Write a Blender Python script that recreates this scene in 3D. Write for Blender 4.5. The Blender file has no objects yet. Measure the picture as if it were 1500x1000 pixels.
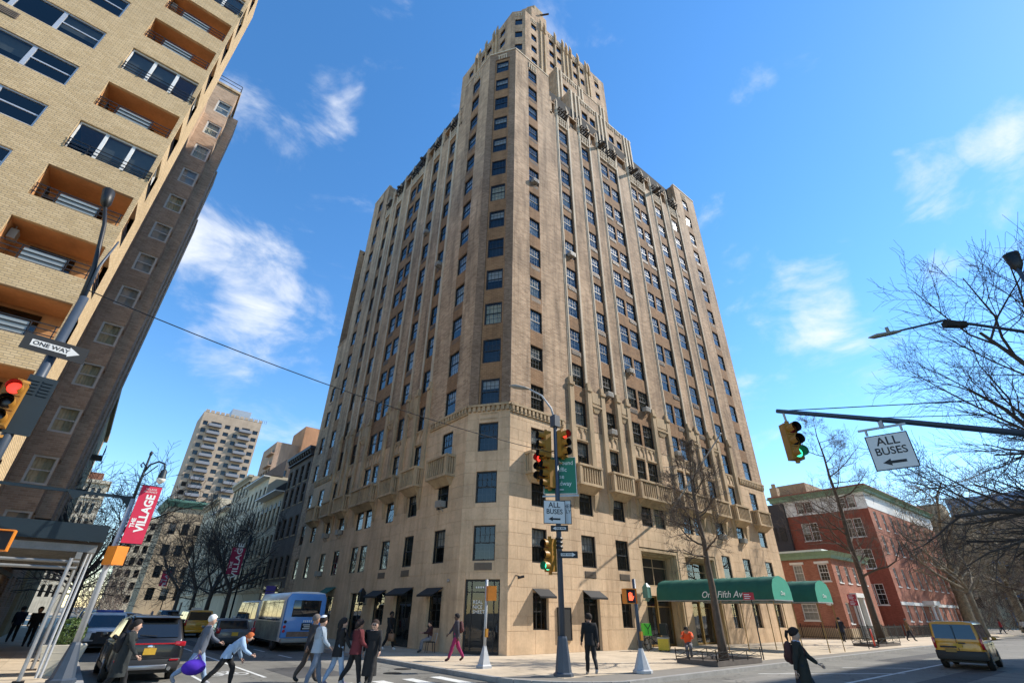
import bpy, bmesh, math, random
from mathutils import Matrix, Vector
random.seed(7)
rad = math.radians
scene = bpy.context.scene
COL = scene.collection

# ------------------------------------------------------------ camera
cam_data = bpy.data.cameras.new('camera')
cam = bpy.data.objects.new('camera', cam_data)
COL.objects.link(cam)
cam_data.sensor_width = 36.0
cam_data.lens = 16.62
cam_data.clip_start = 0.1
cam_data.clip_end = 6000.0
_p, _r, _a = 0.51945, 0.01453, 0.88761
_F = Vector((math.cos(_a)*math.cos(_p), math.sin(_a)*math.cos(_p), math.sin(_p)))
_R0 = Vector((math.sin(_a), -math.cos(_a), 0))
_U0 = _R0.cross(_F)
_R = math.cos(_r)*_R0 + math.sin(_r)*_U0
_U = -math.sin(_r)*_R0 + math.cos(_r)*_U0
_m = Matrix.Identity(4)
for i in range(3):
    _m[i][0] = _R[i]; _m[i][1] = _U[i]; _m[i][2] = -_F[i]
_m[2][3] = 1.85
cam.matrix_world = _m
scene.camera = cam

# ------------------------------------------------------------ light
SUN_EL, SUN_AZ = rad(41.0), rad(-25.0)      # azimuth measured from +X
sun_dir = Vector((math.cos(SUN_EL)*math.cos(SUN_AZ), math.cos(SUN_EL)*math.sin(SUN_AZ), math.sin(SUN_EL)))
sd = bpy.data.lights.new('sun', 'SUN')
sd.energy = 4.3
sd.angle = rad(0.53)
sd.color = (1.0, 0.945, 0.86)
sun = bpy.data.objects.new('sun', sd)
COL.objects.link(sun)
sun.rotation_euler = sun_dir.to_track_quat('Z', 'Y').to_euler()
sun.location = (0, 0, 120)

world = bpy.data.worlds.new('World')
scene.world = world
world.use_nodes = True
wn = world.node_tree
wn.nodes.clear()
def wnode(t, **kw):
    n = wn.nodes.new(t)
    for k, v in kw.items():
        setattr(n, k, v)
    return n
wout = wnode('ShaderNodeOutputWorld')
bg = wnode('ShaderNodeBackground')
bg.inputs['Strength'].default_value = 0.15
sky = wnode('ShaderNodeTexSky')
sky.sky_type = 'NISHITA'
sky.sun_disc = False
sky.sun_elevation = SUN_EL
sky.sun_rotation = rad(115.0)
sky.altitude = 10.0
sky.air_density = 1.0
sky.dust_density = 0.04
sky.ozone_density = 1.6
tc = wnode('ShaderNodeTexCoord')
# clouds: a layer of noise over the whole sky, thicker around a few cloud banks
def vm(op, a, b=None):
    n = wnode('ShaderNodeVectorMath', operation=op)
    for i, v in enumerate((a, b)):
        if v is None: continue
        if isinstance(v, (tuple, list, Vector)): n.inputs[i].default_value = tuple(v)
        else: wn.links.new(v, n.inputs[i])
    return n
def wm(op, a, b=None, clamp=False):
    n = wnode('ShaderNodeMath', operation=op)
    n.use_clamp = clamp
    for i, v in enumerate((a, b)):
        if v is None: continue
        if isinstance(v, (int, float)): n.inputs[i].default_value = v
        else: wn.links.new(v, n.inputs[i])
    return n.outputs[0]
dirn = vm('NORMALIZE', tc.outputs['Generated']).outputs[0]
noi = wnode('ShaderNodeTexNoise')
noi.inputs['Scale'].default_value = 5.5
noi.inputs['Detail'].default_value = 10.0
noi.inputs['Roughness'].default_value = 0.60
noi.inputs['Distortion'].default_value = 0.35
mp = wnode('ShaderNodeMapping')
mp.inputs['Scale'].default_value = (1.0, 1.0, 2.1)
wn.links.new(dirn, mp.inputs['Vector'])
wn.links.new(mp.outputs[0], noi.inputs['Vector'])
CLOUDS = [((0.031,0.849,0.528),0.133,0.260),
  ((-0.046,0.836,0.547),0.075,0.160),
  ((0.110,0.865,0.489),0.088,0.160),
  ((0.080,0.616,0.783),0.066,0.140),
  ((0.110,0.573,0.812),0.037,0.080),
  ((0.824,0.226,0.520),0.127,0.220),
  ((0.870,0.164,0.464),0.081,0.200),
  ((0.886,0.022,0.463),0.069,0.190),
  ((0.817,-0.059,0.574),0.102,0.240),
  ((0.821,0.013,0.571),0.069,0.160),
  ((0.799,-0.109,0.591),0.057,0.220),
  ((0.812,0.103,0.574),0.037,0.170),
  ((0.619,0.124,0.775),0.046,0.170),
  ((0.676,0.259,0.690),0.037,0.120),
  ((-0.005,0.741,0.671),0.154,0.120),
  ((0.193,0.899,0.393),0.173,0.140),
  ((0.055,0.929,0.367),0.079,0.120),
  ((0.894,0.236,0.381),0.151,0.090),
  ((0.867,0.388,0.314),0.125,0.100),
  ((0.935,0.132,0.330),0.117,0.100),
  ((0.096,0.461,0.882),0.057,0.120),
  ((0.773,0.006,0.635),0.021,0.100)]
acc = None
for c, r_, amp in CLOUDS:
    d = vm('DISTANCE', dirn, Vector(c).normalized()).outputs['Value']
    q = wm('DIVIDE', d, r_)
    q = wm('SUBTRACT', 1.0, q, True)
    q = wm('POWER', q, 0.6)
    q = wm('MULTIPLY', q, amp)
    acc = q if acc is None else wm('ADD', acc, q)
cl = wm('ADD', noi.outputs['Fac'], acc)
ramp = wnode('ShaderNodeMapRange')
ramp.interpolation_type = 'SMOOTHSTEP'
ramp.inputs['From Min'].default_value = 0.585
ramp.inputs['From Max'].default_value = 1.0
wn.links.new(cl, ramp.inputs['Value'])
hsv = wnode('ShaderNodeHueSaturation')
hsv.inputs['Saturation'].default_value = 1.28
hsv.inputs['Value'].default_value = 1.16
wn.links.new(sky.outputs[0], hsv.inputs['Color'])
mix = wnode('ShaderNodeMix', data_type='RGBA')
wn.links.new(ramp.outputs[0], mix.inputs['Factor'])
wn.links.new(hsv.outputs[0], mix.inputs['A'])
mix.inputs['B'].default_value = (4.5, 4.65, 4.9, 1)
wn.links.new(mix.outputs['Result'], bg.inputs['Color'])
wn.links.new(bg.outputs[0], wout.inputs['Surface'])

scene.view_settings.view_transform = 'Standard'
scene.view_settings.look = 'None'
scene.view_settings.exposure = 0.68
scene.view_settings.gamma = 1.0
scene.view_settings.use_curve_mapping = False
scene.render.engine = 'CYCLES'
scene.cycles.max_bounces = 6
scene.cycles.transparent_max_bounces = 12
scene.cycles.diffuse_bounces = 4
scene.cycles.glossy_bounces = 3
scene.cycles.use_denoising = True

# ------------------------------------------------------------ materials
def nt(name):
    m = bpy.data.materials.new(name)
    m.use_nodes = True
    return m, m.node_tree, m.node_tree.nodes['Principled BSDF']
def _pos(t):
    g = t.nodes.new('ShaderNodeNewGeometry')
    return g.outputs['Position']
def _noise(t, vec, scale, detail=5.0, rough=0.6):
    n = t.nodes.new('ShaderNodeTexNoise')
    n.inputs['Scale'].default_value = scale
    n.inputs['Detail'].default_value = detail
    n.inputs['Roughness'].default_value = rough
    t.links.new(vec, n.inputs['Vector'])
    return n.outputs['Fac']
def _mr(t, v, a, b, c, d):
    n = t.nodes.new('ShaderNodeMapRange')
    n.inputs[1].default_value = a; n.inputs[2].default_value = b
    n.inputs[3].default_value = c; n.inputs[4].default_value = d
    t.links.new(v, n.inputs[0])
    return n.outputs[0]
def _mulcol(t, col, fac):
    n = t.nodes.new('ShaderNodeMix'); n.data_type = 'RGBA'; n.blend_type = 'MULTIPLY'
    n.inputs['Factor'].default_value = 1.0
    if isinstance(col, tuple): n.inputs['A'].default_value = col
    else: t.links.new(col, n.inputs['A'])
    t.links.new(fac, n.inputs['B'])
    return n.outputs['Result']
def _mixcol(t, fac, a, b):
    n = t.nodes.new('ShaderNodeMix'); n.data_type = 'RGBA'
    if isinstance(fac, float): n.inputs['Factor'].default_value = fac
    else: t.links.new(fac, n.inputs['Factor'])
    for k, v in (('A', a), ('B', b)):
        if isinstance(v, tuple): n.inputs[k].default_value = v
        else: t.links.new(v, n.inputs[k])
    return n.outputs['Result']
def c4(c): return (c[0], c[1], c[2], 1.0)
def pm(name, col, rough=0.8, var=0.18, scale=2.5, bump=0.0, bscale=30.0, metal=0.0, spec=0.5, obj=False, coat=0.0):
    m, t, b = nt(name)
    if obj:
        v = t.nodes.new('ShaderNodeTexCoord').outputs['Object']
    else:
        v = _pos(t)
    if var > 0:
        n1 = _noise(t, v, scale)
        n2 = _noise(t, v, scale*7.3, 3.0)
        f = t.nodes.new('ShaderNodeMath'); f.operation = 'ADD'
        t.links.new(_mr(t, n1, 0.25, 0.75, -var, var), f.inputs[0])
        t.links.new(_mr(t, n2, 0.25, 0.75, 1-var*.5, 1+var*.5), f.inputs[1])
        t.links.new(_mulcol(t, c4(col), f.outputs[0]), b.inputs['Base Color'])
    else:
        b.inputs['Base Color'].default_value = c4(col)
    b.inputs['Roughness'].default_value = rough
    b.inputs['Metallic'].default_value = metal
    b.inputs['Specular IOR Level'].default_value = spec
    b.inputs['Coat Weight'].default_value = coat
    if bump > 0:
        bn = t.nodes.new('ShaderNodeBump')
        bn.inputs['Strength'].default_value = bump
        bn.inputs['Distance'].default_value = 0.02
        t.links.new(_noise(t, v, bscale, 4.0), bn.inputs['Height'])
        t.links.new(bn.outputs[0], b.inputs['Normal'])
    return m
def brick_mat(name, c1, c2, mortar, bw=0.22, bh=0.075, msize=0.008, var=0.2, stain=0.3, scale=0.35, bump=0.5, streak=True):
    """running-bond brick on axis-aligned or chamfered walls (u = x - y, v = z)"""
    m, t, b = nt(name)
    p = _pos(t)
    sx = t.nodes.new('ShaderNodeSeparateXYZ'); t.links.new(p, sx.inputs[0])
    su = t.nodes.new('ShaderNodeMath'); su.operation = 'SUBTRACT'
    t.links.new(sx.outputs[0], su.inputs[0]); t.links.new(sx.outputs[1], su.inputs[1])
    cx = t.nodes.new('ShaderNodeCombineXYZ')
    t.links.new(su.outputs[0], cx.inputs[0]); t.links.new(sx.outputs[2], cx.inputs[1])
    br = t.nodes.new('ShaderNodeTexBrick')
    br.inputs['Color1'].default_value = c4(c1); br.inputs['Color2'].default_value = c4(c2)
    br.inputs['Mortar'].default_value = c4(mortar)
    br.inputs['Scale'].default_value = 1.0
    br.inputs['Brick Width'].default_value = bw; br.inputs['Row Height'].default_value = bh
    br.inputs['Mortar Size'].default_value = msize
    br.inputs['Mortar Smooth'].default_value = 0.2
    br.inputs['Bias'].default_value = 0.0
    t.links.new(cx.outputs[0], br.inputs['Vector'])
    n1 = _noise(t, p, scale)
    mp_ = t.nodes.new('ShaderNodeMapping')
    mp_.inputs['Scale'].default_value = (1.0, 1.0, 0.10) if streak else (1, 1, 1)
    t.links.new(p, mp_.inputs[0])
    n2 = _noise(t, mp_.outputs[0], 1.3, 6.0, 0.65)
    f = t.nodes.new('ShaderNodeMath'); f.operation = 'MULTIPLY'
    t.links.new(_mr(t, n1, 0.3, 0.7, 1-var, 1+var*.6), f.inputs[0])
    t.links.new(_mr(t, n2, 0.45, 0.75, 1.0, 1-stain), f.inputs[1])
    t.links.new(_mulcol(t, br.outputs['Color'], f.outputs[0]), b.inputs['Base Color'])
    b.inputs['Roughness'].default_value = 0.88
    b.inputs['Specular IOR Level'].default_value = 0.25
    bn = t.nodes.new('ShaderNodeBump')
    bn.inputs['Strength'].default_value = bump; bn.inputs['Distance'].default_value = 0.012
    inv = t.nodes.new('ShaderNodeMath'); inv.operation = 'SUBTRACT'; inv.inputs[0].default_value = 1.0
    t.links.new(br.outputs['Fac'], inv.inputs[1])
    t.links.new(inv.outputs[0], bn.inputs['Height']); t.links.new(bn.outputs[0], b.inputs['Normal'])
    return m
def stone_mat(name, col, dark, var=0.14, stain=0.45, grain=0.25):
    m, t, b = nt(name)
    p = _pos(t)
    n1 = _noise(t, p, 0.55)
    mp_ = t.nodes.new('ShaderNodeMapping'); mp_.inputs['Scale'].default_value = (1.2, 1.2, 0.09)
    t.links.new(p, mp_.inputs[0])
    n2 = _noise(t, mp_.outputs[0], 1.6, 7.0, 0.7)
    n3 = _noise(t, p, 9.0, 4.0)
    base = _mixcol(t, _mr(t, n2, 0.48, 0.78, 0.0, stain), c4(col), c4(dark))
    f = t.nodes.new('ShaderNodeMath'); f.operation = 'MULTIPLY'
    t.links.new(_mr(t, n1, 0.3, 0.7, 1-var, 1+var), f.inputs[0])
    t.links.new(_mr(t, n3, 0.3, 0.7, 1-var*.4, 1+var*.4), f.inputs[1])
    oi = t.nodes.new('ShaderNodeObjectInfo')
    f2 = t.nodes.new('ShaderNodeMath'); f2.operation = 'MULTIPLY'
    t.links.new(f.outputs[0], f2.inputs[0]); t.links.new(_mr(t, oi.outputs['Random'], 0, 1, 0.95, 1.05), f2.inputs[1])
    t.links.new(_mulcol(t, base, f2.outputs[0]), b.inputs['Base Color'])
    b.inputs['Roughness'].default_value = 0.85; b.inputs['Specular IOR Level'].default_value = 0.3
    bn = t.nodes.new('ShaderNodeBump'); bn.inputs['Strength'].default_value = grain; bn.inputs['Distance'].default_value = 0.01
    t.links.new(_noise(t, p, 26.0, 5.0), bn.inputs['Height']); t.links.new(bn.outputs[0], b.inputs['Normal'])
    return m
def glass_mat(name, tint=(0.72, 0.77, 0.80), refl=0.06, rough=0.015):
    """thin window glass: mostly clear, mirror-like at grazing angles, slightly wavy"""
    m = bpy.data.materials.new(name); m.use_nodes = True
    t = m.node_tree; t.nodes.clear()
    o = t.nodes.new('ShaderNodeOutputMaterial')
    tr = t.nodes.new('ShaderNodeBsdfTransparent'); tr.inputs[0].default_value = c4(tint)
    gl = t.nodes.new('ShaderNodeBsdfGlossy'); gl.inputs['Roughness'].default_value = rough
    fr = t.nodes.new('ShaderNodeLayerWeight'); fr.inputs['Blend'].default_value = 0.5
    pw = t.nodes.new('ShaderNodeMath'); pw.operation = 'POWER'; pw.inputs[1].default_value = 3.5
    t.links.new(fr.outputs['Facing'], pw.inputs[0])
    ma = t.nodes.new('ShaderNodeMath'); ma.operation = 'MULTIPLY_ADD'; ma.use_clamp = True
    t.links.new(pw.outputs[0], ma.inputs[0]); ma.inputs[1].default_value = 0.85; ma.inputs[2].default_value = refl
    mx = t.nodes.new('ShaderNodeMixShader')
    t.links.new(ma.outputs[0], mx.inputs[0]); t.links.new(tr.outputs[0], mx.inputs[1]); t.links.new(gl.outputs[0], mx.inputs[2])
    p = _pos(t)
    bn = t.nodes.new('ShaderNodeBump'); bn.inputs['Strength'].default_value = 0.05; bn.inputs['Distance'].default_value = 0.02
    t.links.new(_noise(t, p, 1.7, 2.0), bn.inputs['Height'])
    t.links.new(bn.outputs[0], gl.inputs['Normal'])
    t.links.new(mx.outputs[0], o.inputs[0])
    return m
def emit_mat(name, col, strength):
    m, t, b = nt(name)
    b.inputs['Base Color'].default_value = c4(col)
    b.inputs['Emission Color'].default_value = c4(col)
    b.inputs['Emission Strength'].default_value = strength
    return m

# ------------------------------------------------------------ mesh building
class MB:
    def __init__(self, M=None):
        self.v = []; self.f = []; self.mi = []; self.M = M; self.cur = 0
    def add(self, vs, fs):
        n = len(self.v)
        if self.M is not None:
            vs = [self.M @ Vector(p) for p in vs]
        self.v += [tuple(p) for p in vs]
        for f in fs:
            self.f.append(tuple(i+n for i in f)); self.mi.append(self.cur)
        return self
    def box(self, x0, x1, y0, y1, z0, z1):
        return self.add([(x0,y0,z0),(x1,y0,z0),(x1,y1,z0),(x0,y1,z0),(x0,y0,z1),(x1,y0,z1),(x1,y1,z1),(x0,y1,z1)],
            [(0,3,2,1),(4,5,6,7),(0,1,5,4),(1,2,6,5),(2,3,7,6),(3,0,4,7)])
    def quad(self, a, b, c, d): return self.add([a,b,c,d], [(0,1,2,3)])
    def frustum(self, x0,x1,y0,y1,z0, X0,X1,Y0,Y1,z1):
        return self.add([(x0,y0,z0),(x1,y0,z0),(x1,y1,z0),(x0,y1,z0),(X0,Y0,z1),(X1,Y0,z1),(X1,Y1,z1),(X0,Y1,z1)],
            [(0,3,2,1),(4,5,6,7),(0,1,5,4),(1,2,6,5),(2,3,7,6),(3,0,4,7)])
    def bar(self, p, q, w, h=None, up=(0,0,1)):
        """rectangular bar from p to q"""
        h = w if h is None else h
        p = Vector(p); q = Vector(q); d = (q-p)
        if d.length < 1e-6: return self
        d.normalize(); u = Vector(up)
        if abs(d.dot(u)) > 0.98: u = Vector((1,0,0))
        s = d.cross(u).normalized()*(w/2); t = s.cross(d).normalized()*(h/2)
        return self.add([p-s-t,p+s-t,p+s+t,p-s+t,q-s-t,q+s-t,q+s+t,q-s+t],
            [(0,1,2,3),(7,6,5,4),(0,4,5,1),(1,5,6,2),(2,6,7,3),(3,7,4,0)])
    def tube(self, pts, rs, n=8, cap=True, flat=1.0):
        pts = [Vector(p) for p in pts]
        if not isinstance(rs, (list, tuple)): rs = [rs]*len(pts)
        d0 = (pts[1]-pts[0]).normalized()
        u = Vector((0,0,1)) if abs(d0.z) < 0.9 else Vector((1,0,0))
        s = d0.cross(u).normalized()
        vs = []
        for i, p in enumerate(pts):
            a = pts[max(i-1,0)]; b = pts[min(i+1,len(pts)-1)]
            d = (b-a)
            d = d.normalized() if d.length > 1e-9 else d0
            s = (s - d*s.dot(d))
            s = s.normalized() if s.length > 1e-6 else d.orthogonal().normalized()
            t = d.cross(s)
            for k in range(n):
                an = 2*math.pi*k/n
                vs.append(p + s*(math.cos(an)*rs[i]) + t*(math.sin(an)*rs[i]*flat))
        fs = []
        for i in range(len(pts)-1):
            for k in range(n):
                a = i*n+k; b = i*n+(k+1)%n
                fs.append((a, b, b+n, a+n))
        if cap:
            fs.append(tuple(range(n-1,-1,-1))); m = (len(pts)-1)*n
            fs.append(tuple(range(m, m+n)))
        return self.add(vs, fs)
    def cyl(self, p, q, r, r2=None, n=12): return self.tube([p,q], [r, r if r2 is None else r2], n)
    def lathe(self, prof, n=16, c=(0,0,0)):
        vs = []; fs = []
        for (r, z) in prof:
            for k in range(n):
                a = 2*math.pi*k/n
                vs.append((c[0]+r*math.cos(a), c[1]+r*math.sin(a), c[2]+z))
        for i in range(len(prof)-1):
            for k in range(n):
                a = i*n+k; b = i*n+(k+1)%n
                fs.append((a,b,b+n,a+n))
        fs.append(tuple(range(n-1,-1,-1))); m = (len(prof)-1)*n; fs.append(tuple(range(m,m+n)))
        return self.add(vs, fs)
    def prism(self, poly, axis, a, b):
        """poly: 2D points; extruded along axis ('x','y','z') from a to b"""
        def P(u, v, w):
            return (w,u,v) if axis=='x' else ((u,w,v) if axis=='y' else (u,v,w))
        n = len(poly)
        vs = [P(u,v,a) for u,v in poly] + [P(u,v,b) for u,v in poly]
        fs = [tuple(range(n-1,-1,-1)), tuple(range(n,2*n))]
        for i in range(n):
            j = (i+1)%n; fs.append((i,j,j+n,i+n))
        return self.add(vs, fs)
    def loft(self, rings, closed=True, caps=True):
        n = len(rings[0]); vs = [p for r in rings for p in r]; fs = []
        for i in range(len(rings)-1):
            for k in range(n if closed else n-1):
                a = i*n+k; b = i*n+(k+1)%n
                fs.append((a,b,b+n,a+n))
        if caps:
            fs.append(tuple(range(n-1,-1,-1))); m=(len(rings)-1)*n; fs.append(tuple(range(m,m+n)))
        return self.add(vs, fs)
    def ell(self, c, rx, ry, rz, n=10, m=6):
        vs=[(c[0],c[1],c[2]-rz)]; fs=[]
        for i in range(1,m):
            ph=-math.pi/2+math.pi*i/m
            for k in range(n):
                a=2*math.pi*k/n
                vs.append((c[0]+rx*math.cos(ph)*math.cos(a), c[1]+ry*math.cos(ph)*math.sin(a), c[2]+rz*math.sin(ph)))
        vs.append((c[0],c[1],c[2]+rz)); top=len(vs)-1
        for k in range(n):
            fs.append((0,1+(k+1)%n,1+k)); b=1+(m-2)*n
            fs.append((b+k,b+(k+1)%n,top))
        for i in range(m-2):
            for k in range(n):
                a=1+i*n+k; b=1+i*n+(k+1)%n
                fs.append((a,b,b+n,a+n))
        return self.add(vs,fs)
    def mesh(self, name, mats, smooth=False):
        me = bpy.data.meshes.new(name)
        me.from_pydata(self.v, [], self.f)
        if not isinstance(mats, (list, tuple)): mats = [mats]
        for m in mats: me.materials.append(m)
        if len(mats) > 1: me.polygons.foreach_set('material_index', self.mi)
        if smooth: me.polygons.foreach_set('use_smooth', [True]*len(me.polygons))
        me.update()
        return me
    def build(self, name, mats, parent=None, smooth=False, world=True, **props):
        return link(name, self.mesh(name, mats, smooth), parent, world=world, **props)

WMAT = {}
def link(name, data, parent=None, loc=None, rz=0.0, world=True, scale=None, **props):
    """new object; with world=True its coordinates are world ones even under a parent"""
    o = bpy.data.objects.new(name, data)
    COL.objects.link(o)
    m = Matrix.Identity(4)
    if loc is not None or rz:
        m = Matrix.Translation(Vector(loc or (0,0,0))) @ Matrix.Rotation(rz, 4, 'Z')
        o.location = Vector(loc or (0,0,0)); o.rotation_euler = (0,0,rz)
    if scale is not None:
        o.scale = scale; m = m @ Matrix.Diagonal((scale[0],scale[1],scale[2],1))
    if parent is not None:
        o.parent = parent
        pw = WMAT.get(parent.name, Matrix.Identity(4))
        if world:
            o.matrix_parent_inverse = pw.inverted()
            WMAT[o.name] = m
        else:
            WMAT[o.name] = pw @ m
    else:
        WMAT[o.name] = m
    for k, v in props.items():
        if v is not None: o[k] = v
    return o
def thing(name, label, cat, loc=(0,0,0), rz=0.0, group=None):
    o = link(name, None, None, loc, rz)
    o['label'] = label; o['category'] = cat
    o.empty_display_size = 0.3
    if group: o['group'] = group
    return o
def struct(o): o['kind'] = 'structure'; return o
def text(body, size, mat, parent, M, name='lettering', ext=0.004, shear=0.0, align='CENTER', xs=1.0, bold=0.0):
    """flat lettering; M: 4x4 with x = reading direction, y = up, z = towards the reader"""
    cu = bpy.data.curves.new(name, 'FONT')
    cu.body = body; cu.size = size; cu.align_x = align; cu.align_y = 'CENTER'
    cu.extrude = ext; cu.shear = shear; cu.offset = bold; cu.resolution_u = 3
    tmp = bpy.data.objects.new(name, cu)
    me = bpy.data.meshes.new_from_object(tmp)
    bpy.data.objects.remove(tmp); bpy.data.curves.remove(cu)
    me.materials.clear(); me.materials.append(mat)
    o = bpy.data.objects.new(name, me)
    COL.objects.link(o)
    if xs != 1.0: M = M @ Matrix.Diagonal((xs,1,1,1))
    o.matrix_world = M
    if parent is not None:
        pw = WMAT.get(parent.name, Matrix.Identity(4))
        o.parent = parent; o.matrix_parent_inverse = pw.inverted(); o.matrix_basis = M
    WMAT[o.name] = M
    return o
def textframe(loc, right, up=(0,0,1)):
    r = Vector(right).normalized(); u = Vector(up).normalized(); n = r.cross(u)
    m = Matrix.Identity(4)
    for i in range(3):
        m[i][0]=r[i]; m[i][1]=u[i]; m[i][2]=n[i]; m[i][3]=loc[i]
    return m
def frame(o, t, n):
    """matrix mapping (u, outward w, z) of a facade into the world"""
    m = Matrix.Identity(4)
    for i in range(3):
        m[i][0] = t[i]; m[i][1] = n[i]; m[i][3] = o[i]
    return m
def wall(mb, u0, u1, z0, z1, holes, w=0.0, depth=0.25):
    """wall sheet in facade coordinates with real openings and reveals"""
    us = sorted({u0,u1}|{min(max(h[i],u0),u1) for h in holes for i in (0,1)})
    zs = sorted({z0,z1}|{min(max(h[i],z0),z1) for h in holes for i in (2,3)})
    vid = {}; vs = []; fs = []
    def V(i, j):
        if (i,j) not in vid: vid[(i,j)] = len(vs); vs.append((us[i], w, zs[j]))
        return vid[(i,j)]
    for j in range(len(zs)-1):
        zc = (zs[j]+zs[j+1])/2
        hh = [h for h in holes if h[2] < zc < h[3]]
        i = 0
        while i < len(us)-1:
            uc = (us[i]+us[i+1])/2
            if any(h[0] < uc < h[1] for h in hh): i += 1; continue
            fs.append((V(i,j), V(i+1,j), V(i+1,j+1), V(i,j+1))); i += 1
    mb.add(vs, fs)
    for (a,b,c,d) in [h[:4] for h in holes]:
        q = w-depth
        mb.quad((a,w,c),(a,q,c),(a,q,d),(a,w,d)); mb.quad((b,q,c),(b,w,c),(b,w,d),(b,q,d))
        mb.quad((a,q,d),(b,q,d),(b,w,d),(a,w,d)); mb.quad((a,w,c),(b,w,c),(b,q,c),(a,q,c))
def cut_cells(u0, u1, z0, z1, holes, bw, bh, gap=0.012, jitter=0.0):
    """rectangles of a coursed stone facing around the openings"""
    out = []; z = z0; row = 0
    while z < z1-0.05:
        zt = min(z+bh, z1)
        u = u0 - (bw/2 if row % 2 else 0)
        while u < u1-0.02:
            a, b = max(u,u0), min(u+bw,u1)
            segs = [(a,b,z,zt)]
            for h in holes:
                ns = []
                for s in segs:
                    if h[1] <= s[0] or h[0] >= s[1] or h[3] <= s[2] or h[2] >= s[3]: ns.append(s); continue
                    if h[0] > s[0]: ns.append((s[0],h[0],s[2],s[3]))
                    if h[1] < s[1]: ns.append((h[1],s[1],s[2],s[3]))
                    la, lb = max(s[0],h[0]), min(s[1],h[1])
                    if h[2] > s[2]: ns.append((la,lb,s[2],h[2]))
                    if h[3] < s[3]: ns.append((la,lb,h[3],s[3]))
                segs = ns
            out += [(s[0]+gap/2,s[1]-gap/2,s[2]+gap/2,s[3]-gap/2) for s in segs if s[1]-s[0] > 0.06 and s[3]-s[2] > 0.05]
            u += bw
        z = zt; row += 1
    return out
def sash_mesh(w, h, cols=4, rows=2, mats=None, fr=0.075, mun=0.026, dbl=True):
    """double-hung window frame with glazing bars, centred in x, base at z=0, front at y=0"""
    mb = MB()
    mb.box(-w/2, -w/2+fr, -0.10, 0, 0, h); mb.box(w/2-fr, w/2, -0.10, 0, 0, h)
    mb.box(-w/2+fr, w/2-fr, -0.10, 0, 0, fr); mb.box(-w/2+fr, w/2-fr, -0.10, 0, h-fr, h)
    halves = [(fr, h/2), (h/2, h-fr)] if dbl else [(fr, h-fr)]
    if dbl: mb.box(-w/2+fr, w/2-fr, -0.085, -0.012, h/2-0.03, h/2+0.03)
    for k, (a, b) in enumerate(halves):
        y = -0.06 if k == 0 else -0.035
        for c in range(1, cols):
            x = -w/2+fr+(w-2*fr)*c/cols
            mb.box(x-mun/2, x+mun/2, y-0.02, y, a, b)
        for r in range(1, rows):
            z = a+(b-a)*r/rows
            mb.box(-w/2+fr, w/2-fr, y-0.018, y-0.002, z-mun/2, z+mun/2)
    return mb
def place(name, me, parent, loc, rz, **props): return link(name, me, parent, loc, rz, True, **props)
def mat3(loc, rz): return Matrix.Translation(Vector(loc)) @ Matrix.Rotation(rz, 4, 'Z')

# ------------------------------------------------------------ shared materials
def asphalt_mat(name, col):
    m, t, b = nt(name)
    p = _pos(t)
    n1 = _noise(t, p, 0.22, 6.0); n2 = _noise(t, p, 3.0, 5.0); n3 = _noise(t, p, 60.0, 3.0)
    mp_ = t.nodes.new('ShaderNodeMapping'); mp_.inputs['Scale'].default_value = (1.0, 0.12, 1.0); t.links.new(p, mp_.inputs[0])
    n4 = _noise(t, mp_.outputs[0], 0.9, 5.0)
    f = None
    for v in (_mr(t, n1, .3, .7, .78, 1.2), _mr(t, n2, .3, .7, .9, 1.1), _mr(t, n3, .3, .7, .82, 1.18), _mr(t, n4, .5, .75, 1.0, .72)):
        if f is None: f = v; continue
        q = t.nodes.new('ShaderNodeMath'); q.operation = 'MULTIPLY'; t.links.new(f, q.inputs[0]); t.links.new(v, q.inputs[1]); f = q.outputs[0]
    vo = t.nodes.new('ShaderNodeTexVoronoi'); vo.feature = 'DISTANCE_TO_EDGE'; vo.inputs['Scale'].default_value = 0.33
    ds = t.nodes.new('ShaderNodeVectorMath'); ds.operation = 'ADD'
    nn = t.nodes.new('ShaderNodeTexNoise'); nn.inputs['Scale'].default_value = 1.5; t.links.new(p, nn.inputs['Vector'])
    t.links.new(p, ds.inputs[0]); t.links.new(nn.outputs['Color'], ds.inputs[1]); t.links.new(ds.outputs[0], vo.inputs['Vector'])
    cr = _mr(t, vo.outputs['Distance'], 0.0, 0.012, 0.45, 1.0)
    q = t.nodes.new('ShaderNodeMath'); q.operation = 'MULTIPLY'; t.links.new(f, q.inputs[0]); t.links.new(cr, q.inputs[1])
    t.links.new(_mulcol(t, c4(col), q.outputs[0]), b.inputs['Base Color'])
    b.inputs['Roughness'].default_value = 0.88; b.inputs['Specular IOR Level'].default_value = 0.3
    bn = t.nodes.new('ShaderNodeBump'); bn.inputs['Strength'].default_value = 0.5; bn.inputs['Distance'].default_value = 0.01
    t.links.new(n3, bn.inputs['Height']); t.links.new(bn.outputs[0], b.inputs['Normal'])
    return m
M_ASPH = asphalt_mat('asphalt', (0.185, 0.175, 0.150)); M_PATCH = asphalt_mat('patched_asphalt', (0.085, 0.082, 0.078)); M_PATCH2 = asphalt_mat('pale_patched_asphalt', (0.24, 0.225, 0.195))
M_PAINT = pm('road_paint', (0.62, 0.62, 0.58), 0.7, 0.25, 6.0)
M_CONC = stone_mat('sidewalk_concrete', (0.52, 0.425, 0.305), (0.30, 0.24, 0.17), 0.18, 0.55, 0.3)
M_JOINT = pm('joint_mortar', (0.20, 0.18, 0.15), 0.95, 0.1)
M_KERB = pm('kerb_granite', (0.30, 0.29, 0.27), 0.8, 0.2, 3.0, 0.3)
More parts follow.
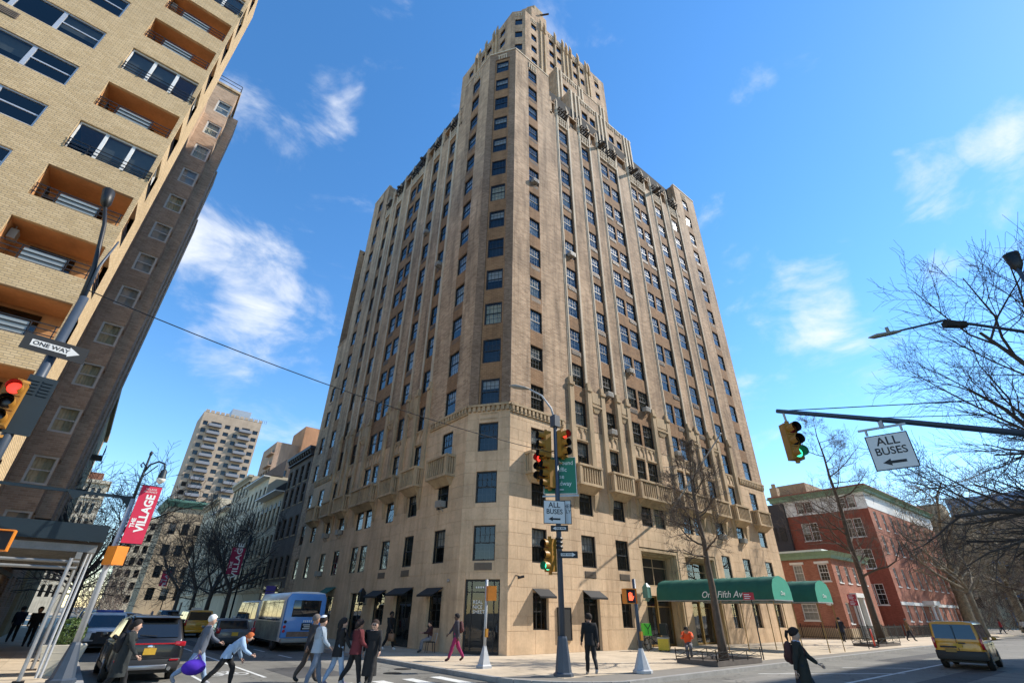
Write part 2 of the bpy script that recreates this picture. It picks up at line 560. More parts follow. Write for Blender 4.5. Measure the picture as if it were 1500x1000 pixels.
M_STONE = stone_mat('limestone', (0.61, 0.435, 0.272), (0.29, 0.165, 0.085), 0.18, 0.6)
M_STONE2 = stone_mat('limestone_trim', (0.46, 0.335, 0.20), (0.17, 0.105, 0.06), 0.22, 0.85)
M_RIB = stone_mat('pale_rib_stone', (0.56, 0.455, 0.33), (0.34, 0.25, 0.16), 0.14, 0.5)
M_BRICK = brick_mat('tan_brick', (0.57, 0.38, 0.235), (0.36, 0.225, 0.13), (0.50, 0.40, 0.29), bw=0.42, bh=0.14, msize=0.016, var=0.26, stain=0.66, bump=0.3)
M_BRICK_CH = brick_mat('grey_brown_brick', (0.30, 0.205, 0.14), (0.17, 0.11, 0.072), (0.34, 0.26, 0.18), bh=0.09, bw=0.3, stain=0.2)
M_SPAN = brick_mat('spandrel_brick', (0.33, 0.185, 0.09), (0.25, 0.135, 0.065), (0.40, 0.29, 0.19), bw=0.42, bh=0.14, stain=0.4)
M_DARK = pm('dark_frame_metal', (0.012, 0.011, 0.010), 0.5, 0.1)
M_BLACK = pm('black_fabric', (0.012, 0.012, 0.012), 0.7, 0.1)
M_GLASS = glass_mat('window_glass')
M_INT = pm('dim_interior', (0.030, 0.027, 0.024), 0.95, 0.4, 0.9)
M_BLIND = pm('pale_blind', (0.50, 0.47, 0.41), 0.9, 0.08, 4.0)
M_CURT = pm('yellowed_curtain', (0.62, 0.54, 0.34), 0.9, 0.15, 5.0)
M_ACGRILLE = pm('vent_grille_metal', (0.16, 0.12, 0.085), 0.6, 0.2)
M_AC = pm('air_conditioner_casing', (0.30, 0.275, 0.235), 0.55, 0.12)
M_WOOD = pm('dark_timber', (0.045, 0.030, 0.020), 0.8, 0.3, 8.0)
M_WHITE = pm('white_paint', (0.74, 0.73, 0.69), 0.6, 0.08)
M_STEEL = pm('galvanised_steel', (0.36, 0.37, 0.38), 0.45, 0.12, 5.0, metal=0.6)
M_POLE = pm('blue_grey_pole_paint', (0.045, 0.062, 0.088), 0.45, 0.15, 4.0)
M_CHROME = pm('chrome', (0.6, 0.6, 0.6), 0.12, 0.0, metal=1.0)
M_GREEN = pm('green_awning_canvas', (0.010, 0.105, 0.072), 0.75, 0.12, 3.0)
M_MINT = pm('mint_canvas', (0.045, 0.36, 0.245), 0.75, 0.08, 3.0)
M_LETTER = pm('white_lettering', (0.80, 0.80, 0.76), 0.6, 0.0)
M_LETTERB = pm('black_lettering', (0.015, 0.015, 0.015), 0.6, 0.0)

# ------------------------------------------------------------ ground, road, pavements
mb = MB(); mb.quad((-900,-900,-0.17),(1200,-900,-0.17),(1200,1200,-0.17),(-900,1200,-0.17))
struct(mb.build('ground', pm('far_ground', (0.16,0.15,0.13), 0.95)))
mb = MB()
NX, NY = 36, 30
xs = [-90+490*i/NX for i in range(NX+1)]; ys = [-40+340*i/NY for i in range(NY+1)]
mb.add([(x,y,-0.135) for y in ys for x in xs], [(j*(NX+1)+i, j*(NX+1)+i+1, (j+1)*(NX+1)+i+1, (j+1)*(NX+1)+i) for j in range(NY) for i in range(NX)])
road = struct(mb.build('road', M_ASPH))
road_label = 'worn grey asphalt of the two crossing streets'
road['label'] = road_label
def kerb_y(x): return 11.9 + 0.030*(x-16)
def arc(cx, cy, r, a0, a1, n=8): return [(cx+r*math.cos(rad(a0+(a1-a0)*i/n)), cy+r*math.sin(rad(a0+(a1-a0)*i/n))) for i in range(n+1)]
def pavement(name, poly, edge, label):
    mb = MB(); mb.prism(poly, 'z', -0.16, -0.012)
    o = struct(mb.build(name, M_JOINT)); o['label'] = label
    k = MB()
    for a, b in zip(edge, edge[1:]):
        L = math.hypot(b[0]-a[0], b[1]-a[1]); n = max(1, int(L/2.0))
        for i in range(n):
            p = [a[j]+(b[j]-a[j])*i/n for j in (0,1)]; q = [a[j]+(b[j]-a[j])*(i+1)/n for j in (0,1)]
            e = 0.006/max(L/n, .01)
            p2 = [p[j]+(q[j]-p[j])*e for j in (0,1)]; q2 = [q[j]-(q[j]-p[j])*e for j in (0,1)]
            k.bar((p2[0],p2[1],-0.08), (q2[0],q2[1],-0.08), 0.2, 0.166)
    k.build('kerb', M_KERB, o)
    return o
e_t = [(11.65,230)] + [(11.65,17.2)] + arc(15.3,15.4,3.65,180,258,8)[1:] + [(18,kerb_y(18)),(84,kerb_y(84))]
side_t = pavement('sidewalk', [(p[0]+.0,p[1]) for p in e_t] + [(84,40),(30,230)], e_t, 'pale concrete sidewalk round the corner tower')
e_l = [(-70,11.6),(-3.2,11.6)] + arc(-3.0,15.6,4.0,270,360,8)[1:] + [(1.0,230)]
side_l = pavement('sidewalk', e_l + [(-70,230)], e_l, 'sidewalk under the scaffold at the left corner')
slab = MB(); slab.box(-0.745,0.745,-0.745,0.745,-0.011,0.0)
slab_me = slab.mesh('paving_slab', M_CONC)
def slabs(parent, x0, x1, y0, y1, ok):
    nx = int(round((x1-x0)/1.5)); ny = int(round((y1-y0)/1.5))
    for j in range(ny):
        for i in range(nx):
            x = x0+1.5*i+.75; y = y0+1.5*j+.75
            if ok(x, y): link('paving_slab', slab_me, parent, (x, y, random.uniform(-.0015,.0015)))
def in_tower_walk(x, y):
    if y < 17.6 and x < 15.3: return math.hypot(x-15.3, y-15.4) < 2.55 or (x > 12.5 and y > 15.4)
    return x > 12.5 and y > kerb_y(x)+0.86
slabs(side_t, 11.8, 52.3, 11.9, 22.4, in_tower_walk)
slabs(side_t, 11.8, 16.3, 22.4, 46.4, lambda x, y: True)
far = MB()
far.box(52.3, 83.8, 13.2, 40, -0.012, -0.001); far.box(11.8, 16.3, 46.4, 200, -0.012, -0.001)
o = far.build('paving_beyond', M_CONC, side_t)
slabs(side_l, -7.0, 0.5, 18.0, 34.5, lambda x, y: True)
far = MB(); far.box(-7.0, 0.9, 34.5, 200, -0.012, -0.001); far.box(-60,-7.0,12,60,-0.012,-0.001); far.box(-7,0.5,12.2,18,-0.012,-0.0015)
far.build('paving_beyond', M_CONC, side_l)
# square with park paving beyond the houses
park = MB(); park.box(92, 330, 15, 160, -0.16, 0.0)
po = struct(park.build('park_pavement', M_CONC)); po['label'] = 'pale paved edge of the park far down the avenue'
es = MB(); es.box(-80, 200, -22, -3.6, -0.16, 0.0)
eo = struct(es.build('sidewalk', M_CONC)); eo['label'] = 'near side sidewalk of the avenue'
# painted markings
zp = -0.131
cw = MB()
for i in range(9):
    x = 1.9+1.08*i
    cw.quad((x,13.4,zp),(x+0.42,13.4,zp),(x+0.42,17.2,zp),(x,17.2,zp))
struct(cw.build('crosswalk_marking', M_PAINT))
ln = MB()
ln.quad((5.85,20.0,zp),(5.97,20.0,zp),(5.97,48,zp),(5.85,48,zp))
ln.quad((4.0,20.0,zp),(4.1,20.0,zp),(4.1,23.5,zp),(4.0,23.5,zp))
struct(ln.build('bike_lane_line', M_PAINT))
for i in range(5):
    d = MB(); y = 27+4.5*i
    d.quad((8.9,y,zp),(9.02,y,zp),(9.02,y+2,zp),(8.9,y+2,zp))
    struct(d.build('lane_dash', M_PAINT))
l5 = MB()
def stripe(mb, a, b, w):
    a = Vector((a[0],a[1],0)); b = Vector((b[0],b[1],0)); s = (b-a).normalized().cross(Vector((0,0,1)))*w/2
    mb.quad(*[(p.x,p.y,zp) for p in (a-s,b-s,b+s,a+s)])
stripe(l5, (22.0,11.3), (27.5,7.9), 0.13); stripe(l5, (20.5,8.05), (35.0,8.25), 0.14); stripe(l5, (28.0,10.4), (31.2,8.1), 0.12)
struct(l5.build('lane_marking', M_PAINT))
# bicycle stencil in the bike lane
bk = MB()
def ringflat(mb, cx, cy, r, w, n=18, sx=0.55):
    vs=[];fs=[]
    for k in range(n):
        a=2*math.pi*k/n
        vs += [(cx+(r-w)*math.cos(a)*sx, cy+(r-w)*math.sin(a), zp),(cx+r*math.cos(a)*sx, cy+r*math.sin(a), zp)]
    for k in range(n):
        j=(k+1)%n; fs.append((2*k,2*k+1,2*j+1,2*j))
    mb.add(vs,fs)
ringflat(bk, 4.65, 21.6, 0.42, 0.1, sx=.8); ringflat(bk, 5.45, 21.6, 0.42, 0.1, sx=.8)
for a,b in [((4.65,21.6),(4.85,22.3)),((4.85,22.3),(5.3,22.3)),((5.3,22.3),(5.05,21.6)),((5.05,21.6),(4.85,22.3)),((5.45,21.6),(5.25,22.6)),((4.65,21.6),(5.05,21.6)),((5.1,22.6),(5.4,22.6)),((4.7,22.45),(4.95,22.45))]:
    stripe(bk,a,b,0.09)
struct(bk.build('bike_symbol_marking', M_PAINT))
for (x0,x1,y0,y1,mt) in ((6.6,8.6,19.2,22.8,M_PATCH),(9.4,11.3,22.5,27.5,M_PATCH2),(3.0,4.6,24.5,26.3,M_PATCH),(18.5,24.0,9.3,10.9,M_PATCH2),(23.0,33.0,5.6,6.7,M_PATCH),(12.6,15.4,6.0,9.2,M_PATCH2),(6.6,7.5,29,44,M_PATCH),(34,46,9.8,11.0,M_PATCH)):
    q = MB(); q.quad((x0,y0,-.1335),(x1,y0,-.1335),(x1,y1,-.1335),(x0,y1,-.1335)); struct(q.build('road_patch', mt))
# manhole covers
for (x,y) in [(10.0,18.9),(11.0,20.0)]:
    c = MB(); c.lathe([(0.34,-0.134),(0.34,-0.128),(0.30,-0.126)], 20, (x,y,0)); struct(c.build('manhole_cover', M_DARK))

# ------------------------------------------------------------ corner apartment tower
TY, TX = 21.47, 15.84                      # avenue face plane, side street face plane
CR, CL = (17.42, TY), (TX, 23.78)          # chamfer corners
tower = thing('apartment_tower', 'tall tan brick and limestone stepped apartment tower on the corner', 'building', (30, 38, 0))
FR = frame((0,TY,0), (1,0,0), (0,-1,0))    # u = x
FL = frame((TX,0,0), (0,1,0), (-1,0,0))    # u = y
_cd = Vector((CR[0]-CL[0], CR[1]-CL[1], 0)); CW = _cd.length; _cd.normalize()
_cn = Vector((_cd.y, -_cd.x, 0))
if _cn.y > 0: _cn = -_cn
FC = frame((CL[0],CL[1],0), _cd, _cn)      # u = 0..CW
RZ = {'R': math.pi, 'L': math.pi/2, 'C': math.atan2(-_cn.x, _cn.y)}
def fp(F, u, w, z): return F @ Vector((u, w, z))
def sill(k): return 4.25+3.012*(k-2)
WH = 1.80
Z_BASE, Z_SH, Z_TOP = 13.12, 46.6, 52.75
bays = {'R': dict(F=FR, u0=CR[0], u1=50.3, A=(19.72,1.16), strips=[(23.02,24.72,[23.85]),(26.38,28.05,[27.1]),(29.40,32.62,[30.25,31.80]),(34.72,37.85,[35.45,37.0]),(39.25,41.26,[40.25]),(42.68,44.74,[43.65])], ends=[47.65], corner=22.1, wing=45.4),
        'L': dict(F=FL, u0=CL[1], u1=51.3, A=(26.05,1.30), strips=[(29.05,30.62,[29.8]),(32.25,33.95,[33.1]),(35.75,39.25,[36.72,38.30]),(41.1,42.85,[42.0]),(44.2,45.8,[45.0])], ends=[48.75], corner=28.35, wing=46.7)}
win_jobs = []     # (face, u, z, w, h, depth plane w, style)
def style():
    r = random.random()
    return 'blind' if r < 0.30 else ('half' if r < 0.58 else 'dark')
lime_holes = {'R': [], 'L': [], 'C': []}
for side, B in bays.items():
    F = B['F']; u0, u1 = B['u0'], B['u1']
    allcols = [(B['A'][0], B['A'][1])] + [(c, 1.27) for s in B['strips'] for c in s[2]] + [(c, 1.3) for c in B['ends']]
    holes = []
    for (c, w) in allcols:
        for k in (2, 3, 4):
            if side == 'R' and k == 2 and 29 < c < 38: continue
            h = (c-w/2, c+w/2, sill(k), sill(k)+WH)
            holes.append(h); win_jobs.append((side, c, sill(k), w, WH, -0.14, style()))
    if side == 'R':
        ground = [(19.18,20.32,1.05,2.80),(23.12,24.50,0.0,3.0),(26.52,27.64,1.1,2.93),(39.7,40.9,1.0,2.7),(43.1,44.3,1.0,2.7),(46.9,48.2,1.0,2.75),
                  (28.95,33.45,0.0,5.85),(34.2,38.6,0.0,5.85)]
    else:
        ground = [(25.3,26.8,1.05,2.82),(28.55,30.9,0.0,3.0),(32.15,33.95,1.05,2.86),(35.4,37.9,0.0,2.9),(41.0,42.6,1.0,2.8),(45.0,46.4,1.0,2.8),(48.2,49.6,1.0,2.8)]
    holes += ground
    lime_holes[side] = holes
    wl = MB(F); wall(wl, u0, u1, 0.0, Z_BASE, holes, -0.022, 0.28)
    wl.build('base_wall', M_STONE, tower)
    # shaft: brick sheet with recessed window strips
    strips = [(s[0]+.15, s[1]-.15, Z_BASE+.02, 46.55) for s in B['strips']]
    hs = list(strips)
    for (c, w) in [B['A']] + [(c, 1.3) for c in B['ends']]:
        for k in range(5, 18):
            hs.append((c-w/2, c+w/2, sill(k), sill(k)+WH)); win_jobs.append((side, c, sill(k), w, WH, -0.13, style()))
    top_holes = []
    wl = MB(F)
    wall(wl, u0, B['corner'], Z_BASE, Z_TOP, [h for h in hs if h[1] < B['corner']], 0.0, 0.26)
    wall(wl, B['wing'], u1, Z_BASE, Z_TOP, [h for h in hs if h[0] > B['wing']], 0.0, 0.26)
    mid = [h for h in hs if B['corner'] < h[0] < B['wing']]
    pier_slots = []
    wall(wl, B['corner'], B['wing'], Z_BASE, Z_SH, mid, 0.0, 0.06)
    wl.build('brick_wall', M_BRICK, tower)
    sp = MB(F)
    for s in B['strips']:
        hh = []
        for c in s[2]:
            for k in range(5, 16):
                if k == 15: continue
                w = 1.30 if len(s[2]) > 1 or (s[1]-s[0]) > 1.9 else min(1.32, s[1]-s[0]-.34)
                hh.append((c-w/2, c+w/2, sill(k), sill(k)+WH)); win_jobs.append((side, c, sill(k), w, WH, -0.15, style()))
            k = 15
            w = hh[-1][1]-hh[-1][0]
            hh.append((c-w/2, c+w/2, sill(k)-.02, sill(k)+1.72)); win_jobs.append((side, c, sill(k)-.02, w, 1.74, -0.15, style()))
        a, b = s[0]+.15, s[1]-.15
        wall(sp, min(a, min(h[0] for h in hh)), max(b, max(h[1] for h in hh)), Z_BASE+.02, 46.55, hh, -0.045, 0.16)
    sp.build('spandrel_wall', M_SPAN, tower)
    for (c, w) in [B['A']] + [(c, 1.3) for c in B['ends']]:
        for k in range(5, 17):
            q = MB(F); q.box(c-w/2, c+w/2, -.01, .006, sill(k)+WH, sill(k+1)); q.build('spandrel_panel', M_SPAN, tower)
    # pale vertical ribs either side of each strip, every one a piece of its own
    for s in B['strips']:
        for e, sg in ((s[0], 1), (s[1], -1)):
            r1 = MB(F); a = e+sg*0.0
            r1.box(min(a,a+sg*.14), max(a,a+sg*.14), 0.0, 0.075, 16.7, 49.3)
            r1.box(min(a-sg*.12,a+sg*.0), max(a-sg*.12,a), 0.0, 0.035, 16.7, 48.4)
            r1.add([(a-sg*.02,-.25,49.3),(a+sg*.19,-.25,49.3),(a+sg*.19,.09,49.3),(a-sg*.02,.09,49.3),(a+sg*.085,-.05,50.1)],[(0,1,4),(1,2,4),(2,3,4),(3,0,4)])
            r1.build('vertical_rib', M_RIB, tower)
            # limestone pilaster with a stepped cap below
            p = MB(F); q0, q1 = sorted((e-sg*.30, e+sg*.12))
            p.box(q0, q1, -0.02, 0.17, 8.6, 16.1); p.box(q0-.04, q1+.04, -0.02, 0.25, 16.1, 16.35); p.box(q0+.04, q1-.04, -0.02, 0.16, 16.35, 16.75)
            p.frustum(q0,q1,-.02,.17,8.6, q0+.05,q1-.05,-.02,.02,7.6)
            p.build('pilaster', M_STONE2, tower)
        # small twin-arch panel between the fourth and fifth floor
        for c in s[2]:
            pn = MB(F)
            w = .62; z0, z1 = 12.25, 13.10
            for x in (-w, -0.045, w-.09): pn.box(c+x, c+x+.09, -.1, 0.05, z0, z1)
            pn.box(c-w, c+w, -.1, .07, z1, z1+.1); pn.box(c-w, c+w, -.1, .07, z0-.1, z0)
            for x0, x1 in ((-w+.09,-.045),(.045,w-.09)):
                xm = (x0+x1)/2
                for ee in (x0, x1):
                    pn.prism([(c+ee, z1), (c+ee, z1-.45), (c+ee+(xm-ee)*.35, z1-.22), (c+xm, z1-.02), (c+xm, z1)], 'y', -.06, .04)
            pn.build('arch_panel', M_STONE2, tower)
            # crenel ornament above the top window
            pn = MB(F); z0, z1 = 46.66, 47.55
            for x in (-.62,-.30,-.04,.22,.53): pn.box(c+x, c+x+.09, -.10, 0.06, z0-.8, z1-.62)
            pn.box(c-.62, c+.62, -.10, 0.08, z1-.62, z1-.5); pn.box(c-.66, c+.66, -.1, .10, z0-.92, z0-.8)
            pn.build('parapet_ornament', M_RIB, tower)
    # panel and bracket on the middle of each pier at cap level
    edges = [s for s in B['strips']]
    for s, t in zip(edges, edges[1:]):
        m = (s[1]+t[0])/2; hw = max(.16,(t[0]-s[1])/2-.34)
        p = MB(F); p.box(m-hw, m+hw, 0, .10, 15.2, 16.2); p.box(m-hw+.06, m+hw-.06, .1, .13, 15.3, 16.1)
        p.frustum(m-hw,m+hw,0,.14,15.0, m-hw*.4,m+hw*.4,0,.05,14.6); p.box(m-hw-.05,m+hw+.05,0,.18,15.0,15.12)
        p.build('pier_panel', M_STONE2, tower)
    # terrace parapet: piers standing free above the shaft, coping
    for s, t in zip([(B['corner'],B['corner'],[])]+edges, edges+[(B['wing'],B['wing'],[])]):
        a, b = s[1], t[0]
        if b-a < 0.25: continue
        p = MB(F)
        p.box(a, a+.28, -.45, -.002, Z_SH, 48.6); p.box(b-.28, b, -.45, -.002, Z_SH, 48.6); p.box(a, b, -.45, -.002, Z_SH, 46.95)
        p.box(a, b, -.47, .02, 48.6, 48.78); p.box(a+.02, a+.26, -.4, -.004, 48.78, 49.5); p.box(b-.26, b-.02, -.4, -.004, 48.78, 49.5)
        p.build('parapet_pier', M_BRICK, tower)
    cp = MB(F)
    for s in B['strips']: cp.box(s[0], s[1], -.35, .03, Z_SH-.04, Z_SH+.06)
    cp.box(u0, B['corner'], -.35, .05, Z_TOP, Z_TOP+.18); cp.box(B['wing'], u1, -.35, .05, Z_TOP, Z_TOP+.18)
    cp.build('coping', M_RIB, tower)
    # crenel ornaments on corner bay and wing top
    for c in [B['A'][0]]+B['ends']:
        pn = MB(F)
        for x in (-.5,-.2,.1,.4): pn.box(c+x, c+x+.1, 0, .06, 51.45, 52.2)
        pn.box(c-.5, c+.5, 0, .08, 52.2, 52.32)
        pn.build('parapet_ornament', M_RIB, tower)
    # timber pergola brackets over the terrace
    for s in B['strips']:
        for seg in ([(s[0],s[1])] if s[1]-s[0] < 2.4 else [(s[0],(s[0]+s[1])/2-.1),((s[0]+s[1])/2+.1,s[1])]):
            p = MB(F); n = 5
            for i in range(n):
                x = seg[0]+.2+(seg[1]-seg[0]-.4)*i/(n-1)
                p.box(x-.04, x+.04, -1.6, .28 if side == 'L' else .45, 48.05, 48.2)
            for w in (-1.4,-.3,.2): p.box(seg[0]+.05, seg[1]-.05, w-.05, w+.05, 47.93, 48.05)
            for x in (seg[0]+.3, seg[1]-.3): p.bar((x,.02,47.0),(x,.4,47.95),.08); p.box(x-.06,x+.06,-1.4,-1.28,Z_SH-1.2,47.95)
            p.build('pergola', M_WOOD, tower)
    # dentil cornice above the limestone base, on corner bay and wing only
    for a, b in ((u0, B['corner']), (B['wing'], u1)):
        d = MB(F); d.box(a, b, -.05, .16, Z_BASE, Z_BASE+.14); d.box(a, b, -.05, .08, Z_BASE-.42, Z_BASE-.3)
        n = int((b-a)/.32)
        for i in range(n): x = a+.16+(b-a-.32)*i/(n-1); d.box(x-.08, x+.08, 0.0, .14, Z_BASE-.30, Z_BASE-.002)
        d.build('cornice', M_STONE2, tower)
# side of the long low block on the side street beyond the shaft
lowF = FL
hl = []
for c in (51.85,):
    for k in range(2, 10):
        hl.append((c-.6, c+.6, sill(k), sill(k)+WH)); win_jobs.append(('L', c, sill(k), 1.2, WH, -.13, style()))
wl = MB(lowF); wall(wl, 51.3, 53.8, 0, 30.2, hl, 0.0, .25); wl.box(51.3,53.9,-.3,.05,30.2,30.4); wl.build('brick_wall', M_BRICK, tower)

# chamfered corner
hc = [(CW/2-.98, CW/2+.98, 0.0, 3.35)]
for k in range(2, 18):
    w = 1.28; z = sill(k); h = WH
    hc.append((CW/2-w/2, CW/2+w/2, z, z+h)); win_jobs.append(('C', CW/2, z, w, h, -.16, 'half' if k > 4 and k % 3 else 'dark'))
lime_holes['C'] = hc
wl = MB(FC); wall(wl, 0, CW, 0, Z_BASE, [h for h in hc if h[3] < Z_BASE], -0.022, .2); wl.build('base_wall', M_STONE, tower)
wl = MB(FC)
ctr = (CW/2-.78, CW/2+.78, Z_BASE+.02, 51.6)
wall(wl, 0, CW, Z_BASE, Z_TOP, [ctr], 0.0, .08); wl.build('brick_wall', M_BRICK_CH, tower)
wl = MB(FC); wall(wl, ctr[0], ctr[1], ctr[2], ctr[3], [h for h in hc if h[2] > Z_BASE], -.07, .14); wl.build('spandrel_wall', M_SPAN, tower)
cp = MB(FC); cp.box(-.02, CW+.02, -.3, .06, Z_TOP, Z_TOP+.18); cp.build('coping', M_RIB, tower)
cp = MB(FC); cp.box(0,CW,-.05,.17,Z_BASE,Z_BASE+.14)
for i in range(9): x=.14+(CW-.28)*i/8; cp.box(x-.09,x+.09,0,.13,Z_BASE-.3,Z_BASE-.002)
cp.build('cornice', M_STONE2, tower); cp = MB(FC)
for x in (-.42,-.14,.10,.34): cp.box(CW/2+x,CW/2+x+.1,0,.05,51.65,52.2)
cp.box(CW/2-.5,CW/2+.5,0,.06,52.2,52.34); cp.build('parapet_ornament', M_RIB, tower); cp = MB(FC)
cp.box(CW/2-.55,CW/2+.55,-.03,.03,12.28,12.36); cp.box(CW/2-.55,CW/2+.55,-.03,.03,12.62,12.7)
cp.build('wall_panel', M_STONE2, tower)

# coursed limestone facing: every block near the corner is a piece of its own
blocks = []
for side, F, a, b in (('R',FR,CR[0],50.3),('L',FL,CL[1],51.3),('C',FC,0,CW)):
    for r in cut_cells(a, b, 0.0, 1.02, lime_holes[side], 1.9, 1.02, .016): blocks.append((side,F,r))
    for r in cut_cells(a, b, 1.02, Z_BASE-.45, lime_holes[side], 1.35, .665, .014): blocks.append((side,F,r))
def bdist(b): c = fp(b[1], (b[2][0]+b[2][1])/2, 0, (b[2][2]+b[2][3])/2); return (c-Vector((0,0,1.85))).length
blocks.sort(key=bdist)
for s_, F, r in blocks[:290]:
    k = MB(F); k.box(r[0], r[1], -.022, random.uniform(-.001,.001), r[2], r[3]); k.build('stone_block', M_STONE, tower)
k = MB()
for s_, F, r in blocks[290:]:
    k.M = F; k.box(r[0], r[1], -.022, random.uniform(-.0015,.0015), r[2], r[3])
k.build('stone_facing', M_STONE, tower, kind='stuff')

# upper tiers -------------------------------------------------------------
def tier(rf, lf, x1, y1, z0, z1, corner=None, base_x=None):
    pass
def block_walls(mb, poly, z0, z1):
    n = len(poly)
    for i in range(n):
        a, b = poly[i], poly[(i+1)%n]
        mb.quad((a[0],a[1],z0),(b[0],b[1],z0),(b[0],b[1],z1),(a[0],a[1],z1))
    mb.add([(p[0],p[1],z1) for p in poly], [tuple(range(n))])
FU = frame((0,25.47,0),(1,0,0),(0,-1,0)); FUL = frame((21.0,0,0),(0,1,0),(-1,0,0))
ZU = 73.5
ucols = [23.75, 27.08, 28.5, 31.75, 33.15, 36.5]
uh = []
for c in ucols:
    for z in (70.5, 67.8, 65.1, 62.4, 59.7, 57.0):
        if z < 58 and c > 27: continue
        if c > 35 and z < 62: continue
        if 26 < c < 35 and z < 62: continue
        uh.append((c-.48, c+.48, z, z+1.32)); win_jobs.append(('U', c, z, .96, 1.32, -.16, 'single'))
wl = MB(FU); wall(wl, 22.24, 38.3, 50, ZU, uh, 0, .2)
uhl = []
for c in (28.8, 31.9, 33.2, 36.3):
    for z in (70.5, 67.8, 65.1, 62.4):
        uhl.append((c-.55, c+.55, z, z+1.4)); win_jobs.append(('UL', c, z, 1.1, 1.4, -.16, 'single'))
wl.M = FUL; wall(wl, 26.75, 38.8, 50, ZU, uhl, 0, .2)
ucd = Vector((22.24-21.0, 25.47-26.75, 0)); UCW = ucd.length; ucd.normalize(); ucn = Vector((ucd.y,-ucd.x,0))
if ucn.y > 0: ucn = -ucn
FUC = frame((21.0,26.75,0), ucd, ucn)
RZ['U'] = math.pi; RZ['UL'] = math.pi/2; RZ['UC'] = math.atan2(-ucn.x, ucn.y)
wl.M = FUC
uc = [(UCW/2-.48, UCW/2+.48, z, z+1.4) for z in (70.0, 67.0, 64.0, 61.0, 58.0, 55.0)]
for h in uc: win_jobs.append(('UC', UCW/2, h[2], .96, 1.4, -.12, 'single'))
wall(wl, 0, UCW, 50, ZU, uc, 0, .15)
wl.M = None
wl.add([(22.24,25.47,ZU),(38.3,25.47,ZU),(38.3,38.8,ZU),(21,38.8,ZU),(21,26.75,ZU)],[(0,1,2,3,4)])
wl.quad((38.3,25.47,46),(38.3,38.8,46),(38.3,38.8,ZU),(38.3,25.47,ZU)); wl.quad((21,38.8,46),(38.3,38.8,46),(38.3,38.8,ZU),(21,38.8,ZU))
wl.build('upper_tier', M_BRICK, tower)
for F, us, top in ((FU, [25.0,25.75,27.75,29.3,30.1,30.9,32.45,34.2,34.8], 74.6), (FUL, [30.0,30.8,32.6,34.2,35.0], 74.6)):
    for u in us:
        p = MB(F); p.box(u-.13, u+.13, 0, .16, 56 if F is FU else 60, 71.4)
        p.prism([(0.0,71.3),(.30,71.7),(.30,73.6),(.05,74.9),(-.15,73.4),(-.15,71.3)], 'x', u-.10, u+.10)
        p.build('buttress_fin', M_STONE2 if F is FU else M_STONE2, tower)
for F, us in ((FU, ucols), (FUL, [28.8,31.9,33.2,36.3]), (FUC, [UCW/2])):
    for c in us:
        p = MB(F)
        for x in (-.42,-.14,.08,.32): p.box(c+x, c+x+.1, 0, .07, 72.15, 72.75)
        p.box(c-.46, c+.46, 0, .09, 72.75, 72.9)
        p.build('parapet_ornament', M_RIB, tower)
p = MB()
pen = [(24.0,28.2),(24.8,27.0),(27.8,27.0),(28.6,28.2),(28.6,31),(24.0,31)]
block_walls(p, pen, 73.4, 80.6); p.build('roof_penthouse', M_BRICK, tower)
p = MB(); block_walls(p, [(24.9,28.1),(25.6,27.2),(27.3,27.2),(28.0,28.1),(28.0,30.5),(24.9,30.5)], 80.6, 82.4); p.build('water_tank_house', M_STONE2, tower)
p = MB(); p.bar((26.6,27.1,80.6),(27.6,26.2,80.9),.22,.16); p.build('water_spout', M_WOOD, tower)
def setback(x0, x1, y, ztop, z0, cols, zsill, rows=1, ribs=()):
    F = frame((0,y,0),(1,0,0),(0,-1,0)); h = []
    for c in cols:
        for r in range(rows):
            zz = zsill-2.75*r; h.append((c-.5,c+.5,zz,zz+1.4)); win_jobs.append((('S',y), c, zz, 1.0, 1.4, -.16, 'single'))
    m = MB(F); wall(m, x0, x1, z0, ztop, h, 0, .2)
    m.M = None
    m.quad((x0,y,z0),(x0,y+6,z0),(x0,y+6,ztop),(x0,y,ztop)); m.quad((x1,y,z0),(x1,y+6,z0),(x1,y+6,ztop),(x1,y,ztop))
    m.quad((x0,y,ztop),(x1,y,ztop),(x1,y+6,ztop),(x0,y+6,ztop))
    m.build('setback_wall', M_BRICK, tower)
    for c in cols:
        p = MB(F)
        for x in (-.55,-.25,.05,.45): p.box(c+x, c+x+.1, 0, .08, ztop-.85, ztop-.2)
        p.box(c-.6, c+.6, 0, .1, ztop-.2, ztop-.05); p.build('parapet_ornament', M_RIB, tower)
    for u in ribs:
        p = MB(F); p.box(u-.11,u+.11,0,.12,z0,ztop+.2); p.build('vertical_rib', M_RIB, tower)
    p = MB(F); p.box(x0-.03,x1+.03,-.3,.06,ztop,ztop+.15); p.build('coping', M_RIB, tower)
setback(25.8, 35.2, 23.8, 61.75, 46, [27.55, 29.0], 58.3, 1, (26.1,26.7,30.0,30.6,34.2,34.8))
setback(26.55, 38.1, 22.5, 56.2, 46, [29.05,30.45,33.95,35.5], 52.85, 2, (26.8,27.5,28.1,31.4,32.1,32.8,36.6,37.2,37.8))
m = MB(); block_walls(m, [(17.3,39.0),(17.3,43.2),(30,43.2),(30,39.0)], 44, 53.6); m.build('setback_wall', M_BRICK, tower)
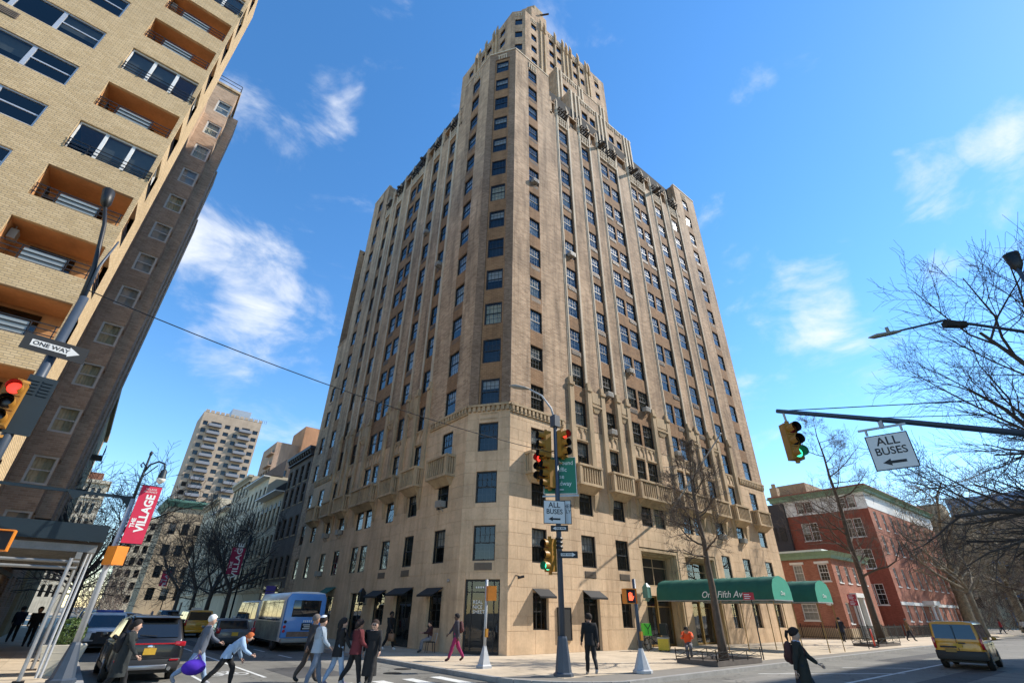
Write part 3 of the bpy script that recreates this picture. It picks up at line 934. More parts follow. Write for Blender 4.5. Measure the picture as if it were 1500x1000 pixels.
# closed bulk behind the faces: roofs, backs, dim rooms
bk = MB()
bk.add([(CR[0],CR[1],Z_TOP),(22.1,TY,Z_TOP),(22.1,28.35,Z_TOP),(TX,28.35,Z_TOP),(CL[0],CL[1],Z_TOP)],[(0,1,2,3,4)])
bk.quad((22.1,TY,45),(22.1,28.35,45),(22.1,28.35,Z_TOP),(22.1,TY,Z_TOP)); bk.quad((TX,28.35,45),(22.1,28.35,45),(22.1,28.35,Z_TOP),(TX,28.35,Z_TOP))
bk.quad((45.4,TY,45),(45.4,30,45),(45.4,30,Z_TOP),(45.4,TY,Z_TOP)); bk.quad((45.4,TY,Z_TOP),(50.3,TY,Z_TOP),(50.3,30,Z_TOP),(45.4,30,Z_TOP))
bk.quad((45.4,30,45),(50.3,30,45),(50.3,30,Z_TOP),(45.4,30,Z_TOP))
bk.quad((50.3,TY,0),(50.3,48,0),(50.3,48,46.6),(50.3,TY,46.6)); bk.quad((50.3,TY,46.6),(50.3,30,46.6),(50.3,30,Z_TOP),(50.3,TY,Z_TOP))
bk.quad((TX,46.7,45),(24,46.7,45),(24,46.7,Z_TOP),(TX,46.7,Z_TOP)); bk.quad((TX,46.7,Z_TOP),(24,46.7,Z_TOP),(24,51.3,Z_TOP),(TX,51.3,Z_TOP)); bk.quad((TX,51.3,30.2),(24,51.3,30.2),(24,51.3,Z_TOP),(TX,51.3,Z_TOP))
bk.quad((24,46.7,45),(24,51.3,45),(24,51.3,Z_TOP),(24,46.7,Z_TOP))
bk.quad((TX,53.8,0),(50.3,53.8,0),(50.3,53.8,46),(TX,53.8,46))
bk.quad((TX,51.3,30.2),(TX,53.8,30.2),(24,53.8,30.2),(24,51.3,30.2))
bk.build('side_wall', M_BRICK, tower)
rf = MB(); rf.add([(CR[0]+.5,TY+.47,45.2),(50.2,TY+.47,45.2),(50.2,53.7,45.2),(TX+.47,53.7,45.2),(TX+.47,CL[1]+.3,45.2)],[(0,1,2,3,4)]); rf.build('roof', pm('roof_felt',(0.12,0.11,0.10),.95), tower)
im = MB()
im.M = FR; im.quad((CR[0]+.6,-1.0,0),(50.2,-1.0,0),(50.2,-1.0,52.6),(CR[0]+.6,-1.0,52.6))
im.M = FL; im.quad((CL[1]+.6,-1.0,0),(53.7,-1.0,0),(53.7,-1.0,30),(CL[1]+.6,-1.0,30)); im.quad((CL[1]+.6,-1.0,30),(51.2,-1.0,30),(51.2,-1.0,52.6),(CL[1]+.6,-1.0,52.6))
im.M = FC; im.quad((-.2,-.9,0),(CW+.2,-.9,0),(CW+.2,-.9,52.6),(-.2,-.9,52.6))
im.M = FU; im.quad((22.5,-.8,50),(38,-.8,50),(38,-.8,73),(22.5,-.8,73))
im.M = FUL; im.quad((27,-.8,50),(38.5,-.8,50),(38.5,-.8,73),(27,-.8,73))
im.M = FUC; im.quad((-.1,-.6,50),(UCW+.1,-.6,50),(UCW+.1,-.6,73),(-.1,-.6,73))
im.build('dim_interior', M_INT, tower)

# windows -------------------------------------------------------------------
RZ_S = math.pi
meshes = {}
def win_meshes(w, h, single):
    key = (round(w,2), round(h,2), single)
    if key not in meshes:
        fr = (sash_mesh(w, h, 1, 1, dbl=False) if single else sash_mesh(w, h)).mesh('window', M_DARK)
        g = MB(); g.quad((-w/2+.05,-.05,.05),(w/2-.05,-.05,.05),(w/2-.05,-.05,h-.05),(-w/2+.05,-.05,h-.05))
        gm = g.mesh('pane', M_GLASS)
        bl = []
        for top, mt in ((0.0,M_BLIND),(.45,M_BLIND),(.62,M_BLIND),(.3,M_CURT)):
            q = MB()
            z0 = h*top+.06
            if mt is M_CURT:
                n = 14; vs=[]; 
                for i in range(n+1):
                    x=-w/2+.07+(w-.14)*i/n; y=-.22+.03*math.sin(i*2.4); vs += [(x,y,.06),(x,y,h-.06)]
                q.add(vs,[(2*i,2*i+2,2*i+3,2*i+1) for i in range(n)])
            else:
                q.quad((-w/2+.07,-.2,z0),(w/2-.07,-.2,z0),(w/2-.07,-.2,h-.06),(-w/2+.07,-.2,h-.06))
            bl.append(q.mesh('blind', mt))
        meshes[key] = (fr, gm, bl)
    return meshes[key]
def wplace(job):
    side, u, z, w, h, dp, st = job
    if isinstance(side, tuple): F = frame((0,side[1],0),(1,0,0),(0,-1,0)); rz = math.pi
    else: F = {'R':FR,'L':FL,'C':FC,'U':FU,'UL':FUL,'UC':FUC}[side]; rz = RZ[side]
    return fp(F, u, dp+.06, z), rz
def wkey(j):
    p, r = wplace(j); d = (p-Vector((0,0,1.85))).length
    return d*(1.7 if j[0] == 'L' else 1.0)
win_jobs.sort(key=wkey)
rest = MB(); rest_g = MB()
for n, job in enumerate(win_jobs):
    (pos, rz) = wplace(job); side, u, z, w, h, dp, st = job
    fm, gm, bl = win_meshes(w, h, st == 'single')
    if n < 300:
        o = place('window', fm, tower, pos, rz)
        link('pane', gm, o, world=False)
        if st == 'blind': link('blind', bl[random.choice((0,1,1,2))], o, world=False)
        elif st == 'half': link('blind', bl[random.choice((1,2,2,3))], o, world=False)
    else:
        Mx = mat3(pos, rz)
        for src, dst in ((fm, rest), (gm, rest_g)):
            dst.M = Mx; dst.add([v.co for v in src.vertices], [tuple(p.vertices) for p in src.polygons])
rest.build('far_windows', M_DARK, tower, kind='stuff')
rest_g.build('far_window_panes', M_GLASS, tower, kind='stuff')

# sleeve grilles and window air conditioners
gr = MB(); gr.box(-.5,.5,-.02,.025,0,.36)
for i in range(5): gr.box(-.47,.47,.025,.045,.04+.065*i,.07+.065*i)
gr_me = gr.mesh('vent_grille', M_ACGRILLE)
for job in win_jobs:
    side, u, z, w, h, dp, st = job
    if side in ('R','L') and z > 13 and random.random() < .42:
        F = FR if side == 'R' else FL
        place('vent_grille', gr_me, tower, fp(F, u, dp+.10, z-.47), RZ[side], )
for (u, z, wd) in ((23.86,3.69,.45),(27.1,3.7,.45)):
    place('vent_grille', gr_me, tower, fp(FR,u,.0,z), RZ['R'])
place('vent_grille', gr_me, tower, fp(FC,CW/2,.0,3.78), RZ['C'])
for u in (29.8,33.1): place('vent_grille', gr_me, tower, fp(FL,u,.0,3.7), RZ['L'])
ac = MB(); ac.box(-.27,.27,-.1,.32,0,.36); ac.box(-.29,.29,.32,.335,-.01,.37)
for i in range(5): ac.box(-.23,.23,.335,.35,.05+.06*i,.08+.06*i)
ac.bar((-.2,.28,0),(-.2,0,-.25),.03); ac.bar((.2,.28,0),(.2,0,-.25),.03)
ac_me = ac.mesh('air_conditioner', M_AC)
for side, u, z in [('R',19.72,34.4),('R',23.85,28.4),('R',27.1,16.3),('R',31.80,16.3),('R',30.25,19.35),('R',27.1,13.3),('R',35.45,13.35),('R',43.65,7.3),('R',40.25,7.3),
                   ('L',26.05,7.35),('L',42.0,7.3),('L',45.0,7.3),('L',45.0,4.3),('L',33.1,34.4),('L',36.72,10.3),('L',29.8,28.3)]:
    F = FR if side == 'R' else FL
    place('air_conditioner', ac_me, tower, fp(F,u,.0,z), RZ[side])
# balconies on the fourth floor
def balcony(F, rz, u, w):
    d = .68
    b = MB(); b.box(-w/2,w/2,0,d,0,.16); b.box(-w/2-.03,w/2+.03,0,d+.03,1.2,1.34)
    b.frustum(-w/2+.12,w/2-.12,0,d-.1,0, -w/2+.35,w/2-.35,0,.12,-.42)
    for x in (-w/2+.09, w/2-.09): b.box(x-.09,x+.09,d-.18,d,.16,1.2); b.box(x-.09,x+.09,0,.1,.16,1.2)
    if w > 3: b.box(-.09,.09,d-.18,d,.16,1.2)
    o = place('balcony', b.mesh('balcony', M_STONE2), tower, fp(F,u,0,9.0), rz)
    q = MB(); n = int((w-.36)/.23)
    for i in range(n):
        x = -w/2+.28+(w-.56)*i/(n-1); q.box(x-.038,x+.038,d-.14,d-.04,.16,1.2)
    for sx in (-1,1):
        for y in (.2,.38): q.box(sx*(w/2-.09)-.04,sx*(w/2-.09)+.04,y-.05,y+.05,.16,1.2)
    link('balusters', q.mesh('balusters', M_STONE2), o, world=False)
for u, w in ((19.72,2.2),(23.85,2.2),(27.2,2.2),(31.02,3.9),(36.25,3.8),(40.25,2.3),(43.7,2.3),(47.65,2.4)): balcony(FR, RZ['R'], u, w)
for u, w in ((26.05,2.4),(29.8,2.2),(33.1,2.2),(37.5,3.9),(42.0,2.2),(45.0,2.1),(48.75,2.2)): balcony(FL, RZ['L'], u, w)
# water spouts
for F, u, z in ((FR,29.3,47.0),(FR,35.1,47.1),(FR,39.6,47.2),(FL,36.2,48.2),(FL,41.9,48.2)):
    s = MB(F); s.bar((u+.3,-.3,z+.35),(u,1.15 if F is FR else .6,z-.1),.3,.24); s.build('water_spout', M_WOOD, tower)
# ground floor: awnings, doors, storefronts ---------------------------------
def awning(F, u, w, z, d, mat, drop=.36):
    a = MB(F)
    a.add([(u-w/2,.01,z),(u+w/2,.01,z),(u+w/2,d,z-drop),(u-w/2,d,z-drop),(u-w/2,d,z-drop-.1),(u+w/2,d,z-drop-.1),(u-w/2,.01,z-.03),(u+w/2,.01,z-.03),(u-w/2,d-.01,z-drop-.03),(u+w/2,d-.01,z-drop-.03)],
          [(0,1,2,3),(3,2,5,4),(0,3,8,6),(1,7,9,2),(6,7,9,8)])
    for x in (u-w/2+.02,u+w/2-.02): a.bar((x,.02,z-drop-.05),(x,d,z-drop-.05),.025)
    a.bar((u-w/2,d,z-drop-.05),(u+w/2,d,z-drop-.05),.025)
    return a.build('awning', mat, tower)
awning(FR,19.75,1.22,2.98,.62,M_BLACK); awning(FR,23.81,1.5,3.02,.62,M_BLACK)
awning(FL,26.05,1.75,3.0,.65,M_BLACK); awning(FL,29.7,2.4,3.08,.65,M_BLACK); awning(FL,33.05,2.0,3.0,.65,M_BLACK); awning(FL,41.8,2.0,3.4,1.1,M_GREEN,.75)
def pane(F, a, b, z0, z1, w, mullions=(), rails=(), fr=.06, name='shop_window', mat=None):
    m = MB(F); mat = mat or M_DARK
    m.box(a,a+fr,w-.06,w,z0,z1); m.box(b-fr,b,w-.06,w,z0,z1); m.box(a+fr,b-fr,w-.06,w,z1-fr,z1); m.box(a+fr,b-fr,w-.06,w,z0,z0+fr)
    for x in mullions: m.box(x-.025,x+.025,w-.05,w-.005,z0+fr,z1-fr)
    for z in rails: m.box(a+fr,b-fr,w-.05,w-.008,z-.025,z+.025)
    o = m.build(name, mat, tower)
    g = MB(F); g.quad((a+fr,w-.03,z0+fr),(b-fr,w-.03,z0+fr),(b-fr,w-.03,z1-fr),(a+fr,w-.03,z1-fr)); g.build('pane', M_GLASS, o)
    return o
pane(FR,19.18,20.32,1.05,2.80,-.18,(19.56,19.94),(1.9,2.35))
d1 = pane(FR,23.12,24.50,0.02,3.0,-.2,(23.81,),(2.3,),.09,'shop_door')
pane(FR,26.52,27.64,1.1,2.93,-.18,(27.08,),(2.0,))
for a,b in ((39.7,40.9),(43.1,44.3),(46.9,48.2)): pane(FR,a,b,1.0,2.7 if b < 45 else 2.75,-.18,((a+b)/2,),(1.4,1.85,2.3),name='window')
pane(FL,25.3,26.8,1.05,2.82,-.18,(26.05,),(1.9,)); pane(FL,28.55,30.9,0.02,3.0,-.22,(29.7,),(2.3,),.09,'shop_door'); pane(FL,32.15,33.95,1.05,2.86,-.18,(33.05,),(1.9,))
pane(FL,35.4,37.9,0.02,2.9,-.25,(36.65,),(2.2,),.1,'entrance_door'); pane(FL,41.0,42.6,1.0,2.8,-.18,(41.8,),(1.9,)); pane(FL,45.0,46.4,1.0,2.8,-.18,(45.7,),(1.9,)); pane(FL,48.2,49.6,1.0,2.8,-.18,(48.9,),(1.9,))
dc = pane(FC,CW/2-.98,CW/2+.98,0.02,3.35,-.13,(CW/2-.62,CW/2+.62),(2.75,),.1,'shop_door')
for i, t in enumerate(('REAL','NICE','SHEET')):
    text(t, .24, M_LETTER, dc, textframe(fp(FC,CW/2-.52,-.115,2.28-.22*i), _cd), align='LEFT')
for i in range(5):
    s = MB(FC); x = CW/2-.36+.13*i; s.box(x-.04,x+.04,-.12,-.11,2.93,3.01); s.build('sign_dot', M_LETTER, dc)
for i, t in enumerate(('REAL','SHEEP','WOOL','AND','MORE')[:0]): pass
# framed notice panel beside the window
nb = MB(FR); nb.box(20.93,21.98,.0,.07,.55,2.12); o = nb.build('notice_board', M_BLACK, tower)
nf = MB(FR)
for x in (20.93,21.93): nf.box(x,x+.05,.07,.09,.55,2.12)
nf.box(20.98,21.93,.07,.09,2.07,2.12); nf.box(20.98,21.93,.07,.09,.55,.6); nf.build('board_frame', M_DARK, o)
# security camera and lantern by the doors
sc_ = MB(FR); sc_.bar((17.95,.0,3.55),(18.05,.2,3.5),.05); sc_.cyl(fp(Matrix.Identity(4),17.95,.18,3.42),(18.2,.42,3.5),.06,None,8); sc_.build('security_camera', M_DARK, tower)
sc_ = MB(FL); sc_.ell((24.6,.08,3.3),.09,.09,.09); sc_.build('security_camera', M_AC, tower)
def lantern(F,u,z,mat):
    l = MB(F); l.box(u-.16,u+.16,.22,.54,z,z+.62); l.frustum(u-.19,u+.19,.19,.57,z+.62,u-.05,u+.05,.33,.43,z+.86); l.frustum(u-.14,u+.14,.24,.52,z-.02,u-.04,u+.04,.34,.42,z-.2); l.bar((u,.0,z+.3),(u,.25,z+.3),.06); l.bar((u,.0,z-.1),(u,.38,z-.15),.04)
    for x in (u-.17,u+.17):
        for y in (.21,.55): l.box(x-.02,x+.02,y-.02,y+.02,z,z+.62)
    return l.build('wall_lantern', mat, tower)
lantern(FR,28.7,2.75,pm('patina_lantern',(0.10,0.22,0.18),.4,.2)); lantern(FL,34.9,2.3,M_DARK)
# main entrance portals: stepped reveals, glazing, brass doors
M_BRASS = pm('aged_brass',(0.30,0.19,0.07),.35,.2,3.0,metal=.7)
for a, b in ((28.95,33.45),(34.2,38.6)):
    p = MB(FR)
    for i in range(3):
        t = .16*i
        for x0, x1 in ((a+t,a+t+.2),(b-t-.2,b-t)): p.box(x0,x1,-.95-.05*i,-.04-.18*i,0,5.8-.12*i)
        p.box(a+t+.2,b-t-.2,-.95,-.04-.18*i,5.6-.12*i,5.8-.12*i)
    p.build('portal_surround', M_STONE2, tower)
    w = MB(FR); w.box(a+.5,b-.5,-.9,-.72,2.95,3.5); w.build('door_lintel', M_STONE, tower)
    pane(FR,a+.55,b-.55,3.5,5.35,-.72,((a+b)/2,),(4.7,),.1,'portal_window', M_STONE2)
    pane(FR,a+.55,(a+b)/2-.06,0.03,2.95,-.75,(),(2.3,),.11,'entrance_door',M_BRASS); pane(FR,(a+b)/2+.06,b-.55,0.03,2.95,-.75,(),(2.3,),.11,'entrance_door',M_BRASS)
    q = MB(FR); q.box((a+b)/2-.06,(a+b)/2+.06,-.85,-.68,0,2.95); q.build('door_post', M_BRASS, tower)
# flagpole with stays
fpl = MB()
pA = fp(FR,33.65,.0,8.9); pB = fp(FR,33.65,5.0,13.6)
fpl.tube([pA,pA.lerp(pB,.5),pB],[.085,.07,.04],8); fpl.ell(pB,.09,.09,.09,8,5)
fpl.tube([pA.lerp(pB,.55),fp(FR,33.0,0,12.0)],.018,4); fpl.tube([pA.lerp(pB,.8),fp(FR,34.3,0,14.0)],.018,4)
fpl.build('flagpole', M_STEEL, tower)

# ------------------------------------------------------------ other buildings: helpers
bw_cache = {}
def bwin(parent, F, rz, u, z, w, h, dp, frame_mat, cols=1, rows=1, dbl=True, blind=None, fr=.06, sill_mat=None, glass=None):
    glass = glass or M_GLASS
    key = (round(w,3), round(h,3), frame_mat.name, cols, rows, dbl, fr, glass.name)
    if key not in bw_cache:
        fm = sash_mesh(w, h, cols, rows, dbl=dbl, fr=fr).mesh('window', frame_mat)
        g = MB(); g.quad((-w/2+.04,-.05,.04),(w/2-.04,-.05,.04),(w/2-.04,-.05,h-.04),(-w/2+.04,-.05,h-.04))
        b = {}
        for nm, top, mt in (('blind',0.35,M_BLIND),('full',0.0,M_BLIND),('curtain',0.0,M_CURT)):
            q = MB(); n = 12; vs = []
            amp = .03 if nm == 'curtain' else 0.0
            for i in range(n+1):
                x = -w/2+.05+(w-.1)*i/n; y = -.2+amp*math.sin(i*2.3); vs += [(x,y,.05+h*top),(x,y,h-.05)]
            q.add(vs,[(2*i,2*i+2,2*i+3,2*i+1) for i in range(n)])
            b[nm] = q.mesh(nm if nm != 'full' else 'blind', mt)
        bw_cache[key] = (fm, g.mesh('pane', glass), b)
    fm, g, b = bw_cache[key]
    o = place('window', fm, parent, fp(F, u, dp, z), rz)
    link('pane', g, o, world=False)
    if blind: link('curtain' if blind == 'curtain' else 'blind', b[blind], o, world=False)
    if sill_mat:
        k = ('sill', round(w,2), sill_mat.name)
        if k not in bw_cache:
            s = MB(); s.box(-w/2-.08,w/2+.08,-.1,-dp+.07,-.1,0.0); bw_cache[k] = s.mesh('sill', sill_mat)
        link('sill', bw_cache[k], o, world=False)
    return o
def rz_of(n): return math.atan2(-n[0], n[1])
def face(parent, o, t, n, u0, u1, z0, z1, wins, mat, frame_mat, dp=-.14, depth=.2, cols=1, rows=1, dbl=True, blinds=(None,), sill_mat=None, name='wall', back=True, fr=.06):
    """one facade: wall sheet with openings, a window object in each, a dim room sheet behind"""
    F = frame(o, t, n); rz = rz_of(n)
    m = MB(F); wall(m, u0, u1, z0, z1, [(u-w/2,u+w/2,z,z+h) for (u,z,w,h) in wins], 0, depth)
    m.build(name, mat, parent)
    for (u,z,w,h) in wins:
        bwin(parent, F, rz, u, z, w, h, dp, frame_mat, cols, rows, dbl, random.choice(blinds), fr, sill_mat)
    if back and wins:
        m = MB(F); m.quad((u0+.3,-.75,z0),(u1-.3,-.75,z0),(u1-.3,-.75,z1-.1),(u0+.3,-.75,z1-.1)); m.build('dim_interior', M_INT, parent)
    return F, rz
def bulk(parent, x0, x1, y0, y1, z0, z1, mat, skip='', name='side_wall'):
    m = MB()
    if 'w' not in skip: m.quad((x0,y0,z0),(x0,y1,z0),(x0,y1,z1),(x0,y0,z1))
    if 'e' not in skip: m.quad((x1,y0,z0),(x1,y1,z0),(x1,y1,z1),(x1,y0,z1))
    if 's' not in skip: m.quad((x0,y0,z0),(x1,y0,z0),(x1,y0,z1),(x0,y0,z1))
    if 'n' not in skip: m.quad((x0,y1,z0),(x1,y1,z0),(x1,y1,z1),(x0,y1,z1))
    m.quad((x0,y0,z1),(x1,y0,z1),(x1,y1,z1),(x0,y1,z1))
    return m.build(name, mat, parent)

# ------------------------------------------------------------ yellow brick block at the left
M_YB = brick_mat('yellow_brick', (0.64,0.475,0.27), (0.53,0.38,0.20), (0.36,0.27,0.17), bw=.27, bh=.092, msize=.012, stain=.12, var=.1, bump=.7, streak=False)
M_SOFF = pm('orange_soffit_paint', (0.50,0.25,0.10), .85, .2, 1.2)
M_ALU = pm('aluminium_frame', (0.52,0.53,0.55), .4, .08, metal=.3)
M_GREYGL = glass_mat('tinted_glass', (0.32,0.36,0.38), .07)
yb = thing('apartment_building', 'yellow brick apartment block with orange balconies at the left edge', 'building', (-16, 30, 0))
OY, OX, FH_ = 21.5, -3.2, 2.72
FYB = frame((0,OY,0),(1,0,0),(0,-1,0)); FYS = frame((OX,0,0),(0,1,0),(1,0,0))
tops = [14.21+FH_*i for i in range(-4, 9)]
glazed = {27.55:1, 25.02:1, 19.55:1}
open_h = 1.62
wins = []; logg = []
for t in tops:
    logg.append((-6.13, OX, t-open_h, t))
for t in tops:
    wins.append((-9.30, t-.02-1.36, 4.3, 1.36)); wins.append((-14.6, t-1.38, 2.6, 1.36)); wins.append((-19.4, t-1.38, 4.3, 1.36))
m = MB(FYB); wall(m, -40, OX, 0, 37.5, logg+[(u-w/2,u+w/2,z,z+h) for (u,z,w,h) in wins], 0, .16); m.build('wall', M_YB, yb)
m = MB(FYS); wall(m, OY, 25.2, 0, 37.5, [(OY,23.1,h[2],h[3]) for h in logg], 0, .16); m.build('wall', M_YB, yb)
m = MB(); m.quad((OX,25.2,0),(-4.4,25.2,0),(-4.4,25.2,37.5),(OX,25.2,37.5)); m.quad((-40,OY,37.5),(OX,OY,37.5),(OX,25.2,37.5),(-40,25.2,37.5)); m.quad((-40,25.2,0),(-4.4,25.2,0),(-4.4,25.2,37.5),(-40,25.2,37.5)); m.build('side_wall', M_YB, yb)
m = MB(FYB); m.quad((-40,-1.5,0),(-6.6,-1.5,0),(-6.6,-1.5,37),(-40,-1.5,37)); m.build('dim_interior', M_INT, yb)
for (u,z,w,h) in wins:
    n = 3 if w > 3 else 2
    for i in range(n):
        ww = w/n; uu = u-w/2+ww*(i+.5)
        big = (n == 3 and i == 1)
        bwin(yb, FYB, math.pi, uu, z, ww, h, -.06, M_ALU, 1, 1, not big, random.choice((None,None,'blind',None)), .07, glass=M_GREYGL)
    g = MB(FYB); g.box(u-w/2+.3,u-w/2+1.9,-.02,.02,z-.62,z-.22)
    for k in range(4): g.box(u-w/2+.33,u-w/2+1.87,.02,.04,z-.58+.09*k,z-.53+.09*k)
    g.build('vent_grille', M_ACGRILLE, yb)
for i, t in enumerate(tops):
    zb = t-open_h
    isg = any(abs(t-g) < .25 for g in (33.25, 27.55, 25.02, 19.55))
    # loggia room: floor slab, soffit, back and inner side wall
    r = MB(); r.box(-6.13,OX+.0-.17,OY+.17,23.1,zb-.12,zb-.02); o = r.build('balcony_floor', M_SOFF, yb)
    r = MB(); r.quad((-6.13,OY+.16,t-.005),(OX-.16,OY+.16,t-.005),(OX-.16,23.1,t-.005),(-6.13,23.1,t-.005)); r.build('soffit', M_SOFF, yb)
    r = MB(); r.quad((-6.13,23.1,zb),(OX,23.1,zb),(OX,23.1,t),(-6.13,23.1,t)); r.quad((-6.12,OY+.16,zb),(-6.12,23.1,zb),(-6.12,23.1,t),(-6.12,OY+.16,t)); r.build('loggia_wall', M_SOFF if not isg else M_INT, yb)
    if isg:
        ww = (6.13-3.2-.1)/3
        for k in range(3):
            bwin(yb, FYB, math.pi, -6.13+.02+ww*(k+.5), zb+.02, ww, open_h-.04, -.1, M_WHITE, 1, 1, False, ('full','blind',None,'full')[(i+k)%4], .06, glass=M_GREYGL)
        bwin(yb, FYS, -math.pi/2, OY+.9, zb+.02, 1.3, open_h-.04, -.1, M_WHITE, 1, 1, False, 'blind', .09)
    else:
        d = MB(); 
        d.box(-5.6,-4.2,23.02,23.08,zb,zb+1.45); d.build('balcony_door', M_GREYGL, yb)
        if i % 2 == 0:
            un = MB(); un.box(-6.08,-5.85,OY+.55,OY+.95,t-.62,t-.22); un.bar((-6.0,OY+.7,t-.22),(-6.0,OY+.7,t-.02),.04); un.build('wall_unit', M_AC, yb)
        else:
            un = MB(); un.box(-5.9,-5.5,OY+.5,OY+.9,zb+.4,zb+.45); un.box(-5.9,-5.86,OY+.5,OY+.9,zb+.45,zb+.95)
            for xx in (-5.88,-5.52):
                for yy in (.52,.88): un.bar((xx,OY+yy,zb-.02),(xx,OY+yy,zb+.4),.035)
            un.build('built_in_bench', M_DARK, yb)
        pnl = MB(); pnl.box(-5.35,-4.15,OY+.05,OY+.07,zb+.06,zb+.55); pnl.build('rail_panel', pm('grey_rail_panel',(0.30,0.32,0.31),.3,.1) if i == 0 else bpy.data.materials.get('grey_rail_panel') or M_GREYGL, yb)
    rl = MB()
    y0 = OY+.03 if isg else OY+.04
    w0 = OY-.03 if isg else OY+.03
    for zz in ((zb+.12, zb+.3, zb+.48) if isg else (zb+.2, zb+.4, zb+.6)):
        rl.bar((-6.1,w0,zz),(OX-.02,w0,zz),.03); rl.bar((OX-.02,w0,zz),(OX-.02,OY+1.5,zz),.03)
    for x in (-6.05,-5.4,-4.1,-3.45,OX-.02): rl.bar((x,w0,zb-.02),(x,w0,zb+(.5 if isg else .62)),.03)
    rl.bar((OX-.02,OY+1.5,zb-.02),(OX-.02,OY+1.5,zb+.5),.03)
    rl.build('balcony_rail', M_DARK, yb)

# ------------------------------------------------------------ brown brick block next down the side street
M_BB = brick_mat('brown_brick', (0.54,0.37,0.245), (0.38,0.25,0.16), (0.52,0.40,0.29), bw=.34, bh=.115, msize=.012, stain=.15, bump=.6, streak=False)
M_CREAMF = pm('cream_window_frame', (0.60,0.57,0.50), .6, .1)
br_ = thing('apartment_building', 'brown brick block with cream framed corner windows behind the yellow block', 'building', (-8, 44, 0))
rows = [1.0+2.84*i for i in range(0, 14)]
brw = [(-3.40, 10.28+2.84*(i-3), 1.08, 1.52) for i in range(0, 14)]
face(br_, (0,36,0), (1,0,0), (0,-1,0), -12, -2.83, 0, 42.1, [w for w in brw], M_BB, M_CREAMF, -.05, .12, 1, 1, True, ('curtain','curtain','full'), None, fr=.11)
sw = []
for i in range(14):
    z = 10.28+2.84*(i-3)
    for y, w in ((36.75,1.2),(39.4,1.1),(42.2,1.1),(45.2,1.6),(48.3,1.1)): sw.append((y,z,w,1.52))
face(br_, (-2.83,0,0), (0,1,0), (1,0,0), 36, 50, 0, 42.1, sw, M_BB, M_CREAMF, -.1, .14, 1, 1, True, ('curtain',None,'blind'))
rs = [(y, 10.28+2.84*(i-3), .8, 1.3) for i in range(13) for y in (27.2,30.4,33.6)]
face(br_, (-4.4,0,0), (0,1,0), (1,0,0), 25.3, 36, 0, 38, rs, M_BB, M_DARK, -.15, .2)
bulk(br_, -12, -2.83, 36, 50, 0, 42.1, M_BB, 'es')
for z0 in (5.4, 41.9):
    c = MB(); c.box(-12,-2.7,35.87,50,z0,z0+.25); c.build('string_course', M_BB if z0 < 10 else M_STONE2, br_)
for i in range(3):
    b = MB(); yb0 = 37.5+4.2*i; b.box(-2.83,-2.15,yb0,yb0+.0+2.2,6,40.5-3*i); b.build('projecting_bay', M_BB, br_)
rr = MB()
for z in (42.6,43.0): rr.bar((-9,35.95,z),(-2.8,35.95,z),.04); rr.bar((-2.8,35.95,z),(-2.8,46,z),.04)
for x in (-9,-7,-5,-2.8): rr.bar((x,35.95,42.1),(x,35.95,43.0),.04)
rr.build('roof_rail', M_DARK, br_)

# pale yellow building further on
pv = thing('apartment_building', 'pale yellow brick building further along the left side street', 'building', (-8, 58, 0))
M_PY = brick_mat('pale_yellow_brick', (0.50,0.37,0.21), (0.44,0.32,0.17), (0.4,0.32,0.2), stain=.2)
w_ = [(y, 1.5+3.0*i, 1.2, 1.7) for i in range(5) for y in (53,56,59,62,65,68)]
face(pv, (-2.6,0,0), (0,1,0), (1,0,0), 50.2, 70, 0, 18.4, w_, M_PY, M_DARK, -.14, .2, 1, 2, True, (None,'blind'))
bulk(pv, -14, -2.6, 50.2, 70, 0, 18.4, M_PY, 'e')
for i in range(4):
    b = MB(); z = 4.4+3.0*i
    b.box(-2.6,-1.7,55+.2*i,57.6,z,z+.12)
    for k in range(9): b.bar((-1.75,55+.3*k,z+.1),(-1.75,55+.3*k,z+.9),.03)
    b.bar((-1.75,55,z+.9),(-1.75,57.6,z+.9),.05); b.build('fire_escape', M_DARK, pv)
c = MB(); c.box(-14,-2.3,50.1,70,18.0,18.5); c.build('cornice', M_PY, pv)

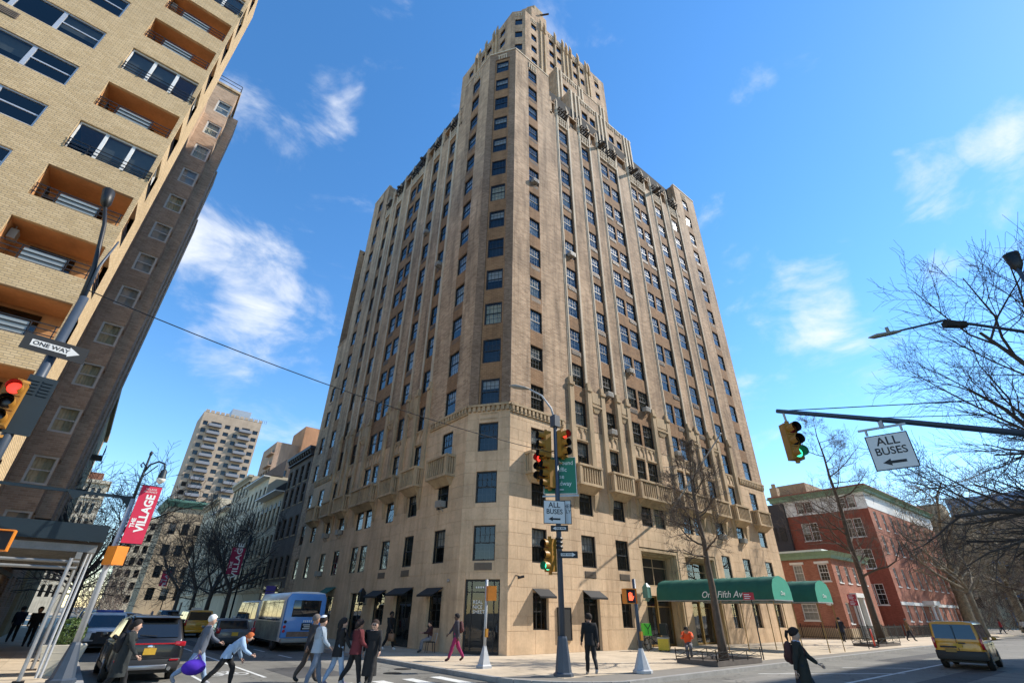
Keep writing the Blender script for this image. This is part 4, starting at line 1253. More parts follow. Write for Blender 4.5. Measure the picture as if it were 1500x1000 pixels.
# ------------------------------------------------------------ row houses beyond the tower
def rowhouse(label, y0, y1, ztop, mat, frame_mat, cols, rows, w, h, roof=None, cornice=None, ground=True, blinds=(None,None,'blind'), arches=()):
    t = thing('row_house', label, 'house', (20, (y0+y1)/2, 0), group='row houses along the side street')
    ws = []
    for z in rows:
        for i in range(cols):
            ws.append((y0+(y1-y0)*(i+.5)/cols, z, w, h))
    F, rz = face(t, (15.84,0,0), (0,1,0), (-1,0,0), y0, y1, 0, ztop, ws, mat, frame_mat, -.12, .2, 1, 2, True, blinds, M_STONE2)
    bulk(t, 15.84, 27, y0, y1, 0, ztop, mat, 'w')
    if cornice:
        c = MB(F); c.box(y0,y1,-.1,.55,ztop-.25,ztop+.1); c.box(y0,y1,-.1,.3,ztop-.9,ztop-.78)
        n = int((y1-y0)/.7)
        for i in range(n): yy = y0+.3+(y1-y0-.6)*i/(n-1); c.prism([(0,ztop-.25),(.45,ztop-.25),(.4,ztop-.5),(.12,ztop-.85),(0,ztop-.9)],'x',yy-.1,yy+.1)
        c.build('cornice', cornice, t)
    if roof:
        z0, ov, rise = roof
        c = MB(F); c.prism([(ov,z0),(ov,z0+.12),(-1.6,z0+rise),(-1.6,z0)], 'x', y0, y1); c.build('pitched_roof', M_SLATE, t)
        c = MB(F); c.box(y0,y1,.0,ov+.02,z0-.12,z0-.002); c.build('eave', M_WHITE, t)
    g = MB(F); g.box((y0+y1)/2-.6,(y0+y1)/2+.6,-.0,.12,0,2.6); g.build('door', M_WOOD, t)
    g = MB(F); g.box(y0,y1,0,.1,3.3,3.6); g.build('string_course', M_STONE2, t)
    return t, F
M_SLATE = pm('dark_slate', (0.035,0.035,0.042), .6, .3, 4.0)
M_DGREY = brick_mat('dark_grey_brick', (0.19,0.155,0.125), (0.145,0.115,0.092), (0.19,0.16,0.135), stain=.3)
M_CREAM = stone_mat('cream_stucco', (0.50,0.42,0.29), (0.32,0.25,0.16), .1, .4)
M_CREAM2 = stone_mat('pale_cream_stucco', (0.56,0.49,0.36), (0.34,0.28,0.2), .1, .4)
t, F = rowhouse('dark grey brick row house with bracketed cornice beside the tower', 53.95, 62.0, 17.6, M_DGREY, M_DARK, 4, (4.6,8.5,11.8,15.0-.9), 1.1, 2.0, cornice=M_SLATE)
sb = MB(F); sb.box(55,61,0,.08,1.0,4.2); sb.build('shop_front', M_DARK, t)
sg = MB(F); 
for i in range(3): 
    q = MB(F); q.box(55.4+1.9*i,56.9+1.9*i,.08,.1,1.3,3.9); q.build('shop_window', M_GREYGL, t)
t, F = rowhouse('cream stucco row house with slate hood above arched windows', 62.05, 71.0, 14.3, M_CREAM, M_DARK, 5, (3.9,7.2,10.4), .85, 2.1, roof=(14.1,1.1,2.4))
for i in range(5):
    q = MB(F); yy = 62.05+8.95*(i+.5)/5; q.prism([(yy-.55,12.4),(yy+.55,12.4),(yy+.4,12.9),(yy,13.1),(yy-.4,12.9)],'y',.0,.06); q.build('window_arch', M_DARK, t)
t, F = rowhouse('cream stucco row house with dark pitched dormer roof', 71.05, 82.0, 17.6, M_CREAM2, M_DARK, 5, (3.9,7.4,10.8,14.0), .95, 2.2, roof=(17.5,.8,2.6))
t, F = rowhouse('pale stucco row house with plain parapet', 82.05, 93.0, 19.6, M_CREAM2, M_DARK, 5, (3.9,7.4,10.8,14.0,16.8), .95, 1.9, cornice=M_CREAM2)
t, F = rowhouse('low cream row house with tiled hood', 93.05, 104.0, 16.6, M_CREAM, M_DARK, 5, (3.9,7.4,10.8,13.6), .95, 1.9, roof=(16.5,.7,1.6))
t, F = rowhouse('farthest cream row house on the side street', 104.05, 118.0, 19.5, M_CREAM2, M_DARK, 6, (3.9,7.4,10.8,14.0,16.8), .95, 1.9, cornice=M_CREAM)
# yellow side gable showing above the dark house
g = MB(); g.box(19,27,63,70,14,19.4); gb = thing('stair_tower', 'pale yellow rendered block above the slate hood', 'building', (23,66,14)); g.build('wall', M_PY, gb)
q = MB(); q.box(18.92,19.0,64,69,15.6,17.4); q.build('window', M_DARK, gb)
# green-corniced building closing the street
gc = thing('corner_building', 'tan stone building with green copper cornice closing the side street', 'building', (16,135,0))
M_COPPER = pm('green_copper', (0.09,0.20,0.15), .6, .25, 2.0)
M_TANST = stone_mat('tan_stone', (0.40,0.31,0.20), (0.24,0.17,0.1))
ws = [(x, z, 1.3, 2.2) for z in (3,7,11,15.2) for x in (12.2,14.6,17.0,19.4)]
face(gc, (0,128,0),(1,0,0),(0,-1,0), 10.4, 22, 0, 21, ws, M_TANST, M_DARK, -.2,.3,2,2,True,(None,'blind'))
ws = [(y, z, 1.3, 2.2) for z in (3,7,11,15.2) for y in (131,134.5,138)]
face(gc, (10.4,0,0),(0,1,0),(-1,0,0), 128, 142, 0, 21, ws, M_TANST, M_DARK, -.2,.3,2,2,True,(None,'blind'))
bulk(gc, 10.4,22,128,142,0,21,M_TANST,'ws')
c = MB(); c.frustum(10.2,22.2,127.8,142.2,20.6, 9.4,23,127,143,21.6); c.box(9.4,23,127,143,21.6,22.0); c.build('cornice', M_COPPER, gc)
# far old building with arched windows
ow = thing('loft_building', 'old pale stone building with rows of arched windows far down the street', 'building', (-6,205,0))
M_OLD = stone_mat('weathered_pale_stone', (0.50,0.44,0.33), (0.2,0.17,0.13), .2, .7)
ws = []
for i in range(6):
    for j in range(7): ws.append((-11.3+1.55*i, 4+4.6*j, .95, 3.3))
face(ow, (0,205,0),(1,0,0),(0,-1,0), -12.3, -1.7, 0, 36.5, ws, M_OLD, M_DARK, -.3,.4)
bulk(ow, -12.3,-1.7,205,220,0,36.5,M_OLD,'s')
for j in range(7):
    for i in range(6):
        q = MB(); x=-11.3+1.55*i; q.prism([(x-.48,7.0+4.6*j),(x-.48,7.35+4.6*j),(x+.48,7.35+4.6*j),(x+.48,7.0+4.6*j),(x+.3,7.2+4.6*j),(x,7.3+4.6*j),(x-.3,7.2+4.6*j)],'y',204.9,204.98); q.build('window_arch', M_OLD, ow)
c = MB(); c.box(-12.8,-1.2,204.3,220,36.2,37.2); c.box(-12.5,-1.5,204.6,220,31.5,31.9); c.build('cornice', M_OLD, ow)
c = MB(); c.box(-9,-4,208,216,37.2,40); c.build('roof_tank_house', brick_mat('red_roof_brick',(0.3,0.12,0.07),(0.25,0.1,0.06),(0.2,0.15,0.1)), ow)
ow2 = thing('loft_building', 'grey stone loft building between the trees at the end of the street', 'building', (16,245,0))
ws = [(x, 3+4.2*j, 1.6, 2.6) for j in range(7) for x in (11.5,14.2,16.9,19.6,22.3)]
face(ow2, (0,245,0),(1,0,0),(0,-1,0), 9.8, 24, 0, 33, ws, M_OLD, M_DARK, -.3,.4)
bulk(ow2, 9.8,24,245,260,0,33,M_OLD,'s')
# distant residential tower with stacks of balconies
ft = thing('residential_tower', 'distant tan high rise with stacks of dark balconies', 'building', (26,215,0))
M_FT = brick_mat('pale_tower_brick', (0.43,0.335,0.245), (0.38,0.29,0.21), (0.38,0.31,0.24), stain=.1, bump=.1)
fd = Vector((1,0,0)); FWD = 21.0; fn = Vector((0,-1,0))
if fn.y > 0: fn = -fn
FFT = frame((17.4,210.0,0), fd, fn); rzf = rz_of(fn)
ws = []
ZT = 68.2
for i in range(20):
    z = ZT-5.2-2.9*i
    for u in (9.3, 19.4): ws.append((u,z,1.9,1.5))
    for u in (1.5,12.6): ws.append((u,z,1.6,1.6))
    ws.append((5.2,z-.3,3.6,2.1)); ws.append((15.9,z-.3,3.0,2.1))
m = MB(FFT); wall(m, 0, FWD, 0, ZT, [(u-w/2,u+w/2,z,z+h) for u,z,w,h in ws], 0, .3); m.build('wall', M_FT, ft)
M_BAL = pm('balcony_slab_paint', (0.20,0.205,0.225), .8, .1)
for (u,z,w,h) in ws:
    bwin(ft, FFT, rzf, u, z, w, h, -.2, M_DARK, 1, 1, True, None, .1)
for i in range(20):
    z = ZT-5.2-2.9*i-.35
    for u in (4.6,15.4):
        b = MB(FFT); b.box(u-1.9,u+2.6,0,1.7,z,z+.18)
        b.box(u-1.9,u+2.6,1.44,1.5,z+.18,z+1.05); b.box(u-1.9,u-1.84,0,1.44,z+.18,z+1.05); b.box(u+2.54,u+2.6,0,1.44,z+.18,z+1.05)
        b.build('balcony', M_BAL, ft)
m = MB(FFT); m.quad((0,-.8,0),(FWD,-.8,0),(FWD,-.8,ZT-.2),(0,-.8,ZT-.2)); m.build('dim_interior', M_INT, ft)
m = MB(FFT); m.quad((0,0,0),(0,-16,0),(0,-16,ZT),(0,0,ZT)); m.quad((FWD,0,0),(FWD,-16,0),(FWD,-16,ZT),(FWD,0,ZT)); m.quad((0,0,ZT),(FWD,0,ZT),(FWD,-16,ZT),(0,-16,ZT)); m.build('side_wall', M_FT, ft)
for i in range(12):
    b = MB(FFT); u=.4+FWD*i/12; b.box(u,u+1.3,-.2,.1,ZT,ZT+.9); b.build('parapet_post', M_FT, ft)
b = MB(FFT); b.box(9.5,16.5,-10,-2.5,ZT,ZT+4.2); b.build('machine_room', M_STEEL, ft)
b = MB(FFT)
for i in range(9): b.bar((17+.7*i,-.5,ZT),(17+.7*i,-.5,ZT+1.5),.1)
b.build('roof_rail', M_DARK, ft)
# brick tops behind the row houses
for lab, x0,x1,y0,y1,z1,mat in (('orange brick tower top rising behind the tall corner tower',33,37,124,134,42.7,brick_mat('orange_brick',(0.50,0.25,0.13),(0.46,0.22,0.11),(0.4,0.24,0.14))),
        ('pinkish brick building with balcony bands behind the row houses',27.6,34,126,138,38.0,brick_mat('pink_brick',(0.45,0.30,0.21),(0.42,0.27,0.19),(0.4,0.3,0.2)))):
    t = thing('apartment_building', lab, 'building', ((x0+x1)/2,(y0+y1)/2,0))
    ws = [(y0+1.2+2.2*i, 3+3.0*j, 1.5, 1.5) for i in range(int((y1-y0)/2.2)) for j in range(int(z1/3)-2)] if z1 < 40 else []
    face(t, (x0,0,0),(0,1,0),(-1,0,0), y0,y1,0,z1, ws, mat, M_DARK, -.2,.3)
    ws = [(x0+1.2+2.0*i, 3+3.0*j, 1.3, 1.5) for i in range(int((x1-x0)/2.0)) for j in range(int(z1/3)-2)] if z1 < 40 else []
    face(t, (0,y0,0),(1,0,0),(0,-1,0), x0,x1,0,z1, ws, mat, M_DARK, -.2,.3)
    bulk(t, x0,x1,y0,y1,0,z1,mat,'ws')
    if z1 < 40:
        for j in range(8):
            b = MB(); b.box(x0-.8,x0,y0,y0+5,14+3*j,14.2+3*j); b.box(x0-.8,x0-.74,y0,y0+5,14.2+3*j,15+3*j); b.build('balcony', mat, t)

# ------------------------------------------------------------ red brick houses on the right
M_RB = brick_mat('red_brick', (0.46,0.19,0.12), (0.35,0.125,0.08), (0.33,0.20,0.15), bw=.22, bh=.075, stain=.2, var=.12)
M_RB2 = brick_mat('dark_red_brick', (0.33,0.092,0.058), (0.25,0.066,0.043), (0.22,0.10,0.07), stain=.2, var=.12)
M_CORN = pm('pale_green_cornice', (0.22,0.33,0.22), .7, .15)
lo = thing('brick_house', 'low two storey red brick house with pale green cornice', 'house', (63,25,0))
face(lo, (59,0,0),(0,1,0),(-1,0,0), 20.3,30,0,7.1, [(23.65,5.0,.95,1.6),(21.2,5.0,.95,1.6),(23.5,1.5,1.5,1.5),(27,5.0,.95,1.6)], M_RB, M_WHITE, -.08,.16,3,2,True,(None,'full'),M_WHITE,fr=.09)
lf_, lrz = face(lo, (0,20.3,0),(1,0,0),(0,-1,0), 59,69,0,7.1, [(60.4,4.9,.95,1.6),(62.7,4.9,.95,1.6),(65.0,4.9,.95,1.6),(67.3,4.9,.95,1.6),(60.2,1.3,.95,1.8),(66.6,1.3,.95,1.8)], M_RB, M_WHITE, -.08,.16,3,2,True,(None,'full'),M_WHITE,fr=.09)
bulk(lo, 59,69,20.3,30,0,7.1,M_RB,'ws')
for y in (23.65,21.2,27):
    k = MB(); k.box(58.93,59.0,y-.7,y+.7,6.62,6.85); k.build('window_lintel', M_WHITE, lo)
c = MB(); c.box(58.75,69.2,20.05,30,7.1,7.4); c.frustum(58.75,69.2,20.05,30,7.4, 58.4,69.5,19.7,30,7.75); c.build('cornice', M_CORN, lo)
c = MB(); c.box(59.5,68,21,29,7.75,8.05); c.build('roof_curb', M_WHITE, lo)
pt = MB(lf_); pt.box(61.7,61.95,0,.5,0,3.6); pt.box(63.55,63.8,0,.5,0,3.6); pt.box(61.6,63.9,0,.6,3.6,4.0); pt.build('door_surround', M_WHITE, lo)
dr = MB(lf_); dr.box(62.0,63.5,-.02,.06,0.2,3.4); dr.build('door', M_DARK, lo)
ba = MB(); ba.box(58.92,58.999,20.3,30,0,.9); ba.box(59,69,20.22,20.299,0,.9); ba.build('stone_base', M_TANST, lo)
ln_ = MB(); ln_.M = Matrix.Translation((58.5,21.3,3.15)); ln_.lathe([(.05,-.35),(.3,-.25),(.32,.2),(.1,.35)],12); ln_.bar((0,0,.3),(.5,0,.5),.05); ln_.build('wall_lantern', M_WHITE, lo)
tl = thing('brick_house', 'tall red brick house with white attic band behind the low house', 'house', (90,28,0))
tw = []
for z in (3.2,7.2,10.95):
    for y in (21.9,23.0,27.3,28.4): tw.append((y,z,1.0,2.3))
for y in (21.9,23.0,27.3,28.4): tw.append((y,14.55,.9,1.45))
F1, r1 = face(tl, (77,0,0),(0,1,0),(-1,0,0), 20.2,32,0,17, tw, M_RB2, M_WHITE, -.08,.16,2,2,True,(None,'blind'),M_WHITE,fr=.08)
tw = []
for z in (1.5,5.2,9.0,12.0):
    for i in range(9): tw.append((79+3.2*i,z,1.1,2.1))
F2, r2 = face(tl, (0,20.2,0),(1,0,0),(0,-1,0), 77,108,0,17, tw, M_RB, M_WHITE, -.08,.16,2,2,True,(None,'blind','full'),M_WHITE,fr=.08)  # sunlit pink of this face put into a paler brick than the side
bulk(tl, 77,108,20.2,32,0,17,M_RB2,'ws')
wb = MB(F1)
wall(wb, 20.2, 32, 14.3, 16.4, [(y-.55,y+.55,14.5,16.05) for y in (21.9,23.0,27.3,28.4)], .05, .06); wb.build('attic_band', M_WHITE, tl)
wb = MB(F2); wb.box(76.95,108,0,.05,14.5,16.4); wb.build('attic_band', M_WHITE, tl)
c = MB(); c.box(76.6,108.3,19.8,32.3,16.4,16.75); c.frustum(76.6,108.3,19.8,32.3,16.75,76.2,108.6,19.4,32.6,17.05); c.build('cornice', M_CORN, tl)
c = MB(); c.box(76.4,108.4,19.6,32.4,17.05,17.3); c.build('roof_edge', M_RB, tl)
pt = MB(F2); 
for x in (86.5,88.6): pt.cyl((x,.8,0),(x,.8,3.3),.17,.15,10)
pt.box(86.1,89,0,1.2,3.3,3.8); pt.build('porch', M_WHITE, tl)
wf = MB(F2); wf.box(77,108,0,.08,3.2,3.55); wf.build('string_course', M_WHITE, tl)
pr = MB(F1); pr.box(22.6,25.4,0,1.5,3.4,3.75); pr.box(22.7,22.9,1.2,1.4,0,3.4); pr.box(25.1,25.3,1.2,1.4,0,3.4); pr.build('porch', M_WHITE, tl)
# blocks behind the houses
gt = thing('rear_building', 'dark grey rendered wall with tan roof block and tall chimney', 'building', (78,38,0))
g = MB(); g.box(76.5,79.3,30.5,38,0,16.2); g.build('wall', pm('dark_grey_render',(0.060,0.055,0.055),.9,.15,.6), gt)
g = MB(); g.box(79.5,90,27.8,31.9,0,19.3); g.build('tan_block', M_TANST, gt)
for y in (31.0,32.2): q = MB(); q.box(76.42,76.5,y,y+.8,11.2,13.0); q.build('window', M_DARK, gt)
g = MB(); g.box(77.0,78.0,31.0,32.0,16.2,18.7); g.cyl((77.5,31.5,18.7),(77.5,31.5,19.3),.3,.3,10); g.build('chimney', M_TANST, gt)
# iron fences
def fence(label, pts, h=1.15, step=.16):
    t = thing('iron_fence', label, 'fence', (pts[0][0],pts[0][1],0), group='iron fences of the red brick houses')
    pk = MB(); ra = MB()
    for a, b in zip(pts, pts[1:]):
        L = math.hypot(b[0]-a[0], b[1]-a[1]); n = int(L/step)
        for i in range(n+1):
            x = a[0]+(b[0]-a[0])*i/n; y = a[1]+(b[1]-a[1])*i/n
            pk.bar((x,y,.0),(x,y,h+(.12 if i % 12 == 0 else 0)),.03 if i % 12 else .07)
        for z in (.15,h-.12): ra.bar((a[0],a[1],z),(b[0],b[1],z),.035)
    pk.build('pickets', M_DARK, t, kind='stuff'); ra.build('rails', M_DARK, t)
fence('iron picket fence round the low red house', [(57.6,30),(57.6,18.9),(69.5,18.9)])
fence('iron picket fence before the tall red house', [(70.2,18.9),(106,18.9)])
# far right towers behind the park
fb = thing('office_building', 'blue glass block at the far right behind bare trees', 'building', (205,25,0))
M_BLUEG = pm('blue_glass_cladding', (0.10,0.20,0.36), .25, .25, .4)
ws = [(y, 4+4*j, 3.2, 2.6) for j in range(7) for y in (12,16,20,24,28)]
face(fb, (195,0,0),(0,1,0),(-1,0,0), 9,31,0,33, ws, M_BLUEG, M_ALU, -.2,.3)
bulk(fb, 195,215,9,31,0,33,M_BLUEG,'w')
fb = thing('office_building', 'pinkish stone block at the far right edge below the blue glass', 'building', (180,12,0))
M_PINK = stone_mat('pink_granite', (0.36,0.24,0.19), (0.25,0.17,0.13))
ws = [(y, 4+4*j, 1.8, 2.6) for j in range(5) for y in (-2,2,6,10,14,18)]
face(fb, (176,0,0),(0,1,0),(-1,0,0), -6,21,0,25, ws, M_PINK, M_DARK, -.2,.3)
bulk(fb, 176,190,-6,21,0,25,M_PINK,'w')
fb = thing('stone_building', 'grey brown block with roof tank behind the bare trees', 'building', (172,40,0))
ws = [(y, 4+4*j, 1.6, 2.4) for j in range(5) for y in (28,31,34,37,40,43)]
face(fb, (165,0,0),(0,1,0),(-1,0,0), 25,46,0,24, ws, M_TANST, M_DARK, -.2,.3)
bulk(fb, 165,180,25,46,0,24,M_TANST,'w'); q = MB(); q.box(168,174,28,33,24,28); q.build('roof_tank', M_TANST, fb)
# unseen block across the avenue, added and sized to shade the roadway
ac_ = MB(); ac_.box(16,86,-44,-13,0,47)
struct(ac_.build('building_across_avenue', M_PY))

# ------------------------------------------------------------ green entrance canopies
def canopy(label, cx, y0, txt):
    hw = 1.16; zb, zt = 2.62, 3.88
    t = thing('entrance_canopy', label, 'canopy', (cx, (y0+21.4)/2, 0), group='green entrance canopies of the tower')
    prof = [(-hw,zb),(-hw,zb+.42),(-hw*.93,zb+.75),(-hw*.72,zb+1.05),(-hw*.38,zt-.07),(0,zt),(hw*.38,zt-.07),(hw*.72,zb+1.05),(hw*.93,zb+.75),(hw,zb+.42),(hw,zb)]
    m = MB(); vs = []
    n = len(prof); K = 45
    for k_ in range(K+1):
        y = y0+(21.42-y0)*k_/K; sag = .022*abs(math.sin(math.pi*9*k_/K)) if 0 < k_ < K else 0
        vs += [(cx+x*(1-sag), y, z-(sag if z > zb+.1 else 0)) for x, z in prof]
    m.add(vs, [(j*n+i,j*n+i+1,(j+1)*n+i+1,(j+1)*n+i) for j in range(K) for i in range(n-1)]); m.build('canvas_vault', M_GREEN, t, True)
    m = MB(); m.add([(cx+x, y0-.012, z) for x, z in prof], [tuple(range(n))]); e = m.build('canvas_end', M_MINT, t)
    m = MB(); 
    for x in (-hw,hw): m.bar((cx+x,y0,zb),(cx+x,21.42,zb),.045)
    m.bar((cx-hw,y0,zb),(cx+hw,y0,zb),.045)
    k = 5
    for i in range(k+1):
        yy = y0+(21.4-y0)*i/k
        m.bar((cx-hw,yy,zb+.02),(cx+hw,yy,zb+.02),.03)
    m.build('canopy_frame', M_STEEL, t)
    for i in range(1,9):
        yy = y0+(21.4-y0)*i/9; q = MB(); vs2 = []
        for d in (-.02,.02): vs2 += [(cx+x*1.006, yy+d, z+.006) for x, z in prof]
        q.add(vs2, [(j,j+1,j+1+n,j+n) for j in range(n-1)]); q.build('canvas_seam', M_GREEN, t, True)
    for yy in (y0+.08, y0+3.2):
        for x in (-hw+.02, hw-.02):
            p = MB(); p.cyl((cx+x,yy,0),(cx+x,yy,zb),.028,None,8); p.build('post', M_BRASS, t)
    text(txt, .50, M_LETTER, t, textframe((cx-hw-.02, (y0+21.4)/2-.9, zb+.30), (0,-1,0)), shear=.35, xs=1.0, ext=.006, name='lettering')
    text('One', .30, M_LETTER, e, textframe((cx, y0-.03, zb+.36), (1,0,0)), shear=.35, name='lettering')
canopy('long green canopy lettered One Fifth Ave over the nearer entrance', 31.35, 13.75, 'One Fifth Ave.')
canopy('second green canopy over the farther entrance', 36.9, 13.65, 'One Fifth Ave.')

# ------------------------------------------------------------ bare winter trees
M_BARK = pm('grey_brown_bark', (0.115,0.082,0.058), .95, .3, 6.0, .6, 25)
M_BARK2 = pm('pale_mottled_bark', (0.24,0.195,0.13), .95, .45, 3.0, .5, 20)
M_BARK3 = pm('dark_wet_bark', (0.085,0.07,0.06), .95, .3, 6.0, .5, 25)
M_TWIG = pm('twig_bark', (0.13,0.095,0.07), .95, .2, 6.0)
def tree(name, label, loc, height, r0, seed, style='round', fork=.35, spread=1.0, bark=None, twig=None, levels=4, dens=1.0, lean=(0,0), group='bare street trees', cat='tree', minr=.006, rz0=None):
    rng = random.Random(seed)
    t = thing(name, label, cat, loc, rng.uniform(0,6.28) if rz0 is None else rz0, group)
    trunk, crown = MB(), MB()
    bark = bark or M_BARK; twig = twig or M_TWIG
    def rv(s=1.0): return Vector((rng.gauss(0,s),rng.gauss(0,s),rng.gauss(0,s)))
    def limb(p, d, r, L, lev, up):
        n = 6 if lev <= 1 else (4 if lev == 2 else 3)
        pts = [p.copy()]; rs = [r]; d = d.normalized()
        for i in range(n):
            d = (d + rv(.16 if lev else .05) + Vector((0,0,up))*.12).normalized()
            p = p + d*(L/n); pts.append(p.copy()); rs.append(max(minr, r*(1-(i+1)/n*.72)))
        mb = trunk if lev <= 1 else crown
        mb.tube(pts, rs, 8 if lev == 0 else (6 if lev == 1 else (4 if lev == 2 else 3)), cap=False)
        if lev >= levels: return
        k = max(2, int(dens*(7 if lev == 1 else (7 if lev == 2 else 5))))
        for j in range(k):
            f = .22+.78*(j+rng.random()*.7)/k
            x = min(f,.999)*n; i = int(x); q = pts[i].lerp(pts[i+1], x-i); rr = (rs[i]+(rs[i+1]-rs[i])*(x-i))
            ax = (pts[min(i+1,n)]-pts[i]).normalized()
            side = rv().cross(ax)
            side = side.normalized() if side.length > 1e-4 else Vector((1,0,0))
            ang = rng.uniform(.5,1.0)
            nd = ax*math.cos(ang)+side*math.sin(ang)
            limb(q, nd, max(minr, rr*rng.uniform(.45,.65)), L*rng.uniform(.38,.62)*(1.15-f*.35), lev+1, up*.8)
    H = height
    base = Vector((0,0,-.05))
    if style == 'leader':
        n = 10; pts = []; rs = []
        for i in range(n+1):
            f = i/n; pts.append(Vector((lean[0]*f*H+rng.gauss(0,.03)*f*3, lean[1]*f*H+rng.gauss(0,.03)*f*3, f*H-.05))); rs.append(max(.012,r0*(1-f)**.8*(1.25 if i == 0 else 1)))
        trunk.tube(pts, rs, 9)
        m = int(20*dens)
        for j in range(m):
            f = fork+(1-fork)*(j+.5)/m*.98; x = f*n; i = int(x); q = pts[i].lerp(pts[min(i+1,n)], x-i)
            a = rng.uniform(0,6.28); el = rng.uniform(.05,.55)
            L = H*spread*(.42*(1-f)**.7+.05)*rng.uniform(.7,1.2)
            limb(q, Vector((math.cos(a)*math.cos(el),math.sin(a)*math.cos(el),math.sin(el))), max(.012,rs[i]*.42), L, 2 if levels <= 3 else 1, .9)
    else:
        zf = H*fork; n = 6; pts = []; rs = []
        for i in range(n+1):
            f = i/n; pts.append(Vector((lean[0]*f*zf+rng.gauss(0,.02)*zf*.3*f, lean[1]*f*zf+rng.gauss(0,.02)*zf*.3*f, f*zf-.05))); rs.append(r0*(1.35 if i == 0 else 1.06-.24*f))
        trunk.tube(pts, rs, 10)
        k = rng.randint(4,6)
        for j in range(k):
            a = 6.28*j/k+rng.uniform(-.4,.4); el = rng.uniform(.55,1.25)
            L = (H-zf)*rng.uniform(.8,1.05)
            dv = Vector((math.cos(a)*math.cos(el)*spread,math.sin(a)*math.cos(el)*spread,math.sin(el)))
            limb(pts[-1]+Vector((0,0,-rng.random()*.12*zf)), dv, r0*rng.uniform(.45,.62), L, 1, .9 if style == 'round' else .2)
        for j in range(int(3*dens)):
            a = rng.uniform(0,6.28); q = pts[4].lerp(pts[6], rng.random())
            limb(q, Vector((math.cos(a),math.sin(a),.25)), r0*.25, (H-zf)*.5*spread, 2, .1)
    trunk.build('trunk', bark, t, True, world=False); crown.build('crown', twig, t, False, world=False)
    return t
def copy_tree_obj(src, label, loc, rz, sc, group):
    r = src.copy(); COL.objects.link(r); r.location = loc; r.rotation_euler = (0,0,rz); r.scale = (sc,sc,sc); r['label'] = label; r['group'] = group
    for ch in src.children:
        c = ch.copy(); COL.objects.link(c); c.parent = r
    return r
t1 = tree('street_tree', 'young bare tree in the guarded pit before the green canopy', (23.9,13.75,0), 10.2, .20, 11, 'leader', .42, .72, dens=1.1, lean=(.0,-.0), levels=4)
t2 = tree('street_tree', 'slender bare tree with a tall leader before the red houses', (49.6,15.1,0), 18.5, .27, 5, 'leader', .24, .8, dens=1.1, bark=M_BARK)
t3 = tree('street_tree', 'old bare tree leaning in from the right edge of the view', (28.3,-3.6,0), 12.6, .40, 23, 'wide', .32, 1.5, bark=M_BARK3, twig=M_BARK3, dens=1.85, levels=4, lean=(-.2,.42), rz0=0.0)
# trees in the park
p1 = tree('park_tree', 'big pale plane tree with forked trunk at the park corner', (103,19.3,0), 24, .75, 41, 'wide', .34, 1.25, bark=M_BARK2, twig=M_BARK2, dens=1.25, group='bare park trees', minr=.02)
p2 = tree('park_tree', 'bare park tree in front of the tall red house wall', (90,15.8,0), 17, .33, 47, 'round', .30, 1.1, bark=M_BARK2, twig=M_BARK2, dens=1.1, group='bare park trees', minr=.016)
p3 = tree('park_tree', 'dark slim bare tree rightmost among the park trees', (96,8.2,0), 11, .25, 53, 'wide', .36, 1.2, bark=M_BARK3, twig=M_BARK, dens=1.1, group='bare park trees', minr=.014)
k = 0
for src, lab, loc, rz, sc in ((p2,'pale bare tree just left of the plane tree',(112,26,0),1.0,1.25),(p1,'bare tree behind the yellow taxi roof',(122,16,0),2.1,.85),(p2,'bare tree half hidden behind the plane tree',(128,24,0),3.3,1.4),
        (p3,'slim bare tree beside the park path',(112,11.5,0),2.0,1.25),(p1,'far bare tree under the blue glass block',(140,14,0),4.0,.95),(p2,'far bare tree at the right edge of the park',(132,6,0),5.0,1.3),(p3,'small dark bare tree at the right picture edge',(104,4.5,0),4.2,1.1),(p2,'far bare tree between the park and the grey block',(150,30,0),.4,1.5),
        (p1,'faraway bare tree in the middle of the park',(150,20,0),.4,.9)):
    copy_tree_obj(src, lab, loc, rz, sc, 'bare park trees')
# side street trees
s1 = tree('street_tree', 'bare tree nearest in front of the cream row houses', (12.4,60,0), 11.5, .24, 61, 'round', .32, 1.3, bark=M_BARK3, twig=M_BARK3, dens=1.2, group='bare side street trees', minr=.012)
s2 = tree('street_tree', 'bare tree over the parked cars on the left side street', (0.3,46,0), 11, .2, 67, 'wide', .34, 1.3, bark=M_BARK3, twig=M_BARK3, dens=1.1, group='bare side street trees', minr=.012)
for src, lab, loc, rz, sc in ((s1,'second bare tree before the row houses',(12.4,69,0),2.0,1.05),(s2,'third bare tree before the row houses',(12.4,79,0),1.0,1.1),(s1,'farthest bare tree before the row houses',(12.4,92,0),4.0,1.1),
        (s2,'far bare tree along the left pavement',(0.3,64,0),3.0,1.05),(s1,'farthest bare tree along the left pavement',(0.2,84,0),5.0,1.1)):
    copy_tree_obj(src, lab, loc, rz, sc, 'bare side street trees')
fw = MB(); rng = random.Random(3)
for i in range(2600):
    x = rng.uniform(118,160) if i % 3 else rng.uniform(2,11)
    y = rng.uniform(2,40) if i % 3 else rng.uniform(150,190)
    z = abs(rng.gauss(0,1))*5
    d = Vector((rng.gauss(0,1),rng.gauss(0,1),abs(rng.gauss(0,1))+.4)).normalized()*rng.uniform(1.5,4)
    p = Vector((x,y,z)); fw.tube([p,p+d*.6,p+d+Vector((0,0,.4))],[.05,.035,.015],3,False)
o = fw.build('far_thicket', M_TWIG); o['kind'] = 'stuff'; o['label'] = 'far tangle of bare twigs at the ends of the streets'; o['category'] = 'thicket'

